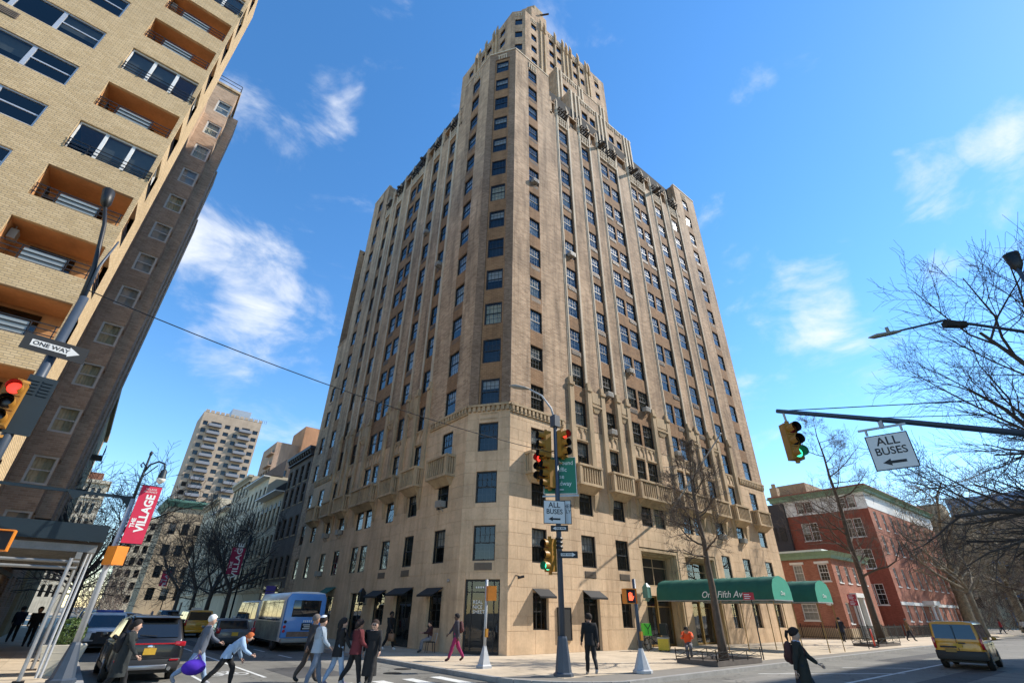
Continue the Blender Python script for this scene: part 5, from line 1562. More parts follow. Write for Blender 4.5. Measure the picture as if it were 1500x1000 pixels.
# ------------------------------------------------------------ street furniture
M_SIGY = pm('signal_yellow', (0.36,0.165,0.018), .5, .2, 6.0)
M_SIGD = pm('signal_black', (0.012,0.012,0.014), .6, .1)
M_RED_ON = emit_mat('red_lamp_lit', (1.0,0.03,0.02), 2.2)
M_GRN_ON = emit_mat('green_lamp_lit', (0.05,0.9,0.45), 1.3)
M_LENS = pm('dark_lens', (0.03,0.018,0.015), .25, .2)
M_LENSR = pm('dim_red_lens', (0.22,0.012,0.010), .25, .2)
M_ORNG = pm('orange_housing', (0.72,0.22,0.015), .5, .15)
M_SIGNW = pm('sign_white', (0.70,0.69,0.66), .45, .06)
M_SIGNG = pm('sign_green', (0.0,0.17,0.085), .45, .08)
M_SIGNR = pm('sign_red', (0.50,0.018,0.03), .5, .08)
M_MAROON = pm('banner_red', (0.60,0.02,0.065), .7, .1)
M_MAROON2 = pm('banner_maroon', (0.30,0.015,0.06), .7, .1)
M_LPOLE = pm('pale_grey_pole', (0.42,0.43,0.44), .45, .12, 5.0)
M_TEAL = pm('dark_teal_paint', (0.005,0.016,0.024), .55, .15)
def signal(label, loc, az, lit, group='traffic signal heads', sc=1.0):
    """three-lens head; az = direction it faces"""
    t = thing('traffic_signal', label, 'traffic light', loc, az, group)
    t.scale = (sc,sc,sc)
    b = MB(); b.box(-.16,.10,-.19,.19,-.56,.56)
    for z in (-.373,0,.373): b.box(.10,.13,-.175,.175,z-.17,z+.17)
    b.box(-.04,.04,-.05,.05,.56,.66); b.box(-.04,.04,-.05,.05,-.66,-.56)
    b.build('housing', M_SIGY, t, world=False)
    for i, z in enumerate((.373,0,-.373)):
        v = MB(); n = 14; vs = []; fs = []
        for k in range(n+1):
            a = -math.pi*.28+math.pi*1.56*k/n
            for x in (.13,.40):
                r = .165 if x < .2 else .155
                vs.append((x, r*math.cos(a), z+r*math.sin(a)))
        for k in range(n): fs.append((2*k,2*k+1,2*k+3,2*k+2))
        v.add(vs, fs); o = v.build('visor', [M_SIGY], t, True, world=False)
        iv = MB(); iv.add([(p[0], p[1]*.96, z+(p[2]-z)*.96) for p in vs], fs); iv.build('visor_lining', M_SIGD, t, world=False)
        l = MB(); on = lit == i
        l.ell((.125,0,z),.035,.145,.145,14,6); l.build('lens', (M_RED_ON if i == 0 else M_GRN_ON) if on else (M_LENSR if i == 0 else M_LENS), t, True, world=False)
    return t
def plate(parent, c, az, w, h, mat, name='plate', edge=None, th=.012):
    """flat sign plate facing az; returns its text frame"""
    f = Vector((math.cos(az),math.sin(az),0)); r = Vector((-math.sin(az),math.cos(az),0))
    fr = textframe(c, r)
    m = MB(fr); m.box(-w/2,w/2,-h/2,h/2,-th,0); o = m.build(name, edge or mat, parent)
    if edge:
        m = MB(fr); m.box(-w/2+.025,w/2-.025,-h/2+.025,h/2-.025,0,.003); m.build('sign_face', mat, o)
    return o, fr
def oneway(label, c, az, right=True, s=1.0, group='one way signs', post=None):
    t = thing('one_way_sign', label, 'sign', c, 0, group)
    w, h = .92*s, .31*s
    o, fr = plate(t, c, az, w, h, M_LETTERB, 'sign_plate')
    m = MB(fr); q = 1 if right else -1
    pts = [(-.40*s,-.075*s),(.22*s,-.075*s),(.22*s,-.115*s),(.41*s,0),(.22*s,.115*s),(.22*s,.075*s),(-.40*s,.075*s)]
    pts = [(x*q*.86,y*.82) for x,y in pts]
    m.add([(x,y,.006) for x,y in pts],[tuple(range(7))]); m.build('arrow', M_SIGNW, o)
    text('ONE WAY', .105*s, M_LETTERB, o, fr @ Matrix.Translation((-.06*s*q,0,.008)), ext=.001, xs=1.05, bold=.003)
    return t
def allbuses(label, c, az, s=1.0):
    t = thing('bus_sign', label, 'sign', c, 0, 'all buses signs')
    w, h = .92*s, .92*s
    o, fr = plate(t, c, az, w, h, M_SIGNW, 'sign_plate', M_LETTERB)
    text('ALL', .30*s, M_LETTERB, o, fr @ Matrix.Translation((0,.27*s,.005)), ext=.001, bold=.004)
    text('BUSES', .27*s, M_LETTERB, o, fr @ Matrix.Translation((0,.01*s,.005)), ext=.001, bold=.004, xs=.95)
    m = MB(fr); a = [(-.26,-.27),(-.08,-.18),(-.08,-.235),(.24,-.235),(.24,-.305),(-.08,-.305),(-.08,-.36)]
    m.add([(x*s,y*s,.006) for x,y in a],[tuple(range(7))]); m.build('arrow', M_LETTERB, o)
    return t
def pedsignal(label, loc, az, hand):
    t = thing('pedestrian_signal', label, 'crossing signal', loc, az, 'pedestrian signals')
    b = MB(); b.box(-.2,.06,-.23,.23,-.26,.26); b.build('housing', M_ORNG, t, world=False)
    v = MB(); v.box(.06,.15,-.23,-.2,-.26,.26); v.box(.06,.15,.2,.23,-.26,.26); v.box(.06,.15,-.2,.2,.23,.26); v.build('visor', M_ORNG, t, world=False)
    s = MB(); s.box(.06,.065,-.2,.2,-.23,.22); s.build('screen', M_SIGD, t, world=False)
    if hand:
        hm = MB(); hm.box(.066,.07,-.08,.08,-.15,.03)
        for i in range(4): hm.box(.066,.07,-.08+.042*i,-.05+.042*i,.03,.14-.02*abs(i-1.5))
        hm.bar((.068,.08,-.1),(.068,.13,0),.03); hm.build('hand_symbol', emit_mat('orange_red_hand',(1.0,.12,.05),1.2), t, world=False)
    return t
def pole(name, label, loc, h, r0, r1, mat, base='oct', cat='pole', group=None, brad=.24, bh=.85, bmat=None):
    t = thing(name, label, cat, loc, 0, group)
    s = MB(); s.cyl((0,0,bh*.9),(0,0,h),r0,r1,12); s.build('shaft', mat, t, True, world=False)
    b = MB(); n = 8 if base == 'oct' else 4
    b.lathe([(brad,0),(brad,.08),(brad*.82,.12),(r0*1.45,bh-.06),(r0*1.25,bh)], n); o = b.build('base', bmat or mat, t, world=False)
    if base != 'oct': o.rotation_euler = (0,0,math.pi/4)
    return t
# --- signal pole at the tower's corner
CPX, CPY = 13.72, 13.84
cp_ = pole('signal_pole', 'tall blue grey signal pole crowded with signs on the tower corner', (CPX,CPY,0), 9.3, .115, .085, M_POLE, brad=.34, bh=1.15)
tow = Vector((-CPX,-CPY,0)).normalized()          # towards the viewer
rgt = Vector((math.sin(_a),-math.cos(_a),0))      # to the right in the picture
azv = math.atan2(tow.y, tow.x)
def cpt(r, f, z): return Vector((CPX,CPY,z)) + rgt*r + tow*f
a = MB(); P0 = cpt(0,0,9.0); pts = [P0, cpt(-.15,0,9.6), cpt(-.55,.1,10.15), cpt(-1.1,.2,10.42)]
a.tube([p-Vector((CPX,CPY,0)) for p in pts], [.05,.045,.04,.035], 8); a.build('lamp_arm', M_LPOLE, cp_, True, world=False)
l = MB(); p = cpt(-1.1,.2,10.42)-Vector((CPX,CPY,0)); q = cpt(-1.95,.35,10.5)-Vector((CPX,CPY,0))
l.tube([p,p.lerp(q,.25),p.lerp(q,.75),q],[.06,.13,.15,.05],10,True,.6); l.build('lamp_head', M_AC, cp_, True, world=False)
jb = MB(); jb.box(-.15,.15,-.15,.15,8.75,9.25); jb.build('junction_box', M_POLE, cp_, world=False)
for r, z in ((-.25,7.7),(-.25,6.4),(.22,8.5),(.22,7.2)):
    b = MB(); b.bar((0,0,z),tuple(rgt*r*1.1+Vector((0,0,z))),.05); b.build('bracket', M_SIGY, cp_, world=False)
azl = math.atan2(-rgt.y,-rgt.x)
signal('upper yellow signal head facing left on the corner pole', tuple(cpt(-.42,.05,7.95)), azl+.45, None)
signal('lower yellow signal head facing left on the corner pole', tuple(cpt(-.30,.0,6.75)), azl+.5, None)
signal('small signal head lit red half hidden on the corner pole', tuple(cpt(-.62,-.35,7.1)), azl+.9, 0)
signal('yellow signal head facing right with red light on the corner pole', tuple(cpt(.28,.05,8.0)), azv+.75, 0)
signal('low yellow signal head with green light on the corner pole', tuple(cpt(-.36,.05,3.72)), azl+.8, 2)
for z in (3.1,4.25): b = MB(); b.bar((0,0,z),tuple(rgt*-.34+Vector((0,0,z))),.04); b.build('bracket', M_SIGY, cp_, world=False)
gs = thing('direction_sign', 'green street sign reading Southbound Traffic Use Broadway behind the pole', 'sign', tuple(cpt(.05,-.16,6.75)))
o, fr = plate(gs, cpt(.12,-.16,6.75), azv, 1.35, 1.5, M_SIGNG, 'sign_plate', M_SIGNW)
for i, tx in enumerate(('Southbound','Traffic','Use','Broadway')): text(tx, .25, M_LETTER, o, fr @ Matrix.Translation((0,.50-.28*i,.006)), ext=.001, xs=.92)
m = MB(fr); m.add([(x,y,.006) for x,y in [(-.14,-.58),(-.02,-.52),(-.02,-.56),(.14,-.56),(.14,-.60),(-.02,-.60),(-.02,-.64)]],[tuple(range(7))]); m.build('arrow', M_SIGNW, o)
b = MB(); b.bar(tuple(rgt*-.6+Vector((0,0,5.86))),tuple(rgt*.85+Vector((0,0,5.92))),.06); b.build('sign_bracket', M_STEEL, cp_, world=False)
allbuses('white ALL BUSES sign with left arrow on the corner pole', tuple(cpt(-.14,.14,5.25)), azv+.25, .95)
o, fr = plate(cp_, cpt(.25,-.14,5.3), azv, .55, .9, M_SIGNW, 'rear_sign', M_LETTERB)
text('OTHER\nONLY', .2, M_LETTERB, o, fr @ Matrix.Translation((0,.12,.006)), ext=.001)
oneway('small one way sign pointing left below the ALL BUSES sign', tuple(cpt(.03,.13,4.66)), azv, False, .72)
oneway('one way sign pointing right on the corner pole', tuple(cpt(.32,.14,3.74)), azv, True, .78)
for z in (4.3,4.15,4.0): b = MB(); b.lathe([(.13,-.05),(.15,0),(.13,.05)],10,(0,0,z)); b.build('cable_clamp', M_DARK, cp_, world=False)
# --- pedestrian poles
pp = pole('signal_post', 'pale grey pedestrian signal post on a square base', (13.0,17.37,0), 3.0, .055, .055, M_LPOLE, 'sq', brad=.30, bh=.72)
b = MB(); b.box(-.06,.06,-.12,-.05,1.0,1.28); b.build('push_button', M_SIGY, pp, world=False)
pedsignal('orange pedestrian signal on the pale grey post', (13.13,17.22,2.5), -.35, False)
pp = pole('signal_post', 'blue grey pedestrian signal post before the delivery bikes', (16.97,13.04,0), 3.05, .07, .065, M_POLE, 'oct', brad=.36, bh=.75, bmat=M_LPOLE)
b = MB(); b.box(-.06,.06,-.13,-.06,1.0,1.28); b.build('push_button', M_SIGY, pp, world=False)
pedsignal('pedestrian signal showing a red hand near the green canopy', (16.78,13.15,2.45), azv+.35, True)
# --- left lamp post with banner
lp = pole('lamp_post', 'old style lamp post with red banner at the left corner', (0.59,20.21,0), 4.9, .085, .07, M_LPOLE, 'oct', 'lamp post', None, .34, .95, M_POLE)
s = MB(); s.cyl((0,0,4.85),(0,0,6.35),.05,.03,8); s.ell((0,0,6.4),.05,.05,.09,8,5); s.build('upper_shaft', M_TEAL, lp, True, world=False)
r2 = Vector((.76,-.65,0)).normalized()
pts = [Vector((0,0,5.75)),r2*.12+Vector((0,0,6.02)),r2*.38+Vector((0,0,6.13)),r2*.62+Vector((0,0,6.05)),r2*.68+Vector((0,0,5.85))]
s = MB(); s.tube(pts,.03,8); s.tube([Vector((0,0,5.6)),r2*.2+Vector((0,0,5.8)),r2*.4+Vector((0,0,6.0))],.018,6)
s.tube([Vector((0,0,5.95)),r2*-.15+Vector((0,0,6.1)),r2*-.2+Vector((0,0,6.0)),r2*-.12+Vector((0,0,5.93))],.02,6); s.build('scroll_arm', M_TEAL, lp, True, world=False)
s = MB(); c = r2*.68; s.lathe([(.03,.28),(.09,.22),(.11,.0),(.14,-.04)],10,(c.x,c.y,5.6)); s.build('lantern_hood', M_TEAL, lp, True, world=False)
s = MB(); s.lathe([(.135,-.04),(.12,-.12),(.05,-.2)],10,(c.x,c.y,5.6)); s.build('lantern_glass', pm('frosted_glass',(0.7,0.68,0.6),.3,.05), lp, True, world=False)
s = MB(); s.bar((0,0,4.92),tuple(Vector((-3.6,.35,4.98))),.06,.09); s.prism([(-.02,4.6),(-.02,4.95),(-.4,4.95)],'y',-.03,.03); s.build('sign_arm', M_TEAL, lp, world=False)
s = MB(); s.prism([(-1.7,4.95),(-1.45,4.7),(-1.2,4.95)],'y',.08,.14); s.build('gusset_plate', M_TEAL, lp, world=False)
def banner(label, c, az, w, h, mat, txt, lean=0):
    t = thing('street_banner', label, 'banner', c, 0, 'red street banners')
    o, fr = plate(t, c, az, w, h, mat, 'banner_cloth', th=.01)
    text('VILLAGE', .36*w/.62, M_LETTER, o, fr @ Matrix.Translation((w*.12,h*.02,.003)) @ Matrix.Rotation(math.pi/2,4,'Z'), ext=.001, bold=.012, xs=h/1.9*1.02)
    if txt: text(txt, .17*w/.62, M_LETTER, o, fr @ Matrix.Translation((-w*.28,-h*.16,.003)) @ Matrix.Rotation(math.pi/2,4,'Z'), ext=.001, bold=.006)
    text('VILLAGE\nALLIANCE', .09*w/.62, M_LETTER, o, fr @ Matrix.Translation((0,h*.42,.003)), ext=.001)
    b = MB(fr); b.bar((-w/2-.1,h/2+.01,-.02),(w/2,h/2+.01,-.02),.03); b.bar((-w/2-.1,-h/2-.01,-.02),(w/2,-h/2-.01,-.02),.03); b.build('banner_rod', M_TEAL, t)
azL = math.atan2(-20.2,-.6)
banner('bright red VILLAGE banner on the left lamp post', (0.97,20.02,4.45), azL+.1, .56, 1.75, M_MAROON, 'THE')
pedsignal('orange pedestrian signal back on the left lamp post', (0.72,20.0,3.2), .5, False)
pedsignal('orange framed crossing signal at the left picture edge', (-1.9,19.2,3.35), azL, False)
# other banners on posts down the side street
for label, x, y, zc, mat in (('maroon THE VILLAGE banner before the row houses',12.05,55.5,5.8,M_MAROON2),('small red banner far down the side street',12.1,104,6.0,M_MAROON)):
    p = pole('lamp_post', 'dark lamp post carrying the '+('maroon banner' if y < 80 else 'far red banner'), (x,y,0), 8.2, .08, .06, M_DARK, cat='lamp post', brad=.25)
    s = MB(); s.tube([(0,0,8.0),(-.4,0,8.5),(-1.2,0,8.55),(-1.5,0,8.3)],.04,6); s.build('lamp_arm', M_DARK, p, world=False)
    banner(label, (x-.75 if y < 80 else x-.8,y,zc), -math.pi/2, 1.15, 2.3, mat, 'THE')
sp_ = pole('bus_stop_sign', 'purple bus stop sign post behind the white van', (11.9,43.5,0), 2.6, .03, .03, M_DARK, cat='sign', brad=.1, bh=.3)
M_PURP = pm('purple_sign', (0.06,0.035,0.22), .5, .1)
for z in (2.35,2.8,3.2): s = MB(); s.box(-.45,.25,-.03,.03,z-.18,z+.18); s.build('sign_panel', M_PURP, sp_, world=False)
# --- signal pole at the far left
LX, LY = -1.95, 13.2
ls = pole('signal_pole', 'blue grey signal pole topped by a lamp at the left edge', (LX,LY,0), 8.0, .10, .085, M_POLE, brad=.3, bh=1.1)
s = MB(); s.tube([(0,0,7.6),(-.12,.1,8.8),(-.4,.3,10.2),(-.62,.48,10.9)],[.06,.05,.045,.04],8); s.build('lamp_arm', M_DARK, ls, True, world=False)
s = MB(); s.tube([(0,0,8.0),(-.05,.05,8.9),(.05,.0,9.7)],[.035,.03,.02],6); s.build('lamp_brace', M_POLE, ls, True, world=False)
s = MB(); s.tube([(-.60,.46,10.8),(-.64,.50,11.0),(-.70,.54,11.35)],[.06,.17,.2],10,True,.7); s.build('lamp_head', M_DARK, ls, True, world=False)
azp = math.atan2(-LY,-LX)
oneway('large one way sign pointing right on the left pole', (LX+.02,LY-.16,6.6), azp+.0, True, 1.15)
signal('yellow signal head lit red at the far left edge', (LX-.20,LY-.26,5.25), azp-.15, 0, sc=.80)
bp = MB(textframe((LX-.02,LY-.1,5.35),(Vector((-math.sin(azp),math.cos(azp),0))))); bp.box(-.12,.34,-.6,.62,-.02,0.0)
for k in range(5):
    for x0 in (-.08,.13): bp.box(x0,x0+.16,.22+.07*k,.26+.07*k,0,.015)
bp.build('back_plate', M_TEAL, ls)
s = MB(); s.bar((0,0,5.8),(-.22,-.28,5.75),.05); s.bar((0,0,4.7),(-.22,-.28,4.6),.05); s.build('bracket', M_SIGY, ls, world=False)
def wire(label, a, b, sag, r=.012, n=14):
    a = Vector(a); b = Vector(b)
    t = thing('overhead_wire', label, 'wire', tuple(a))
    m = MB(); m.tube([a.lerp(b,i/n)-Vector((0,0,sag*4*(i/n)*(1-i/n))) for i in range(n+1)], r, 4); m.build('cable', M_DARK, t)
wire('black span wire from the left pole across to the corner pole', (LX,LY,8.2), (CPX-.1,CPY,7.6), .35, .014)
# --- right mast arm
RX, RY = 23.6, -3.75
rm = pole('signal_pole', 'blue steel mast arm reaching in from the right edge', (RX,RY,0), 8.6, .16, .12, M_POLE, brad=.4, bh=1.0)
tip = Vector((13.15,4.76,6.66)); rt = Vector((RX,RY,5.45))
s = MB(); off = Vector((RX,RY,0))
pts = [tip-off, tip.lerp(rt,.25)-off+Vector((0,0,.05)), tip.lerp(rt,.55)-off+Vector((0,0,.04)), rt-off]; s.tube(pts,[.055,.075,.095,.11],10); s.build('mast_arm', M_POLE, rm, True, world=False)
s = MB(); s.tube([tip-off,Vector((0,0,7.6))],.014,4); s.tube([tip.lerp(rt,.15)-off,Vector((0,0,7.0))],.012,4); s.build('guy_wire', M_DARK, rm, world=False)
s = MB(); g = [(16.5,2.04,9.26),(17.7,1.05,9.66),(19.4,-.33,9.30),(21.5,-2.05,8.5),(23.6,-3.75,7.6)]; s.tube([Vector(p)-off for p in g],[.03,.04,.05,.06,.07],8); s.build('lamp_arm', M_POLE, rm, True, world=False)
s = MB(); p = Vector((16.55,2.0,9.25))-off; q = Vector((15.75,2.65,9.02))-off; s.tube([p,p.lerp(q,.2),p.lerp(q,.8),q],[.05,.10,.12,.03],8,True,.5); s.box(p.x-.3,p.x-.22,p.y+.2,p.y+.28,p.z-.02,p.z+.14); s.build('lamp_head', M_AC, rm, True, world=False)
s = MB(); p = Vector((17.6,1.1,9.5))-off; s.bar(p,p+Vector((.5,-.4,0)),.18,.16); s.build('sensor_box', M_DARK, rm, world=False)
sgl = tip+Vector((.12,-.1,0)); s = MB(); s.tube([sgl-off,sgl-off+Vector((.05,0,-.3))],.03,6); s.build('signal_hanger', M_STEEL, rm, world=False)
signal('hanging yellow signal head with green light on the mast arm', (sgl.x+.05,sgl.y,sgl.z-.84), math.atan2(-4.7,-13.2)+.65, 2, sc=.85)
c = tip.lerp(rt,.20); azs = math.atan2(-c.y,-c.x)
s = MB(); rr = Vector((-math.sin(azs),math.cos(azs),0)); 
s.bar(c-off-rr*.55+Vector((0,0,-.18)),c-off+rr*.5+Vector((0,0,-.18)),.05); s.bar(c-off,c-off+Vector((0,0,-.2)),.1)
for k in (-.38,.38): s.bar(c-off+rr*k+Vector((0,0,-.18)),c-off+rr*k+Vector((0,0,-.34)),.05)
s.build('sign_hanger', M_STEEL, rm, world=False)
allbuses('white ALL BUSES sign hanging from the right mast arm', tuple(c+Vector((0,0,-.82))), azs, 1.0)
rl_ = pole('lamp_post', 'thin lamp post whose head shows at the upper right edge', (16.75,-.83,0), 10.0, .07, .05, M_POLE, cat='lamp post')
s = MB(); s.tube([(0,0,9.9),(.02,-.02,10.1),(.04,-.04,10.5)],[.05,.13,.17],10,True,.7); s.build('lamp_head', M_DARK, rl_, True, world=False)
# --- parking signs
for label, x, y, n in (('red parking sign on a thin post by the long canopy',27.05,13.48,1),('red parking signs stacked on a post beyond the canopies',42.48,13.81,2)):
    p = thing('parking_sign', label, 'sign', (x,y,0), 0, 'red parking signs')
    s = MB(); s.cyl((0,0,0),(0,0,2.95+.3*(n-1)),.03,None,8); s.build('post', M_DARK, p, world=False)
    for k in range(n):
        fr0 = Vector((x,y,2.72+.36*k)); az = math.atan2(-y,-x)
        o, fr = plate(p, fr0+Vector((math.cos(az),math.sin(az),0))*.05-rgt*.12, az, .52, .33, M_SIGNR, 'sign_plate')
        m = MB(fr)
        for j in range(3): m.box(-.2,.05+.06*(j%2),.07-.085*j-.016,.07-.085*j+.016,0,.002)
        m.build('sign_print', M_LETTER, o)
dl = thing('delineator_post', 'orange flexible delineator post beside the second tree', 'post', (45.2,14.27,0))
s = MB(); s.cyl((0,0,.08),(0,0,1.15),.055,.05,10); s.build('tube', pm('red_orange_plastic',(0.75,0.06,0.03),.5,.05), dl, True, world=False)
s = MB(); s.lathe([(.2,0),(.18,.06),(.07,.1)],12); s.build('rubber_foot', M_DARK, dl, world=False)
# --- tree pits with low guards
M_SOIL = pm('bare_soil', (0.09,0.065,0.045), .95, .4, 9.0, .6)
def pit(label, x0, x1, y0, y1):
    t = thing('tree_pit', label, 'tree pit', ((x0+x1)/2,(y0+y1)/2,0), 0, 'guarded tree pits')
    s = MB(); s.box(x0+.1,x1-.1,y0+.1,y1-.1,-.005,.05); s.build('soil', M_SOIL, t)
    s = MB(); s.box(x0,x1,y0,y0+.1,0,.18); s.box(x0,x1,y1-.1,y1,0,.18); s.box(x0,x0+.1,y0+.1,y1-.1,0,.18); s.box(x1-.1,x1,y0+.1,y1-.1,0,.18); s.build('stone_edge', pm('dark_edge_stone',(0.12,0.1,0.085),.8,.2) if x0 < 30 else bpy.data.materials['dark_edge_stone'], t)
    for (a, b) in (((x0,y0),(x1,y0)),((x0,y1),(x1,y1)),((x0,y0),(x0,y1))):
        g = MB(); n = 3
        for i in range(n+1): px_, py_ = a[0]+(b[0]-a[0])*i/n, a[1]+(b[1]-a[1])*i/n; g.cyl((px_,py_,.15),(px_,py_,.58 if i in (0,n) else .5),.022,None,6)
        g.bar((a[0],a[1],.5),(b[0],b[1],.5),.025); g.bar((a[0],a[1],.25),(b[0],b[1],.25),.02)
        for i in range(n):
            u = [a[k]+(b[k]-a[k])*i/n for k in (0,1)]; v = [a[k]+(b[k]-a[k])*(i+1)/n for k in (0,1)]
            g.bar((u[0],u[1],.25),(v[0],v[1],.5),.014); g.bar((u[0],u[1],.5),(v[0],v[1],.25),.014)
        g.build('guard_rail', M_DARK, t)
pit('stone edged tree pit with low iron guard near the worker', 21.6,25.4,12.75,14.7); pit('far tree pit with low iron guard by the red sign', 46.2,51.0,14.3,16.0)
# --- sidewalk shed on the left with planter
sh = thing('sidewalk_shed', 'scaffold sidewalk shed with dark teal parapet at the left corner', 'scaffold', (-1.5,24,0))
s = MB(); s.box(-9,.3,20.95,21.03,3.62,4.12); s.box(.24,.32,21.03,40,3.62,4.12); s.build('parapet', M_TEAL, sh)
s = MB(); s.box(-3.05,.22,21.05,40,3.55,3.62); s.box(-9,-3.05,21.05,21.45,3.55,3.62); s.build('deck', M_WOOD, sh)
M_SHEDST = pm('shed_steel', (0.20,0.20,0.19), .5, .2)
for i in range(14):
    s = MB(); y = 21.1+.62*i; s.box(-3.0,.2,y,y+.06,3.32,3.54); s.build('joist', M_SHEDST, sh)
s = MB(); s.box(-.25,-.1,21.06,40,3.12,3.31); s.build('girder', M_SHEDST, sh); s = MB(); s.box(-2.9,-2.75,21.06,40,3.12,3.31); s.build('girder', M_SHEDST, sh)
for (x,y) in ((-.31,20.85),(-.17,24.5),(-.17,28.2),(-.17,32),(-2.85,21.2),(-2.85,24.5),(-2.85,28.2),(-2.85,32)):
    s = MB(); s.cyl((x,y,.04),(x,y,3.12),.05,None,8); s.build('post', M_STEEL, sh); s = MB(); s.box(x-.13,x+.13,y-.13,y+.13,0,.04); s.build('foot_plate', M_WOOD, sh)
for dx in (0,.1):
    s = MB(); s.cyl((.02+dx,21.44,.04),(.02+dx,21.44,3.3),.035,None,8); s.build('post', M_LPOLE, sh)
for z in (2.85,3.02): s = MB(); s.cyl((-6,20.9,z),(-.1,20.9,z),.045,None,8); s.build('cross_pipe', M_SHEDST, sh)
pl = thing('planter', 'cream planter box holding a clipped round shrub', 'planter', (.42,22.85,0))
s = MB(); s.frustum(-.4,.4,-.4,.4,0,-.55,.55,-.55,.55,.78)
for z in (.2,.4,.6):
    e = .4+.15*z/.78+.004; s.box(-e,e,-e,e,z-.008,z+.008)
s.build('box', pm('cream_planter',(0.62,0.57,0.46),.6,.1), pl, world=False)
s = MB(); s.box(-.5,.5,-.5,.5,.72,.76); s.build('soil', M_SOIL, pl, world=False)
M_LEAF = pm('boxwood_leaf', (0.060,0.105,0.018), .6, .35, 9.0)
bush = MB(); rb = random.Random(9)
for i in range(1700):
    d = Vector((rb.gauss(0,1),rb.gauss(0,1),rb.gauss(0,1))).normalized(); r = .40*rb.uniform(.80,1.05); p = Vector((d.x*r*1.05,d.y*r*1.05,1.12+d.z*r))
    u = (d+Vector((rb.gauss(0,.5),rb.gauss(0,.5),rb.gauss(0,.5)))).normalized(); a1 = u.orthogonal().normalized()*.035; a2 = u.cross(a1).normalized()*.022
    bush.add([p-a1,p+a2,p+a1,p-a2],[(0,1,2,3)])
pb = thing('shrub', 'round clipped green shrub growing in the cream planter', 'shrub', (.42,22.85,.76))
bush.build('foliage', M_LEAF, pb, kind='stuff').location = (.42,22.85,0)
s = MB(); s.cyl((.42,22.85,.74),(.42,22.85,1.1),.03,None,6); s.build('stem', M_BARK, pb)
# --- delivery bicycles and crate by the entrance
def wheelring(m, c, r, w, ax, n=18, t=.022):
    ax = Vector(ax).normalized(); u = ax.orthogonal().normalized(); v = ax.cross(u)
    pts = [Vector(c)+u*(r*math.cos(2*math.pi*k/n))+v*(r*math.sin(2*math.pi*k/n)) for k in range(n+1)]
    m.tube(pts, t, 5, False)
def ebike(label, loc, rz, bagmat, bagname):
    t = thing('delivery_bicycle', label, 'bicycle', loc, rz, 'delivery bicycles by the entrance')
    for x in (-.5,.5):
        m = MB(); wheelring(m,(x,0,.33),.31,0,(0,1,0)); w = m.build('wheel', M_DARK, t, world=False)
        k = MB()
        for i in range(10): a = math.pi*i/5; k.bar((x,0,.33),(x+.3*math.cos(a),0,.33+.3*math.sin(a)),.006)
        k.build('spokes', M_STEEL, w, world=False)
    m = MB(); 
    for a, b in (((-.5,0,.33),(-.1,0,.3)),((-.1,0,.3),(-.25,0,.8)),((-.25,0,.8),(.32,0,.75)),((-.1,0,.3),(.36,0,.62)),((.5,0,.33),(.32,0,.95)),((-.5,0,.33),(-.22,0,.7))): m.cyl(a,b,.022,None,6)
    m.build('frame', M_BLACK, t, world=False)
    m = MB(); m.ell((-.27,0,.86),.14,.07,.035); m.build('saddle', M_DARK, t, True, world=False)
    m = MB(); m.tube([(.25,-.3,1.05),(.33,-.12,1.0),(.33,.12,1.0),(.25,.3,1.05)],.015,6); m.build('handlebar', M_DARK, t, world=False)
    m = MB(); m.box(-.75,-.3,-.22,.22,.78,.83); m.box(-.72,-.33,-.21,.21,.83,1.38); b = m.build(bagname, bagmat, t, world=False)
    m = MB(); m.bar((-.73,-.2,1.36),(-.73,.0,1.1),.03); m.bar((-.73,.2,1.36),(-.73,.0,1.1),.03); m.bar((-.73,0,1.1),(-.73,0,.85),.03); m.build('straps', M_BLACK, b, world=False)
    return t
M_LIME = pm('lime_bag', (0.09,0.55,0.05), .6, .1)
ebike('delivery bicycle with lime green insulated bag by the entrance', (26.9,20.4,0), math.pi*.35, M_LIME, 'delivery_bag')
ebike('delivery bicycle with black bag by the entrance', (27.9,20.2,0), math.pi*.6, M_BLACK, 'delivery_bag')
cr_ = thing('insulated_crate', 'yellow insulated delivery box on the sidewalk by the bikes', 'box', (27.75,19.6,0), .5)
s = MB(); s.box(-.35,.35,-.3,.3,0.06,.62); s.build('box', pm('yellow_box',(0.62,0.42,0.02),.5,.15), cr_, world=False)
s = MB(); s.box(-.37,.37,-.32,.32,.62,.68); s.build('lid', pm('grey_lid',(0.35,0.33,0.3),.6,.1), cr_, world=False)
for x in (-.28,.28):
    for y in (-.24,.24): s = MB(); s.cyl((x,y,0),(x,y,.07),.03,None,6); s.build('foot', M_DARK, cr_, world=False)

# ------------------------------------------------------------ vehicles
M_CARGL = pm('dark_car_glass', (0.012,0.014,0.016), .04, 0, spec=.9)
M_TYRE = pm('tyre_rubber', (0.016,0.016,0.016), .85, .1)
M_RIM = pm('alloy_rim', (0.32,0.32,0.33), .3, .1, metal=.8)
M_TAIL = pm('tail_lamp_red', (0.42,0.012,0.02), .15, 0, coat=.5)
M_HEAD = pm('headlamp_lens', (0.6,0.62,0.65), .1, 0, coat=.5)
M_TRIM = pm('black_plastic_trim', (0.02,0.02,0.021), .55, .1)
M_PLATE = pm('yellow_plate', (0.62,0.36,0.03), .5, .1)
def paint(name, col): return pm(name, col, .30, .05, 2.0, coat=.45, spec=.5, obj=True)
def bevel(o, w=.04, seg=2):
    m = o.modifiers.new('bevel', 'BEVEL'); m.width = w; m.segments = seg; m.limit_method = 'ANGLE'; m.angle_limit = rad(25); m.harden_normals = False
    for p in o.data.polygons: p.use_smooth = True
    return o
wheel_cache = {}
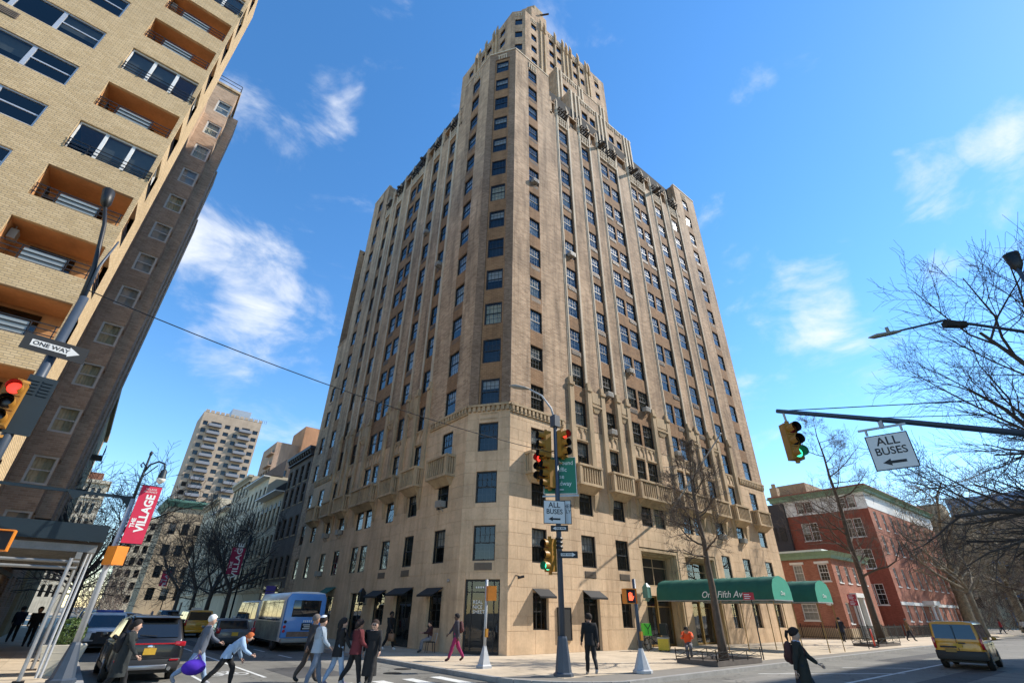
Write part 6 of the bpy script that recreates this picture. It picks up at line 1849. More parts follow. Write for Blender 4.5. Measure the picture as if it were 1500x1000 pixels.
def wheel(parent, x, y, r, side):
    key = round(r,3)
    if key not in wheel_cache:
        t = MB(Matrix.Rotation(math.pi/2,4,'X')); w = .11
        t.lathe([(r*.62,-w),(r*.93,-w),(r,-w*.6),(r,w*.6),(r*.93,w),(r*.62,w)], 24)
        k = MB(); 
        k.M = Matrix.Rotation(math.pi/2,4,'X'); k.lathe([(r*.64,-.085),(r*.62,-.1),(r*.2,-.07),(r*.2,.07),(r*.62,.1),(r*.64,.085)],20); k.M = None
        for i in range(5):
            a = 2*math.pi*i/5
            for yy in (-.1,.1): k.bar((.0,yy,0),(r*.6*math.cos(a),yy,r*.6*math.sin(a)),.06,.02)
        wheel_cache[key] = (t.mesh('tyre', M_TYRE, True), k.mesh('rim', M_RIM))
    tm, km = wheel_cache[key]
    o = link('wheel', None, parent, (x,y,r), 0, world=False)
    link('tyre', tm, o, world=False); link('rim', km, o, world=False)
def car(label, loc, rz, body, L=4.7, W=1.88, H=1.45, belt=.92, zb=.28, hood=.78, trunk=None, cab=(-1.9,-1.35,.35,1.15), r=.34, wb=2.75, cat='car', name='parked_car', group='cars on the side street', roofmat=None, tail='box', plate=M_PLATE, rear_trim=True, bars=False, splits=(.0,), wt=.80, tail_z=.95, lights=True, rg=(.16,.88,.88), gl=None, cbev=.05):
    t = thing(name, label, cat, loc, rz, group)
    gl = gl or M_CARGL
    hw = W/2; x0, x1 = -L/2, L/2; xr0, xr1, xf1, xf0 = cab
    trunk = belt if trunk is None else trunk
    st = [(x0,.86,zb+.16,trunk-.10),(x0+.08,.95,zb+.02,trunk),(x0+.5,1.0,zb,trunk),(xr0+.25,1.0,zb,belt),(-wb/2+.5,1.0,zb,belt),(0,1.0,zb,belt),(xf0-.2,1.0,zb,belt),(xf0+.2,.995,zb,belt-.02),(x1-.55,.97,zb,hood),(x1-.12,.9,zb+.03,hood-.12),(x1,.78,zb+.16,hood-.26)]
    rings = []
    for (x,k,z0,z1) in st:
        h = hw*k; zm = z0+(z1-z0)*.45
        rings.append([(x,-h*.93,z0),(x,-h*.99,z0+.12),(x,-h,zm),(x,-h*.97,z1-.07),(x,-h*.86,z1),(x,-h*.4,z1+.025),(x,h*.4,z1+.025),(x,h*.86,z1),(x,h*.97,z1-.07),(x,h,zm),(x,h*.99,z0+.12),(x,h*.93,z0)])
    m = MB(); m.loft(rings); b = m.build('body', body, t, True, world=False); bevel(b,.03,2)
    wbt = hw*.93; wtp = hw*wt
    def side_y(z): return wbt+(wtp-wbt)*(z-belt)/(H-belt)
    c = MB(); zr = H
    pts = [(xr0,-wbt,belt-.06),(xf0,-wbt,belt-.06),(xf0,wbt,belt-.06),(xr0,wbt,belt-.06),(xr1,-wtp,zr-.03),(xf1,-wtp,zr-.03),(xf1,wtp,zr-.03),(xr1,wtp,zr-.03),(xr1+.12,-wtp*.6,zr+.02),(xf1-.15,-wtp*.6,zr+.02),(xf1-.15,wtp*.6,zr+.02),(xr1+.12,wtp*.6,zr+.02)]
    c.add(pts,[(0,1,2,3),(0,4,5,1),(3,2,6,7),(0,3,7,11,8,4),(1,5,9,10,6,2),(4,8,9,5),(7,6,10,11),(8,11,10,9)])
    cb = c.build('cabin', roofmat or body, t, True, world=False); bevel(cb,cbev,4)
    # glass
    def lerp(a,b,f): return a+(b-a)*f
    za, zc = belt+.03, H-.10
    fa, fc = (za-belt+.06)/(H-belt+.03), (zc-belt+.06)/(H-belt+.03)
    for s in (-1,1):
        xs_a = lerp(xr0,xr1,fa)+.14; xs_c = lerp(xr0,xr1,fc)+.12; xe_a = lerp(xf0,xf1,fa)-.22; xe_c = lerp(xf0,xf1,fc)-.12
        cuts = [0.0]+[ (q-xs_a)/(xe_a-xs_a) for q in splits ]+[1.0]
        for u, v in zip(cuts, cuts[1:]):
            g = MB(); e = .018
            u2, v2 = u+.015*(u > 0), v-.015*(v < 1)
            ya, yc = s*(side_y(za)+e), s*(side_y(zc)+e)
            g.add([(lerp(xs_a,xe_a,u2),ya,za),(lerp(xs_a,xe_a,v2),ya,za),(lerp(xs_c,xe_c,v2),yc,zc),(lerp(xs_c,xe_c,u2),yc,zc)],[(0,1,2,3)])
            g.build('side_window', gl, t, world=False)
    for nm, xa, xb, sg in (('rear_window',xr0,xr1,-1),('windshield',xf0,xf1,1)):
        g = MB(); e = .016*sg; f0, f1, fw = rg if sg < 0 else (.1,.88,.88)
        p = lambda f,y: (lerp(xa,xb,f)+e, y*lerp(wbt,wtp,f)*fw, lerp(belt-.06,zr-.03,f)+.012)
        g.add([p(f0,-1),p(f0,1),p(f1,1),p(f1,-1)],[(0,1,2,3)]); g.build(nm, gl, t, world=False)
    for x in (-wb/2, wb/2):
        for s in (-1,1):
            a = MB(); n = 16; vs=[]; fs=[]
            for k in range(n+1):
                an = math.pi*k/n
                for rr in (r*1.0,r*1.16): vs.append((x+rr*math.cos(an), s*(hw+.006), r+rr*math.sin(an)))
            for k in range(n): fs.append((2*k,2*k+1,2*k+3,2*k+2))
            a.add(vs,fs); a.add([(x+r*1.04*math.cos(math.pi*k/n), s*(hw-.0+.003), max(zb-.02,r+r*1.04*math.sin(math.pi*k/n))) for k in range(n+1)],[tuple(range(n+1))])
            a.build('wheel_arch', M_TRIM, t, world=False)
            wheel(t, x, s*(hw-.10), r, s)
    bm_ = MB(); tz = zb+.02
    bm_.box(x0-.05,x0+.25,-hw*.9,hw*.9,tz,tz+(.30 if rear_trim else .16)); bevel(bm_.build('rear_bumper', M_TRIM if rear_trim else body, t, world=False),.03)
    bm_ = MB(); bm_.box(x1-.25,x1+.03,-hw*.82,hw*.82,tz,tz+.16); bevel(bm_.build('front_bumper', M_TRIM, t, world=False),.03)
    for s in (-1,1):
        l = MB()
        if tail == 'box': l.box(x0-.03,x0+.22,s*hw*.93-.13,s*hw*.93+.045,tail_z-.16,tail_z+.10)
        elif tail == 'tall': l.box(x0-.02,x0+.14,s*hw*.93-.08,s*hw*.93+.03,tail_z-.32,tail_z+.10)
        else: l.box(x0+.0,x0+.3,s*hw*.74-.20,s*hw*.74+.10,tail_z-.08,tail_z+.05)
        bevel(l.build('taillight', M_TAIL, t, world=False),.02)
        h = MB(); h.box(x1-.38,x1-.06,s*hw*.72-.18,s*hw*.72+.14,hood-.24,hood-.09); bevel(h.build('headlight', M_HEAD, t, world=False),.02)
        q = MB(); q.box(xf0-.42,xf0-.26,s*(hw+.02)-.0,s*(hw+.02)+s*.17,belt+.02,belt+.16) if s > 0 else q.box(xf0-.42,xf0-.26,s*(hw+.02)-.17,s*(hw+.02),belt+.02,belt+.16)
        bevel(q.build('mirror', body, t, world=False),.03)
        for xx in splits:
            k = MB(); k.box(xx-.008,xx+.008,s*hw-.006,s*hw+.006,zb+.12,belt-.06); k.build('door_seam', M_TRIM, t, world=False)
            k = MB(); k.box(xx+.08,xx+.24,s*(hw+.01)-.015,s*(hw+.01)+.015,belt-.17,belt-.14); k.build('door_handle', M_TRIM if rear_trim else M_CHROME, t, world=False)
        sl = MB(); sl.box(-wb/2+r*1.1,wb/2-r*1.1,s*hw*.985-.02,s*hw*.985+.02,zb-.02,zb+.1); sl.build('sill', M_TRIM, t, world=False)
    if plate:
        k = MB(); k.box(x0-.075,x0-.045,-.16,.16,tail_z-.28,tail_z-.11); k.build('licence_plate', plate, t, world=False)
    ud = MB(); ud.box(x0+.3,x1-.3,-hw*.8,hw*.8,zb-.08,zb+.05); ud.build('underbody', M_TRIM, t, world=False)
    return t
M_PBLK = paint('black_car_paint',(0.010,0.010,0.011)); M_PWHT = paint('white_car_paint',(0.72,0.72,0.70)); M_PYEL = paint('taxi_yellow_paint',(0.72,0.33,0.012)); M_PGRY = paint('grey_car_paint',(0.10,0.105,0.11)); M_PSIL = paint('silver_car_paint',(0.38,0.39,0.40)); M_PBLU = paint('dark_blue_car_paint',(0.02,0.035,0.07))
RD = -.135; UPY = math.pi/2
suv = car('shiny black SUV stopped at the left kerb with red tail lights', (2.45,22.75,RD), UPY, M_PBLK, 4.75,1.93,1.72,1.06,.30,1.0,None,(-2.30,-1.72,.45,1.35),.37,2.82,'car','black_suv',None,splits=(-.95,.15),tail='wide',tail_z=1.0,wt=.74,rg=(.22,.80,.80),cbev=.12)
k = MB(); k.box(-2.40,-2.30,-.62,.62,.985,1.02); k.build('tail_light_bar', M_TAIL, suv, world=False)
k = MB(); k.prism([(-1.95,1.70),(-1.55,1.745),(-1.55,1.70),(-1.92,1.655)],'y',-.62,.62); bevel(k.build('roof_spoiler', M_PBLK, suv, world=False),.015)
k = MB(); k.box(-2.43,-2.36,-.62,.62,.62,.635); k.build('hatch_seam', M_TRIM, suv, world=False)
k = MB(); k.box(-2.45,-2.39,-.55,.55,.34,.46); bevel(k.build('skid_plate', M_RIM, suv, world=False),.02)
for s in (-1,1): k = MB(); k.box(-2.44,-2.39,s*.70-.12,s*.70+.12,.56,.60); k.build('reflector', M_TAIL, suv, world=False)
k = MB(); k.ell((-2.405,0,.93),.012,.10,.045,12,6); k.build('badge', M_CHROME, suv, world=False)
for s in (-1,1): k = MB(); k.M = Matrix.Rotation(math.pi/2,4,'Y'); k.cyl((-.36,s*.62,-2.5),(-.36,s*.62,-2.3),.055,.055,12); k.build('exhaust_tip', M_CHROME, suv, world=False)
for s in (-1,1): k = MB(); k.bar((-1.7,s*.68,1.76),(.4,s*.68,1.77),.035); k.build('roof_rail', M_TRIM, suv, world=False)
k = MB(); k.prism([(0,1.74),(.22,1.74),(.05,1.86)],'y',-.03,.03); k.build('roof_fin', M_PBLK, suv, world=False)
k = MB(); k.bar((-2.20,-.1,1.20),(-2.16,.35,1.23),.02); k.build('rear_wiper', M_TRIM, suv, world=False)
pc = car('white police SUV facing the camera behind the black SUV', (2.0,36.5,RD), -UPY, M_PWHT, 4.9,1.95,1.68,1.04,.32,1.02,None,(-2.3,-1.9,.45,1.25),.37,2.9,splits=(-.95,.15),rear_trim=True,wt=.78)
k = MB(); k.box(-.3,-.05,-.6,.6,1.70,1.82); bevel(k.build('light_bar', pm('blue_light_bar',(0.02,0.06,0.35),.2,.1), pc, world=False),.02)
k = MB(); k.box(2.4,2.46,-.55,.55,.55,.85); k.build('grille', M_TRIM, pc, world=False)
k = MB(); k.box(2.47,2.6,-.4,.4,.4,.9); k.build('push_bar', M_TRIM, pc, world=False)
for i,(lab,x,y,rz,mt,kw) in enumerate((
    ('dark sedan waiting in the lane behind the white haired man',7.7,35.6,UPY,M_PGRY,dict()),
    ('black sedan parked beyond the police car',2.0,43.5,-UPY,M_PBLK,dict()),
    ('white SUV parked farther along the left kerb',2.0,50.0,-UPY,M_PWHT,dict(H=1.7,belt=1.05,hood=1.02,zb=.33,cab=(-2.2,-1.8,.5,1.3))),
    ('silver sedan in the lane behind the police car',5.0,52.0,UPY,M_PSIL,dict()),
    ('dark blue sedan far along the side street',5.0,62.0,UPY,M_PBLU,dict()),
    ('white sedan farthest in the left lane',5.2,72.0,UPY,M_PWHT,dict()),
    ('silver SUV parked far along the left kerb',2.0,58.0,-UPY,M_PSIL,dict(H=1.7,belt=1.05,hood=1.02,zb=.33,cab=(-2.2,-1.8,.5,1.3))),
    ('dark SUV in the right lane beyond the yellow cab',8.4,66.0,UPY,M_PGRY,dict(H=1.72,belt=1.05,hood=1.02,zb=.33,cab=(-2.2,-1.8,.5,1.3))))):
    car(lab,(x,y,RD),rz,mt,splits=(-.75,.25),trunk=.95 if not kw else None,**kw)
cab_ = car('yellow taxi van seen from behind in the side street', (8.3,50.0,RD), UPY, M_PYEL, 4.8,1.9,1.80,1.08,.33,1.04,None,(-2.38,-2.2,.7,1.45),.35,2.9,'taxi','yellow_taxi','yellow taxis',splits=(-1.0,.2),tail='tall',tail_z=1.1,rear_trim=False,wt=.84)
k = MB(); k.box(-.2,.15,-.35,.35,1.82,1.98); k.build('roof_sign', M_SIGNW, cab_, world=False)
tx = car('yellow taxi van driving away at the right edge', (34.3,6.95,RD), rad(4), M_PYEL, 4.45,1.84,1.86,1.10,.34,1.08,None,(-2.2,-2.08,.75,1.5),.35,2.7,'taxi','yellow_taxi','yellow taxis',splits=(-.9,.3),tail='tall',tail_z=1.12,wt=.86)
k = MB(); k.box(-2.29,-2.26,-.008,.008,.7,1.74); k.build('door_seam', M_TRIM, tx, world=False)
k = MB(); k.box(-2.31,-2.25,.05,.65,.83,.9); k.build('door_handle', M_TRIM, tx, world=False); k = MB(); k.box(-2.31,-2.25,-.3,-.05,1.0,1.05); k.build('door_handle', M_TRIM, tx, world=False)
k = MB(); k.box(-2.30,-2.26,.1,.5,.66,.8); k.build('licence_plate', pm('worn_plate',(0.34,0.2,0.05),.6,.2), tx, world=False)
k = MB(); k.box(-2.27,-1.9,-.9,.9,.36,.72); bevel(k.build('bumper_cover', M_TRIM, tx, world=False),.04)
for s in (-1,1): k = MB(); k.bar((-1.9,s*.72,1.9),(.7,s*.72,1.9),.04); k.build('roof_rail', M_TRIM, tx, world=False)
car('far yellow taxi at the park corner', (84.0,9.0,RD), rad(10), M_PYEL, 4.45,1.84,1.7,1.05,.34,1.0,None,(-2.1,-1.8,.6,1.4),.35,2.7,'taxi','yellow_taxi','yellow taxis',splits=(-.9,.3))
# white passenger van
wv = car('white passenger van stopped behind the blue bus', (10.75,41.0,RD), UPY+.02, M_PWHT, 5.6,2.0,2.45,1.35,.34,1.3,None,(-2.76,-2.66,1.5,2.3),.36,3.4,'van','passenger_van',None,splits=(-1.5,-.3,.8),tail='tall',tail_z=1.2,wt=.90,rear_trim=False)
k = MB(); k.box(-2.86,-2.80,-.9,.9,.34,.55); k.build('rear_step', M_TRIM, wv, world=False)
k = MB(); k.box(-2.83,-2.79,-.008,.008,.6,2.3); k.build('door_seam', M_TRIM, wv, world=False)
# shuttle bus
M_BBLUE = paint('shuttle_blue_paint',(0.10,0.28,0.62)); M_BWRAP = pm('printed_wrap',(0.16,0.20,0.20),.45,.6,1.4,obj=True)
bus = thing('shuttle_bus', 'blue and white shuttle bus with tinted windows beside the tower', 'bus', (10.6,34.35,RD), UPY-.035)
LB, WB_, HB = 7.2, 2.25, 2.85
m = MB(); m.loft([[(x,-k*WB_/2,.45),(x,-k*WB_/2,1.3),(x,-k*WB_/2*.98,2.5),(x,-k*WB_/2*.86,HB-.06),(x,-.5,HB),(x,.5,HB),(x,k*WB_/2*.86,HB-.06),(x,k*WB_/2*.98,2.5),(x,k*WB_/2,1.3),(x,k*WB_/2,.45)] for x,k in ((-3.55,.97),(-3.4,1.0),(2.0,1.0),(2.6,.97))]); bevel(m.build('body', M_PWHT, bus, True, world=False),.05)
m = MB(); m.loft([[(x,-k,.42),(x,-k,z),(x,k,z),(x,k,.42)] for x,k,z in ((2.5,1.05,2.3),(3.0,1.0,1.45),(3.75,.85,1.15))]); bevel(m.build('front_hood', M_PWHT, bus, True, world=False),.06)
m = MB(); m.loft([[(x,-k*WB_/2,.62),(x,-k*WB_/2,1.3),(x,-k*WB_/2*.98,2.5),(x,-k*WB_/2*.84,HB-.10),(x,k*WB_/2*.84,HB-.10),(x,k*WB_/2*.98,2.5),(x,k*WB_/2,1.3),(x,k*WB_/2,.62)] for x,k in ((-3.60,.955),(-3.5,.985),(-3.2,1.008))]); bevel(m.build('rear_cap', M_BBLUE, bus, True, world=False),.05)
m = MB(); m.box(-3.625,-3.60,-.78,.72,1.62,2.42); bevel(m.build('rear_window', M_CARGL, bus, world=False),.02)
for s in (-1,1):
    for i in range(5):
        w_ = MB(); xa = -3.1+1.0*i; y = s*(WB_/2+.02); w_.add([(xa,y,1.42),(xa+.94,y,1.42),(xa+.94,y*.982,2.42),(xa,y*.982,2.42)],[(0,1,2,3)]); w_.build('side_window', M_CARGL, bus, world=False)
    w_ = MB(); w_.box(-3.15,2.3,s*(WB_/2+.004)-.008,s*(WB_/2+.004)+.008,.50,1.36); w_.build('side_wrap', M_BWRAP, bus, world=False)
    for z in (.95,1.15,1.38): l = MB(); l.M = Matrix.Translation((-3.6,s*.98,z)) @ Matrix.Rotation(-math.pi/2,4,'Y'); l.lathe([(.075,-.02),(.075,.03),(.05,.05)],14); l.build('taillight', M_TAIL if z < 1.3 else M_SIGD, bus, world=False)
    for x in (-2.1,2.75): wheel(bus, x, s*.98, .38, s)
m = MB(); m.box(-3.85,-3.45,-1.08,1.08,.42,.62); bevel(m.build('rear_bumper', M_AC, bus, world=False),.03)
m = MB(); m.box(-3.615,-3.6,-.95,.8,.68,.92); m.build('tail_print', pm('brown_print',(0.20,0.12,0.08),.5,.5,3.0), bus, world=False)
m = MB(); m.box(-3.618,-3.6,-.45,.1,.98,1.32); k = m.build('advert_panel', M_SIGD, bus, world=False)
for i in range(5): q = MB(); q.box(-3.622,-3.61,-.42+.1*i,-.37+.1*i,1.36,1.46); q.build('advert_mark', M_LETTER, bus, world=False)
for i in range(3): q = MB(); q.box(-3.624,-3.619,-.36,.02-.06*(i%2),1.22-.09*i,1.255-.09*i); q.build('advert_mark', M_LETTER, k, world=False)
m = MB(); m.box(-3.57,-3.54,-.55,.6,2.56,2.62); m.build('marker_light_bar', M_SIGD, bus, world=False)
m = MB(); m.box(-3.3,3.2,-.85,.85,.30,.46); m.build('underbody', M_TRIM, bus, world=False)
m = MB(); m.add([(2.63,-.95,1.5),(2.63,.95,1.5),(2.45,.9,2.4),(2.45,-.9,2.4)],[(0,1,2,3)]); m.build('windshield', M_CARGL, bus, world=False)

# ------------------------------------------------------------ people
SKINS = {'light': pm('skin_light',(0.52,0.32,0.23),.6,.06,obj=True), 'tan': pm('skin_tan',(0.36,0.20,0.13),.6,.06,obj=True), 'dark': pm('skin_dark',(0.11,0.06,0.04),.6,.06,obj=True)}
_cloth = {}
def cloth(c):
    k = tuple(round(x,3) for x in c)
    if k not in _cloth: _cloth[k] = pm('cloth_%d' % len(_cloth), c, .9, .14, 6.0, .25, 60, obj=True)
    return _cloth[k]
people = []
def person(label, loc, rz, H=1.72, skin='light', top=(0.02,0.02,0.02), legs=(0.02,0.02,0.025), shoes=(0.03,0.03,0.03), hair=(0.02,0.012,0.008), hairlen=0, lean=0.0, legL=(.38,.12), legR=(-.32,.30), armL=(-.4,.25), armR=(.4,.3), outL=.10, outR=.10, head=0.0, sit=False, coat=None, coat_len=0, bag=None, bald=False, cap=None, group='people on foot', neckdown=0.0, glasses=False, bulk=1.0, scarf=None):
    people.append(dict(locals()))
def build_people():
    jobs = []
    for P in people:
        s = P['H']/1.72; V = []; Rr = []; E = []; reg = []
        def add(p, r, parent, region):
            V.append(Vector(p)*s); Rr.append((r[0]*s, r[1]*s) if isinstance(r, tuple) else (r*s, r*s))
            i = len(V)-1
            if parent is not None: E.append((parent, i)); reg.append((parent, i, region))
            return i
        ln = P['lean']; c, sn = math.cos(ln), math.sin(ln); bk = P['bulk']
        def T(x, y, z):            # trunk point leaned about the hip
            z0 = z-.94; return (x*c+z0*sn, y, .94-x*sn+z0*c)
        pel = add((0,0,.95), (.14*bk,.175*bk), None, 'legs')
        wa = add(T(0.0,0,1.10), (.125*bk,.165*bk), pel, 'torso')
        ch = add(T(.01,0,1.30), (.14*bk,.195*bk), wa, 'torso')
        nk = add(T(.0,0,1.46), (.082,.10), ch, 'torso')
        nd = P['neckdown']
        hx = .02+.1*nd
        hb = add(T(hx*.5,0,1.505-.02*nd), (.07,.07), nk, 'head')
        h1 = add(T(hx+.01,0,1.56-.03*nd), (.118,.102), hb, 'head')
        h2 = add(T(hx+.0,0,1.645-.04*nd), (.124,.108), h1, 'head')
        h3 = add(T(hx-.0,0,1.70-.05*nd), (.084,.076), h2, 'head')
        hands = []
        for sd, (a, e), o in ((1,P['armL'],P['outL']),(-1,P['armR'],P['outR'])):
            sh = T(0,sd*.205,1.40)
            shi = add(sh, .098*bk, ch, 'torso')
            a2 = a+ln*.5
            el = (sh[0]+.28*math.sin(a2)*math.cos(o), sh[1]+sd*.28*math.sin(o), sh[2]-.28*math.cos(a2)*math.cos(o))
            eli = add(el, .062*bk, shi, 'arms')
            b = a2+e
            wr = (el[0]+.245*math.sin(b), el[1]+sd*.03, el[2]-.245*math.cos(b))
            wri = add(wr, .042, eli, 'arms')
            hands.append((Vector(wr)*s, Vector((math.sin(b+.15),0,-math.cos(b+.15))), sd))
        feet = []
        for sd, (a, kb) in ((1,P['legL']),(-1,P['legR'])):
            hp = (0,sd*.095,.90); hpi = add(hp, .105*bk, pel, 'legs')
            kn = (hp[0]+.425*math.sin(a), hp[1], hp[2]-.425*math.cos(a)); kni = add(kn, .082*bk, hpi, 'legs')
            md = (kn[0]+.16*math.sin(a-kb)-.01, kn[1], kn[2]-.16*math.cos(a-kb)); mdi = add(md, .077, kni, 'legs')
            an = (kn[0]+.40*math.sin(a-kb), kn[1], kn[2]-.40*math.cos(a-kb)); ani = add(an, .062, mdi, 'legs')
            pit = (a-kb)*.7 if (a-kb) < 0 else -(a-kb)*.35
            hl = (an[0]-.045*math.cos(pit), an[1], an[2]-.055); to = (an[0]+.16*math.cos(pit), an[1]+sd*.015, an[2]-.06+.16*math.sin(pit))
            mi = (an[0]+.05*math.cos(pit), an[1], an[2]-.05+.05*math.sin(pit)); mii = add(mi, (.055,.05), ani, 'feet'); add(to, (.042,.046), mii, 'feet')
            feet += [hl[2]*s-.03*s, to[2]*s-.032*s]
        dz = -min(feet)
        for v in V: v.z += dz
        me = bpy.data.meshes.new('skeleton'); me.from_pydata([tuple(v) for v in V], E, [])
        ob = bpy.data.objects.new('skeleton', me); COL.objects.link(ob)
        md_ = ob.modifiers.new('skin','SKIN'); md_.use_smooth_shade = True
        sv = me.skin_vertices[0].data
        for i, r in enumerate(Rr): sv[i].radius = r
        sv[0].use_root = True
        ob.modifiers.new('sub','SUBSURF').levels = 2; ob.modifiers['sub'].render_levels = 2
        jobs.append((P, ob, V, reg, hands, dz, s))
    bpy.context.view_layer.update()
    dg = bpy.context.evaluated_depsgraph_get()
    for P, ob, V, reg, hands, dz, s in jobs:
        me = bpy.data.meshes.new_from_object(ob.evaluated_get(dg))
        verts = [v.co.copy() for v in me.vertices]; faces = [tuple(p.vertices) for p in me.polygons]
        bpy.data.objects.remove(ob)
        mats = {'torso':0,'arms':0,'legs':1,'feet':2,'head':3}
        mi = []
        ww = [2.0 if r == 'torso' else 1.0 for (_,_,r) in reg]
        for f in faces:
            cc = sum((verts[i] for i in f), Vector())/len(f); best = (9e9,0)
            for a, b, r in reg:
                A, B = V[a], V[b]; d = B-A; t = max(0,min(1,(cc-A).dot(d)/max(d.length_squared,1e-9))); ds = (cc-A-d*t).length
                if ds < best[0]: best = (ds, mats[r])
            mi.append(best[1])
        from mathutils import noise as _nz
        for vi, v in enumerate(verts):
            if v.z < 1.45*s+dz: verts[vi] = v + Vector((_nz.noise(v*9.0+Vector((vi*0,3,0))), _nz.noise(v*9.0+Vector((7,0,0))), 0))*.016*s
        m = MB(); m.v = [tuple(v) for v in verts]; m.f = faces; m.mi = mi; m.cur = 3
        for w, d, sd in hands:      # palm, four fingers and a thumb growing out of the wrist
            w = w+Vector((0,0,dz)); y = Vector((0,1,0)); fwd = d.cross(y).normalized()
            if fwd.x < 0: fwd = -fwd
            m.tube([w-d*.02*s,w+d*.04*s,w+d*.09*s],[.028*s,.036*s,.034*s],8,True,.55)
            for k in range(4):
                o = (k-1.5)*.017*s; L = (.062,.072,.068,.055)[k]*s
                b0 = w+d*.085*s+fwd*o; b1 = b0+d*L*.55-y*sd*.012*s; b2 = b1+d*L*.4-y*sd*.025*s
                m.tube([b0,b1,b2],[.0095*s,.009*s,.0065*s],5)
            b0 = w+d*.03*s+fwd*.028*s; m.tube([b0,b0+d*.035*s+fwd*.022*s,b0+d*.065*s+fwd*.024*s],[.011*s,.0105*s,.008*s],5)
        t = thing('person', P['label'], 'person', P['loc'], P['rz'], P['group'])
        skin = SKINS[P['skin']]
        m.build('body', [cloth(P['top']), cloth(P['legs']), cloth(P['shoes']), skin], t, True, world=False)
        hc = V[6]; nk = V[3]; hr = .120*s
        # face: eyes, nose, mouth, ears
        fc = MB(); ce = hc+Vector((.0,0,-.035*s))
        fwd = Vector((math.cos(P['head']),math.sin(P['head']),0)); lft = Vector((-fwd.y,fwd.x,0))
        fc.cur = 0
        for q in (-1,1): e = ce+fwd*.096*s+lft*q*.034*s; fc.ell(e,.012*s,.012*s,.008*s,6,4)
        b = ce+fwd*.094*s-Vector((0,0,.066*s)); fc.bar(b-lft*.022*s,b+lft*.022*s,.012*s,.008*s)
        if P['glasses']:
            for q in (-1,1): e = ce+fwd*.106*s+lft*q*.036*s; fc.ell(e,.014*s,.03*s,.024*s,8,5)
        fo = fc.build('facial_features', M_LETTERB, t, True, world=False)
        ns = MB(); b = ce+fwd*.092*s; ns.add([b+Vector((0,0,.01*s))+lft*.012*s,b+Vector((0,0,.01*s))-lft*.012*s,b-Vector((0,0,.035*s))-lft*.018*s,b-Vector((0,0,.035*s))+lft*.018*s,b+fwd*.032*s-Vector((0,0,.028*s))],[(0,1,4),(1,2,4),(2,3,4),(3,0,4)])
        for q in (-1,1): ns.ell(ce+lft*q*.095*s-Vector((0,0,.005*s)),.018*s,.01*s,.03*s,6,4)
        ns.build('nose_and_ears', skin, t, True, world=False)
        # hair
        hm = MB(); n, k = 14, 8; top_c = hc+Vector((-.012*s,0,.005*s)); vs = []; fs = []
        rngp = random.Random(len(P['label']))
        for i in range(k+1):
            th = math.pi*.72*i/k
            for j in range(n):
                a = 2*math.pi*j/n; d = Vector((math.cos(a),math.sin(a),0))
                front = d.dot(fwd)
                tt = th*(1.0-.47*max(0,front)-.10*(1-abs(front)))
                rr = hr*(1.06+.05*rngp.uniform(-1,1))
                vs.append(top_c+d*(rr*.98*math.sin(tt))+Vector((0,0,hr*1.02*math.cos(tt))))
        for i in range(k):
            for j in range(n): fs.append((i*n+j,i*n+(j+1)%n,(i+1)*n+(j+1)%n,(i+1)*n+j))
        hm.add(vs, fs)
        if P['hairlen'] > 0:
            L = P['hairlen']*s; bk = top_c-fwd*.055*s
            hm.tube([bk+Vector((0,0,.02*s)),bk-fwd*.03*s-Vector((0,0,.08*s)),bk-fwd*.035*s-Vector((0,0,.08*s+L*.5)),bk-fwd*.02*s-Vector((0,0,.08*s+L))],[.085*s,.095*s,.085*s,.035*s],10)
        elif P['hairlen'] < 0:      # ponytail
            bk = top_c-fwd*.09*s+Vector((0,0,.02*s)); hm.tube([bk,bk-fwd*.07*s,bk-fwd*.10*s-Vector((0,0,.10*s)),bk-fwd*.08*s-Vector((0,0,.2*s))],[.03*s,.04*s,.035*s,.012*s],8)
        if not P['bald']: hm.build('hair', cloth(P['hair']), t, True, world=False)
        if P['cap']:
            cm = MB(); cm.add([Vector(top_c)+(v-Vector(top_c))*1.09+Vector((0,0,.012*s)) for v in vs[:n*5]], [f for f in fs if max(f) < n*5])
            pk = top_c+fwd*.10*s+Vector((0,0,.035*s)); cm.add([pk-lft*.07*s-fwd*.03*s,pk+lft*.07*s-fwd*.03*s,pk+lft*.05*s+fwd*.07*s-Vector((0,0,.015*s)),pk-lft*.05*s+fwd*.07*s-Vector((0,0,.015*s))],[(0,1,2,3)])
            cm.build('cap', cloth(P['cap']), t, True, world=False)
        if P['coat_len'] == 0 and not P['legL'][0] > 1: P['coat_len'] = .36
        if P['coat_len'] > 0:
            ct = MB(); rings = []; ln = P['lean']; L = P['coat_len']
            ch = V[2]; pe = V[0]
            for i, f in enumerate((0,.25,.5,.75,1.0)):
                z = (1.18-L*f); q = Vector(((z-.94)*math.sin(ln)*.7 if z > .94 else -.02*f, 0, z))*s+Vector((0,0,dz)); rx = (.145+.06*f*L)*s*P['bulk']; ry = (.175+.06*f*L)*s*P['bulk']
                ring = []
                for j in range(18):
                    a = 2*math.pi*j/18; wv = 1+.035*math.sin(5*a+i)*f; ring.append(q+Vector((rx*math.cos(a)*wv,ry*math.sin(a)*wv,0)))
                rings.append(ring)
            ct.loft(rings, True, False); ct.build('coat_skirt', cloth(P['coat'] or P['top']), t, True, world=False)
        if not P['scarf']: P['scarf'] = tuple(min(1,c*1.15) for c in P['top'])
        if P['scarf']:
            sc = MB(); sc.lathe([(.105*s,-.05*s),(.095*s,0),(.078*s,.035*s)],12,nk+Vector((0,0,.0))); sc.build('collar', cloth(P['scarf']), t, True, world=False)
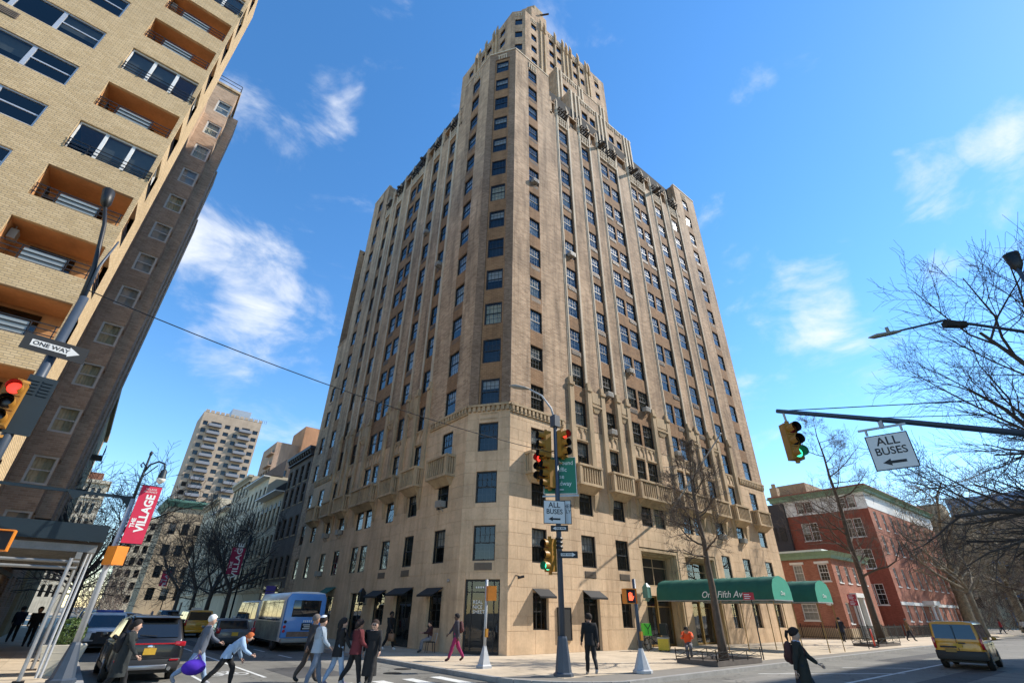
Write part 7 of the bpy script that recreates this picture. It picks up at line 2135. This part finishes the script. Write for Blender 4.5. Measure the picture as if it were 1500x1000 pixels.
        if P['bag']:
            kind, colr = P['bag']; bm_ = MB(); nm = 'backpack'
            if kind == 'back':
                c0 = V[2]+Vector((-.20*s,0,-.06*s)); bm_.ell(c0,.11*s,.155*s,.24*s,12,8); bm_.ell(c0+Vector((-.07*s,0,-.09*s)),.07*s,.12*s,.11*s,10,6)
                for q in (-1,1): bm_.tube([c0+Vector((.06*s,q*.09*s,.19*s)),c0+Vector((.2*s,q*.12*s,.24*s)),c0+Vector((.33*s,q*.12*s,.06*s)),c0+Vector((.26*s,q*.13*s,-.14*s))],.014*s,5)
            else:
                nm = 'hand_bag'; w, d, sd = hands[0 if kind.endswith('L') else 1]; w = w+Vector((0,0,dz)); c0 = w+d*.09*s+Vector((0,0,-.30*s))
                if kind.startswith('duffel'): bm_.ell(c0+Vector((-.05,0,.0)),.30*s,.16*s,.19*s,14,8)
                else: bm_.box(c0.x-.16*s,c0.x+.16*s,c0.y-.06*s,c0.y+.06*s,c0.z-.18*s,c0.z+.16*s)
                for q in (-1,1): bm_.tube([c0+Vector((q*.13*s,0,.14*s)),w+d*.085*s],.012*s,5)
            bo = bm_.build(nm, cloth(colr), None, True)
            bo['label'] = {'back':'backpack','duffel':'duffel bag','tote':'carrier bag'}[kind.rstrip('LR')]+' carried by '+P['label'] if len(P['label'].split()) < 12 else 'bag carried by '+' '.join(P['label'].split()[:10])
            bo['category'] = 'bag'; bo['group'] = 'bags carried by walkers'; bo.name = nm
            bo.location = P['loc']; bo.rotation_euler = (0,0,P['rz'])
NAVY=(0.012,0.016,0.03); BLK=(0.010,0.010,0.011); JEAN=(0.10,0.15,0.26); PALEJ=(0.24,0.33,0.46); GREY=(0.10,0.12,0.15)
WALK = dict(legL=(.34,.08), legR=(-.24,.30), armL=(-.45,.25), armR=(.35,.35))
WALK2 = dict(legR=(.34,.08), legL=(-.24,.30), armR=(-.45,.25), armL=(.35,.35))
R_ = RD
person('woman in dark coat walking before the black SUV', (1.55,17.1,R_), -.2, 1.66, 'light', (0.018,0.022,0.022), BLK, hair=(0.012,0.009,0.008), hairlen=.05, coat=(0.018,0.022,0.022), coat_len=.68, bag=('back',(0.012,0.012,0.014)), lean=.06, **WALK)
person('white haired man in grey jumper carrying a bag', (3.55,18.95,R_), -.25, 1.80, 'light', (0.09,0.105,0.135), PALEJ, (0.30,0.30,0.32), (0.75,0.73,0.68), lean=.14, bag=('duffelR',(0.075,0.02,0.42)), legL=(.42,.05), legR=(-.42,.55), armL=(.5,.5), armR=(-.22,.12))
person('red haired person in pale denim jacket leaning forward', (4.15,18.1,R_), -.2, 1.62, 'light', (0.30,0.42,0.58), BLK, hair=(0.42,0.10,0.025), hairlen=.12, lean=.75, legL=(.62,.62), legR=(-.55,.20), armL=(-.4,.5), armR=(.1,.6), neckdown=.6)
person('older man in brown trousers at the back of the crossing group', (6.55,18.1,R_), -.1, 1.80, 'tan', (0.03,0.03,0.035), (0.09,0.065,0.05), hair=(0.16,0.13,0.11), **WALK2)
person('walker in denim overalls and white cap', (6.35,16.9,R_), -.05, 1.74, 'light', (0.30,0.36,0.42), (0.12,0.16,0.22), (0.2,0.2,0.22), cap=(0.62,0.66,0.70), bulk=1.08, legL=(.30,.05), legR=(-.18,.2), armL=(-.15,.4), armR=(.25,.6))
person('walker in black jacket and pale jeans in the group', (6.95,16.75,R_), 0, 1.72, 'light', BLK, PALEJ, (0.18,0.16,0.22), hair=(0.012,0.01,0.009), hairlen=.14, coat=BLK, coat_len=.45, legL=(-.22,.3), legR=(.28,.05), armL=(.2,.2), armR=(.45,.1))
person('walker in maroon padded jacket and black trousers', (7.35,16.4,R_), 0, 1.70, 'tan', (0.12,0.018,0.022), BLK, (0.4,0.4,0.42), hair=(0.022,0.012,0.009), hairlen=.05, bulk=1.1, legL=(-.30,.30), legR=(.28,.1), armL=(.5,.7), armR=(.2,.8), head=.3)
person('long haired woman in sunglasses and long black coat', (7.75,16.15,R_), -2.2, 1.68, 'light', BLK, BLK, hair=(0.035,0.018,0.012), hairlen=.28, coat=BLK, coat_len=.92, glasses=True, legL=(.3,.05), legR=(-.25,.2), armL=(.15,.2), armR=(-.15,.2))
person('man in black walking past the shop door with a bag', (14.1,27.5,0), -1.1, 1.76, 'dark', BLK, BLK, (0.55,0.55,0.55), bag=('toteR',(0.32,0.17,0.09)), **WALK)
person('person resting on a walker seat against the tower', (15.15,25.0,0), math.pi-.3, 1.70, 'light', (0.05,0.018,0.018), (0.22,0.21,0.21), (0.05,0.05,0.05), legL=(1.45,1.40), legR=(1.35,1.25), armL=(.7,.9), armR=(.6,1.0), neckdown=.4)
person('walker in magenta trousers with a backpack', (13.62,20.3,0), 2.6, 1.74, 'dark', (0.045,0.040,0.050), (0.26,0.015,0.085), (0.06,0.02,0.02), hair=(0.01,0.008,0.008), bag=('back',(0.09,0.03,0.03)), legL=(.36,.05), legR=(-.30,.28), armL=(-.2,.1), armR=(.55,.15), outR=.2)
person('man all in black walking towards the shop entrance', (14.85,13.6,0), .95, 1.80, 'tan', BLK, BLK, (0.35,0.35,0.37), legL=(.2,.05), legR=(-.28,.45), armL=(.2,.15), armR=(-.2,.15))
person('woman in olive coat with brown backpack striding right', (13.9,6.05,R_), -1.15, 1.74, 'light', (0.026,0.025,0.019), NAVY, hair=(0.02,0.011,0.008), hairlen=-1, coat=(0.026,0.025,0.019), coat_len=.62, bag=('back',(0.085,0.03,0.024)), scarf=(0.40,0.47,0.60), legL=(.45,.05), legR=(-.35,.35), armL=(.65,.25), armR=(-.35,.15), head=.15)
person('worker in orange vest sitting on the tree pit edge', (24.3,15.75,0), -2.6, 1.72, 'tan', (0.80,0.10,0.02), (0.12,0.12,0.13), (0.05,0.04,0.03), cap=(0.02,0.02,0.02), lean=.45, legL=(1.5,1.45), legR=(1.4,1.3), armL=(.8,.7), armR=(.7,.9), neckdown=.5, bulk=1.12)
person('pedestrian in dark coat by the red houses', (52.3,18.7,0), .2, 1.78, 'light', NAVY, BLK, coat=NAVY, coat_len=.5, scarf=(0.5,0.5,0.48), **WALK)
person('pedestrian in brown jacket near the second tree', (61.2,16.2,0), -1.2, 1.76, 'tan', (0.16,0.10,0.05), NAVY, hair=(0.1,0.1,0.1), **WALK2)
person('dark clothed walker under the scaffold', (-.9,38.0,0), -1.5, 1.75, 'tan', BLK, BLK, **WALK)
person('second walker deeper under the scaffold', (-1.8,43.0,0), 1.5, 1.75, 'tan', NAVY, BLK, **WALK2)
cr = random.Random(5)
CROWD = [('red jacket',(0.35,0.03,0.03)),('white shirt',(0.6,0.6,0.58)),('blue coat',(0.05,0.10,0.25)),('black coat',BLK),('tan coat',(0.35,0.25,0.15)),('grey hood',(0.2,0.2,0.2)),('green coat',(0.04,0.10,0.05)),('purple coat',(0.15,0.04,0.2)),('pink top',(0.6,0.25,0.3)),('yellow coat',(0.6,0.45,0.05)),('navy jacket',NAVY),('brown coat',(0.12,0.06,0.03))]
for i, (w, cc) in enumerate(CROWD):
    person('far pedestrian in %s at the park corner' % w, (93+cr.uniform(0,22),16.5-i*1.0+cr.uniform(-.4,.4),0), cr.uniform(0,6.28), cr.uniform(1.6,1.82), cr.choice(('light','tan','dark')), cc, cr.choice((BLK,JEAN,NAVY)), group='crowd at the park corner', coat_len=.4 if i % 3 == 0 else 0, **(WALK if i % 2 else WALK2))
build_people()
# walker seat under the resting person
ws_ = thing('walker_seat', 'folding walker seat the resting person sits on', 'walker', (15.2,25.0,0), math.pi-.3)
m = MB(); m.box(-.22,.22,-.22,.22,.44,.48)
for x in (-.2,.2):
    for y in (-.22,.22): m.cyl((x,y,0),(x*.8,y,.44),.015,None,6)
m.build('seat', M_BLACK, ws_, world=False)
m = MB()
for y in (-.22,.22): m.cyl((-.2,y,.44),(-.28,y,.85),.015,None,6)
m.cyl((-.28,-.22,.85),(-.28,.22,.85),.015,None,6); m.build('back_rail', M_STEEL, ws_, world=False)
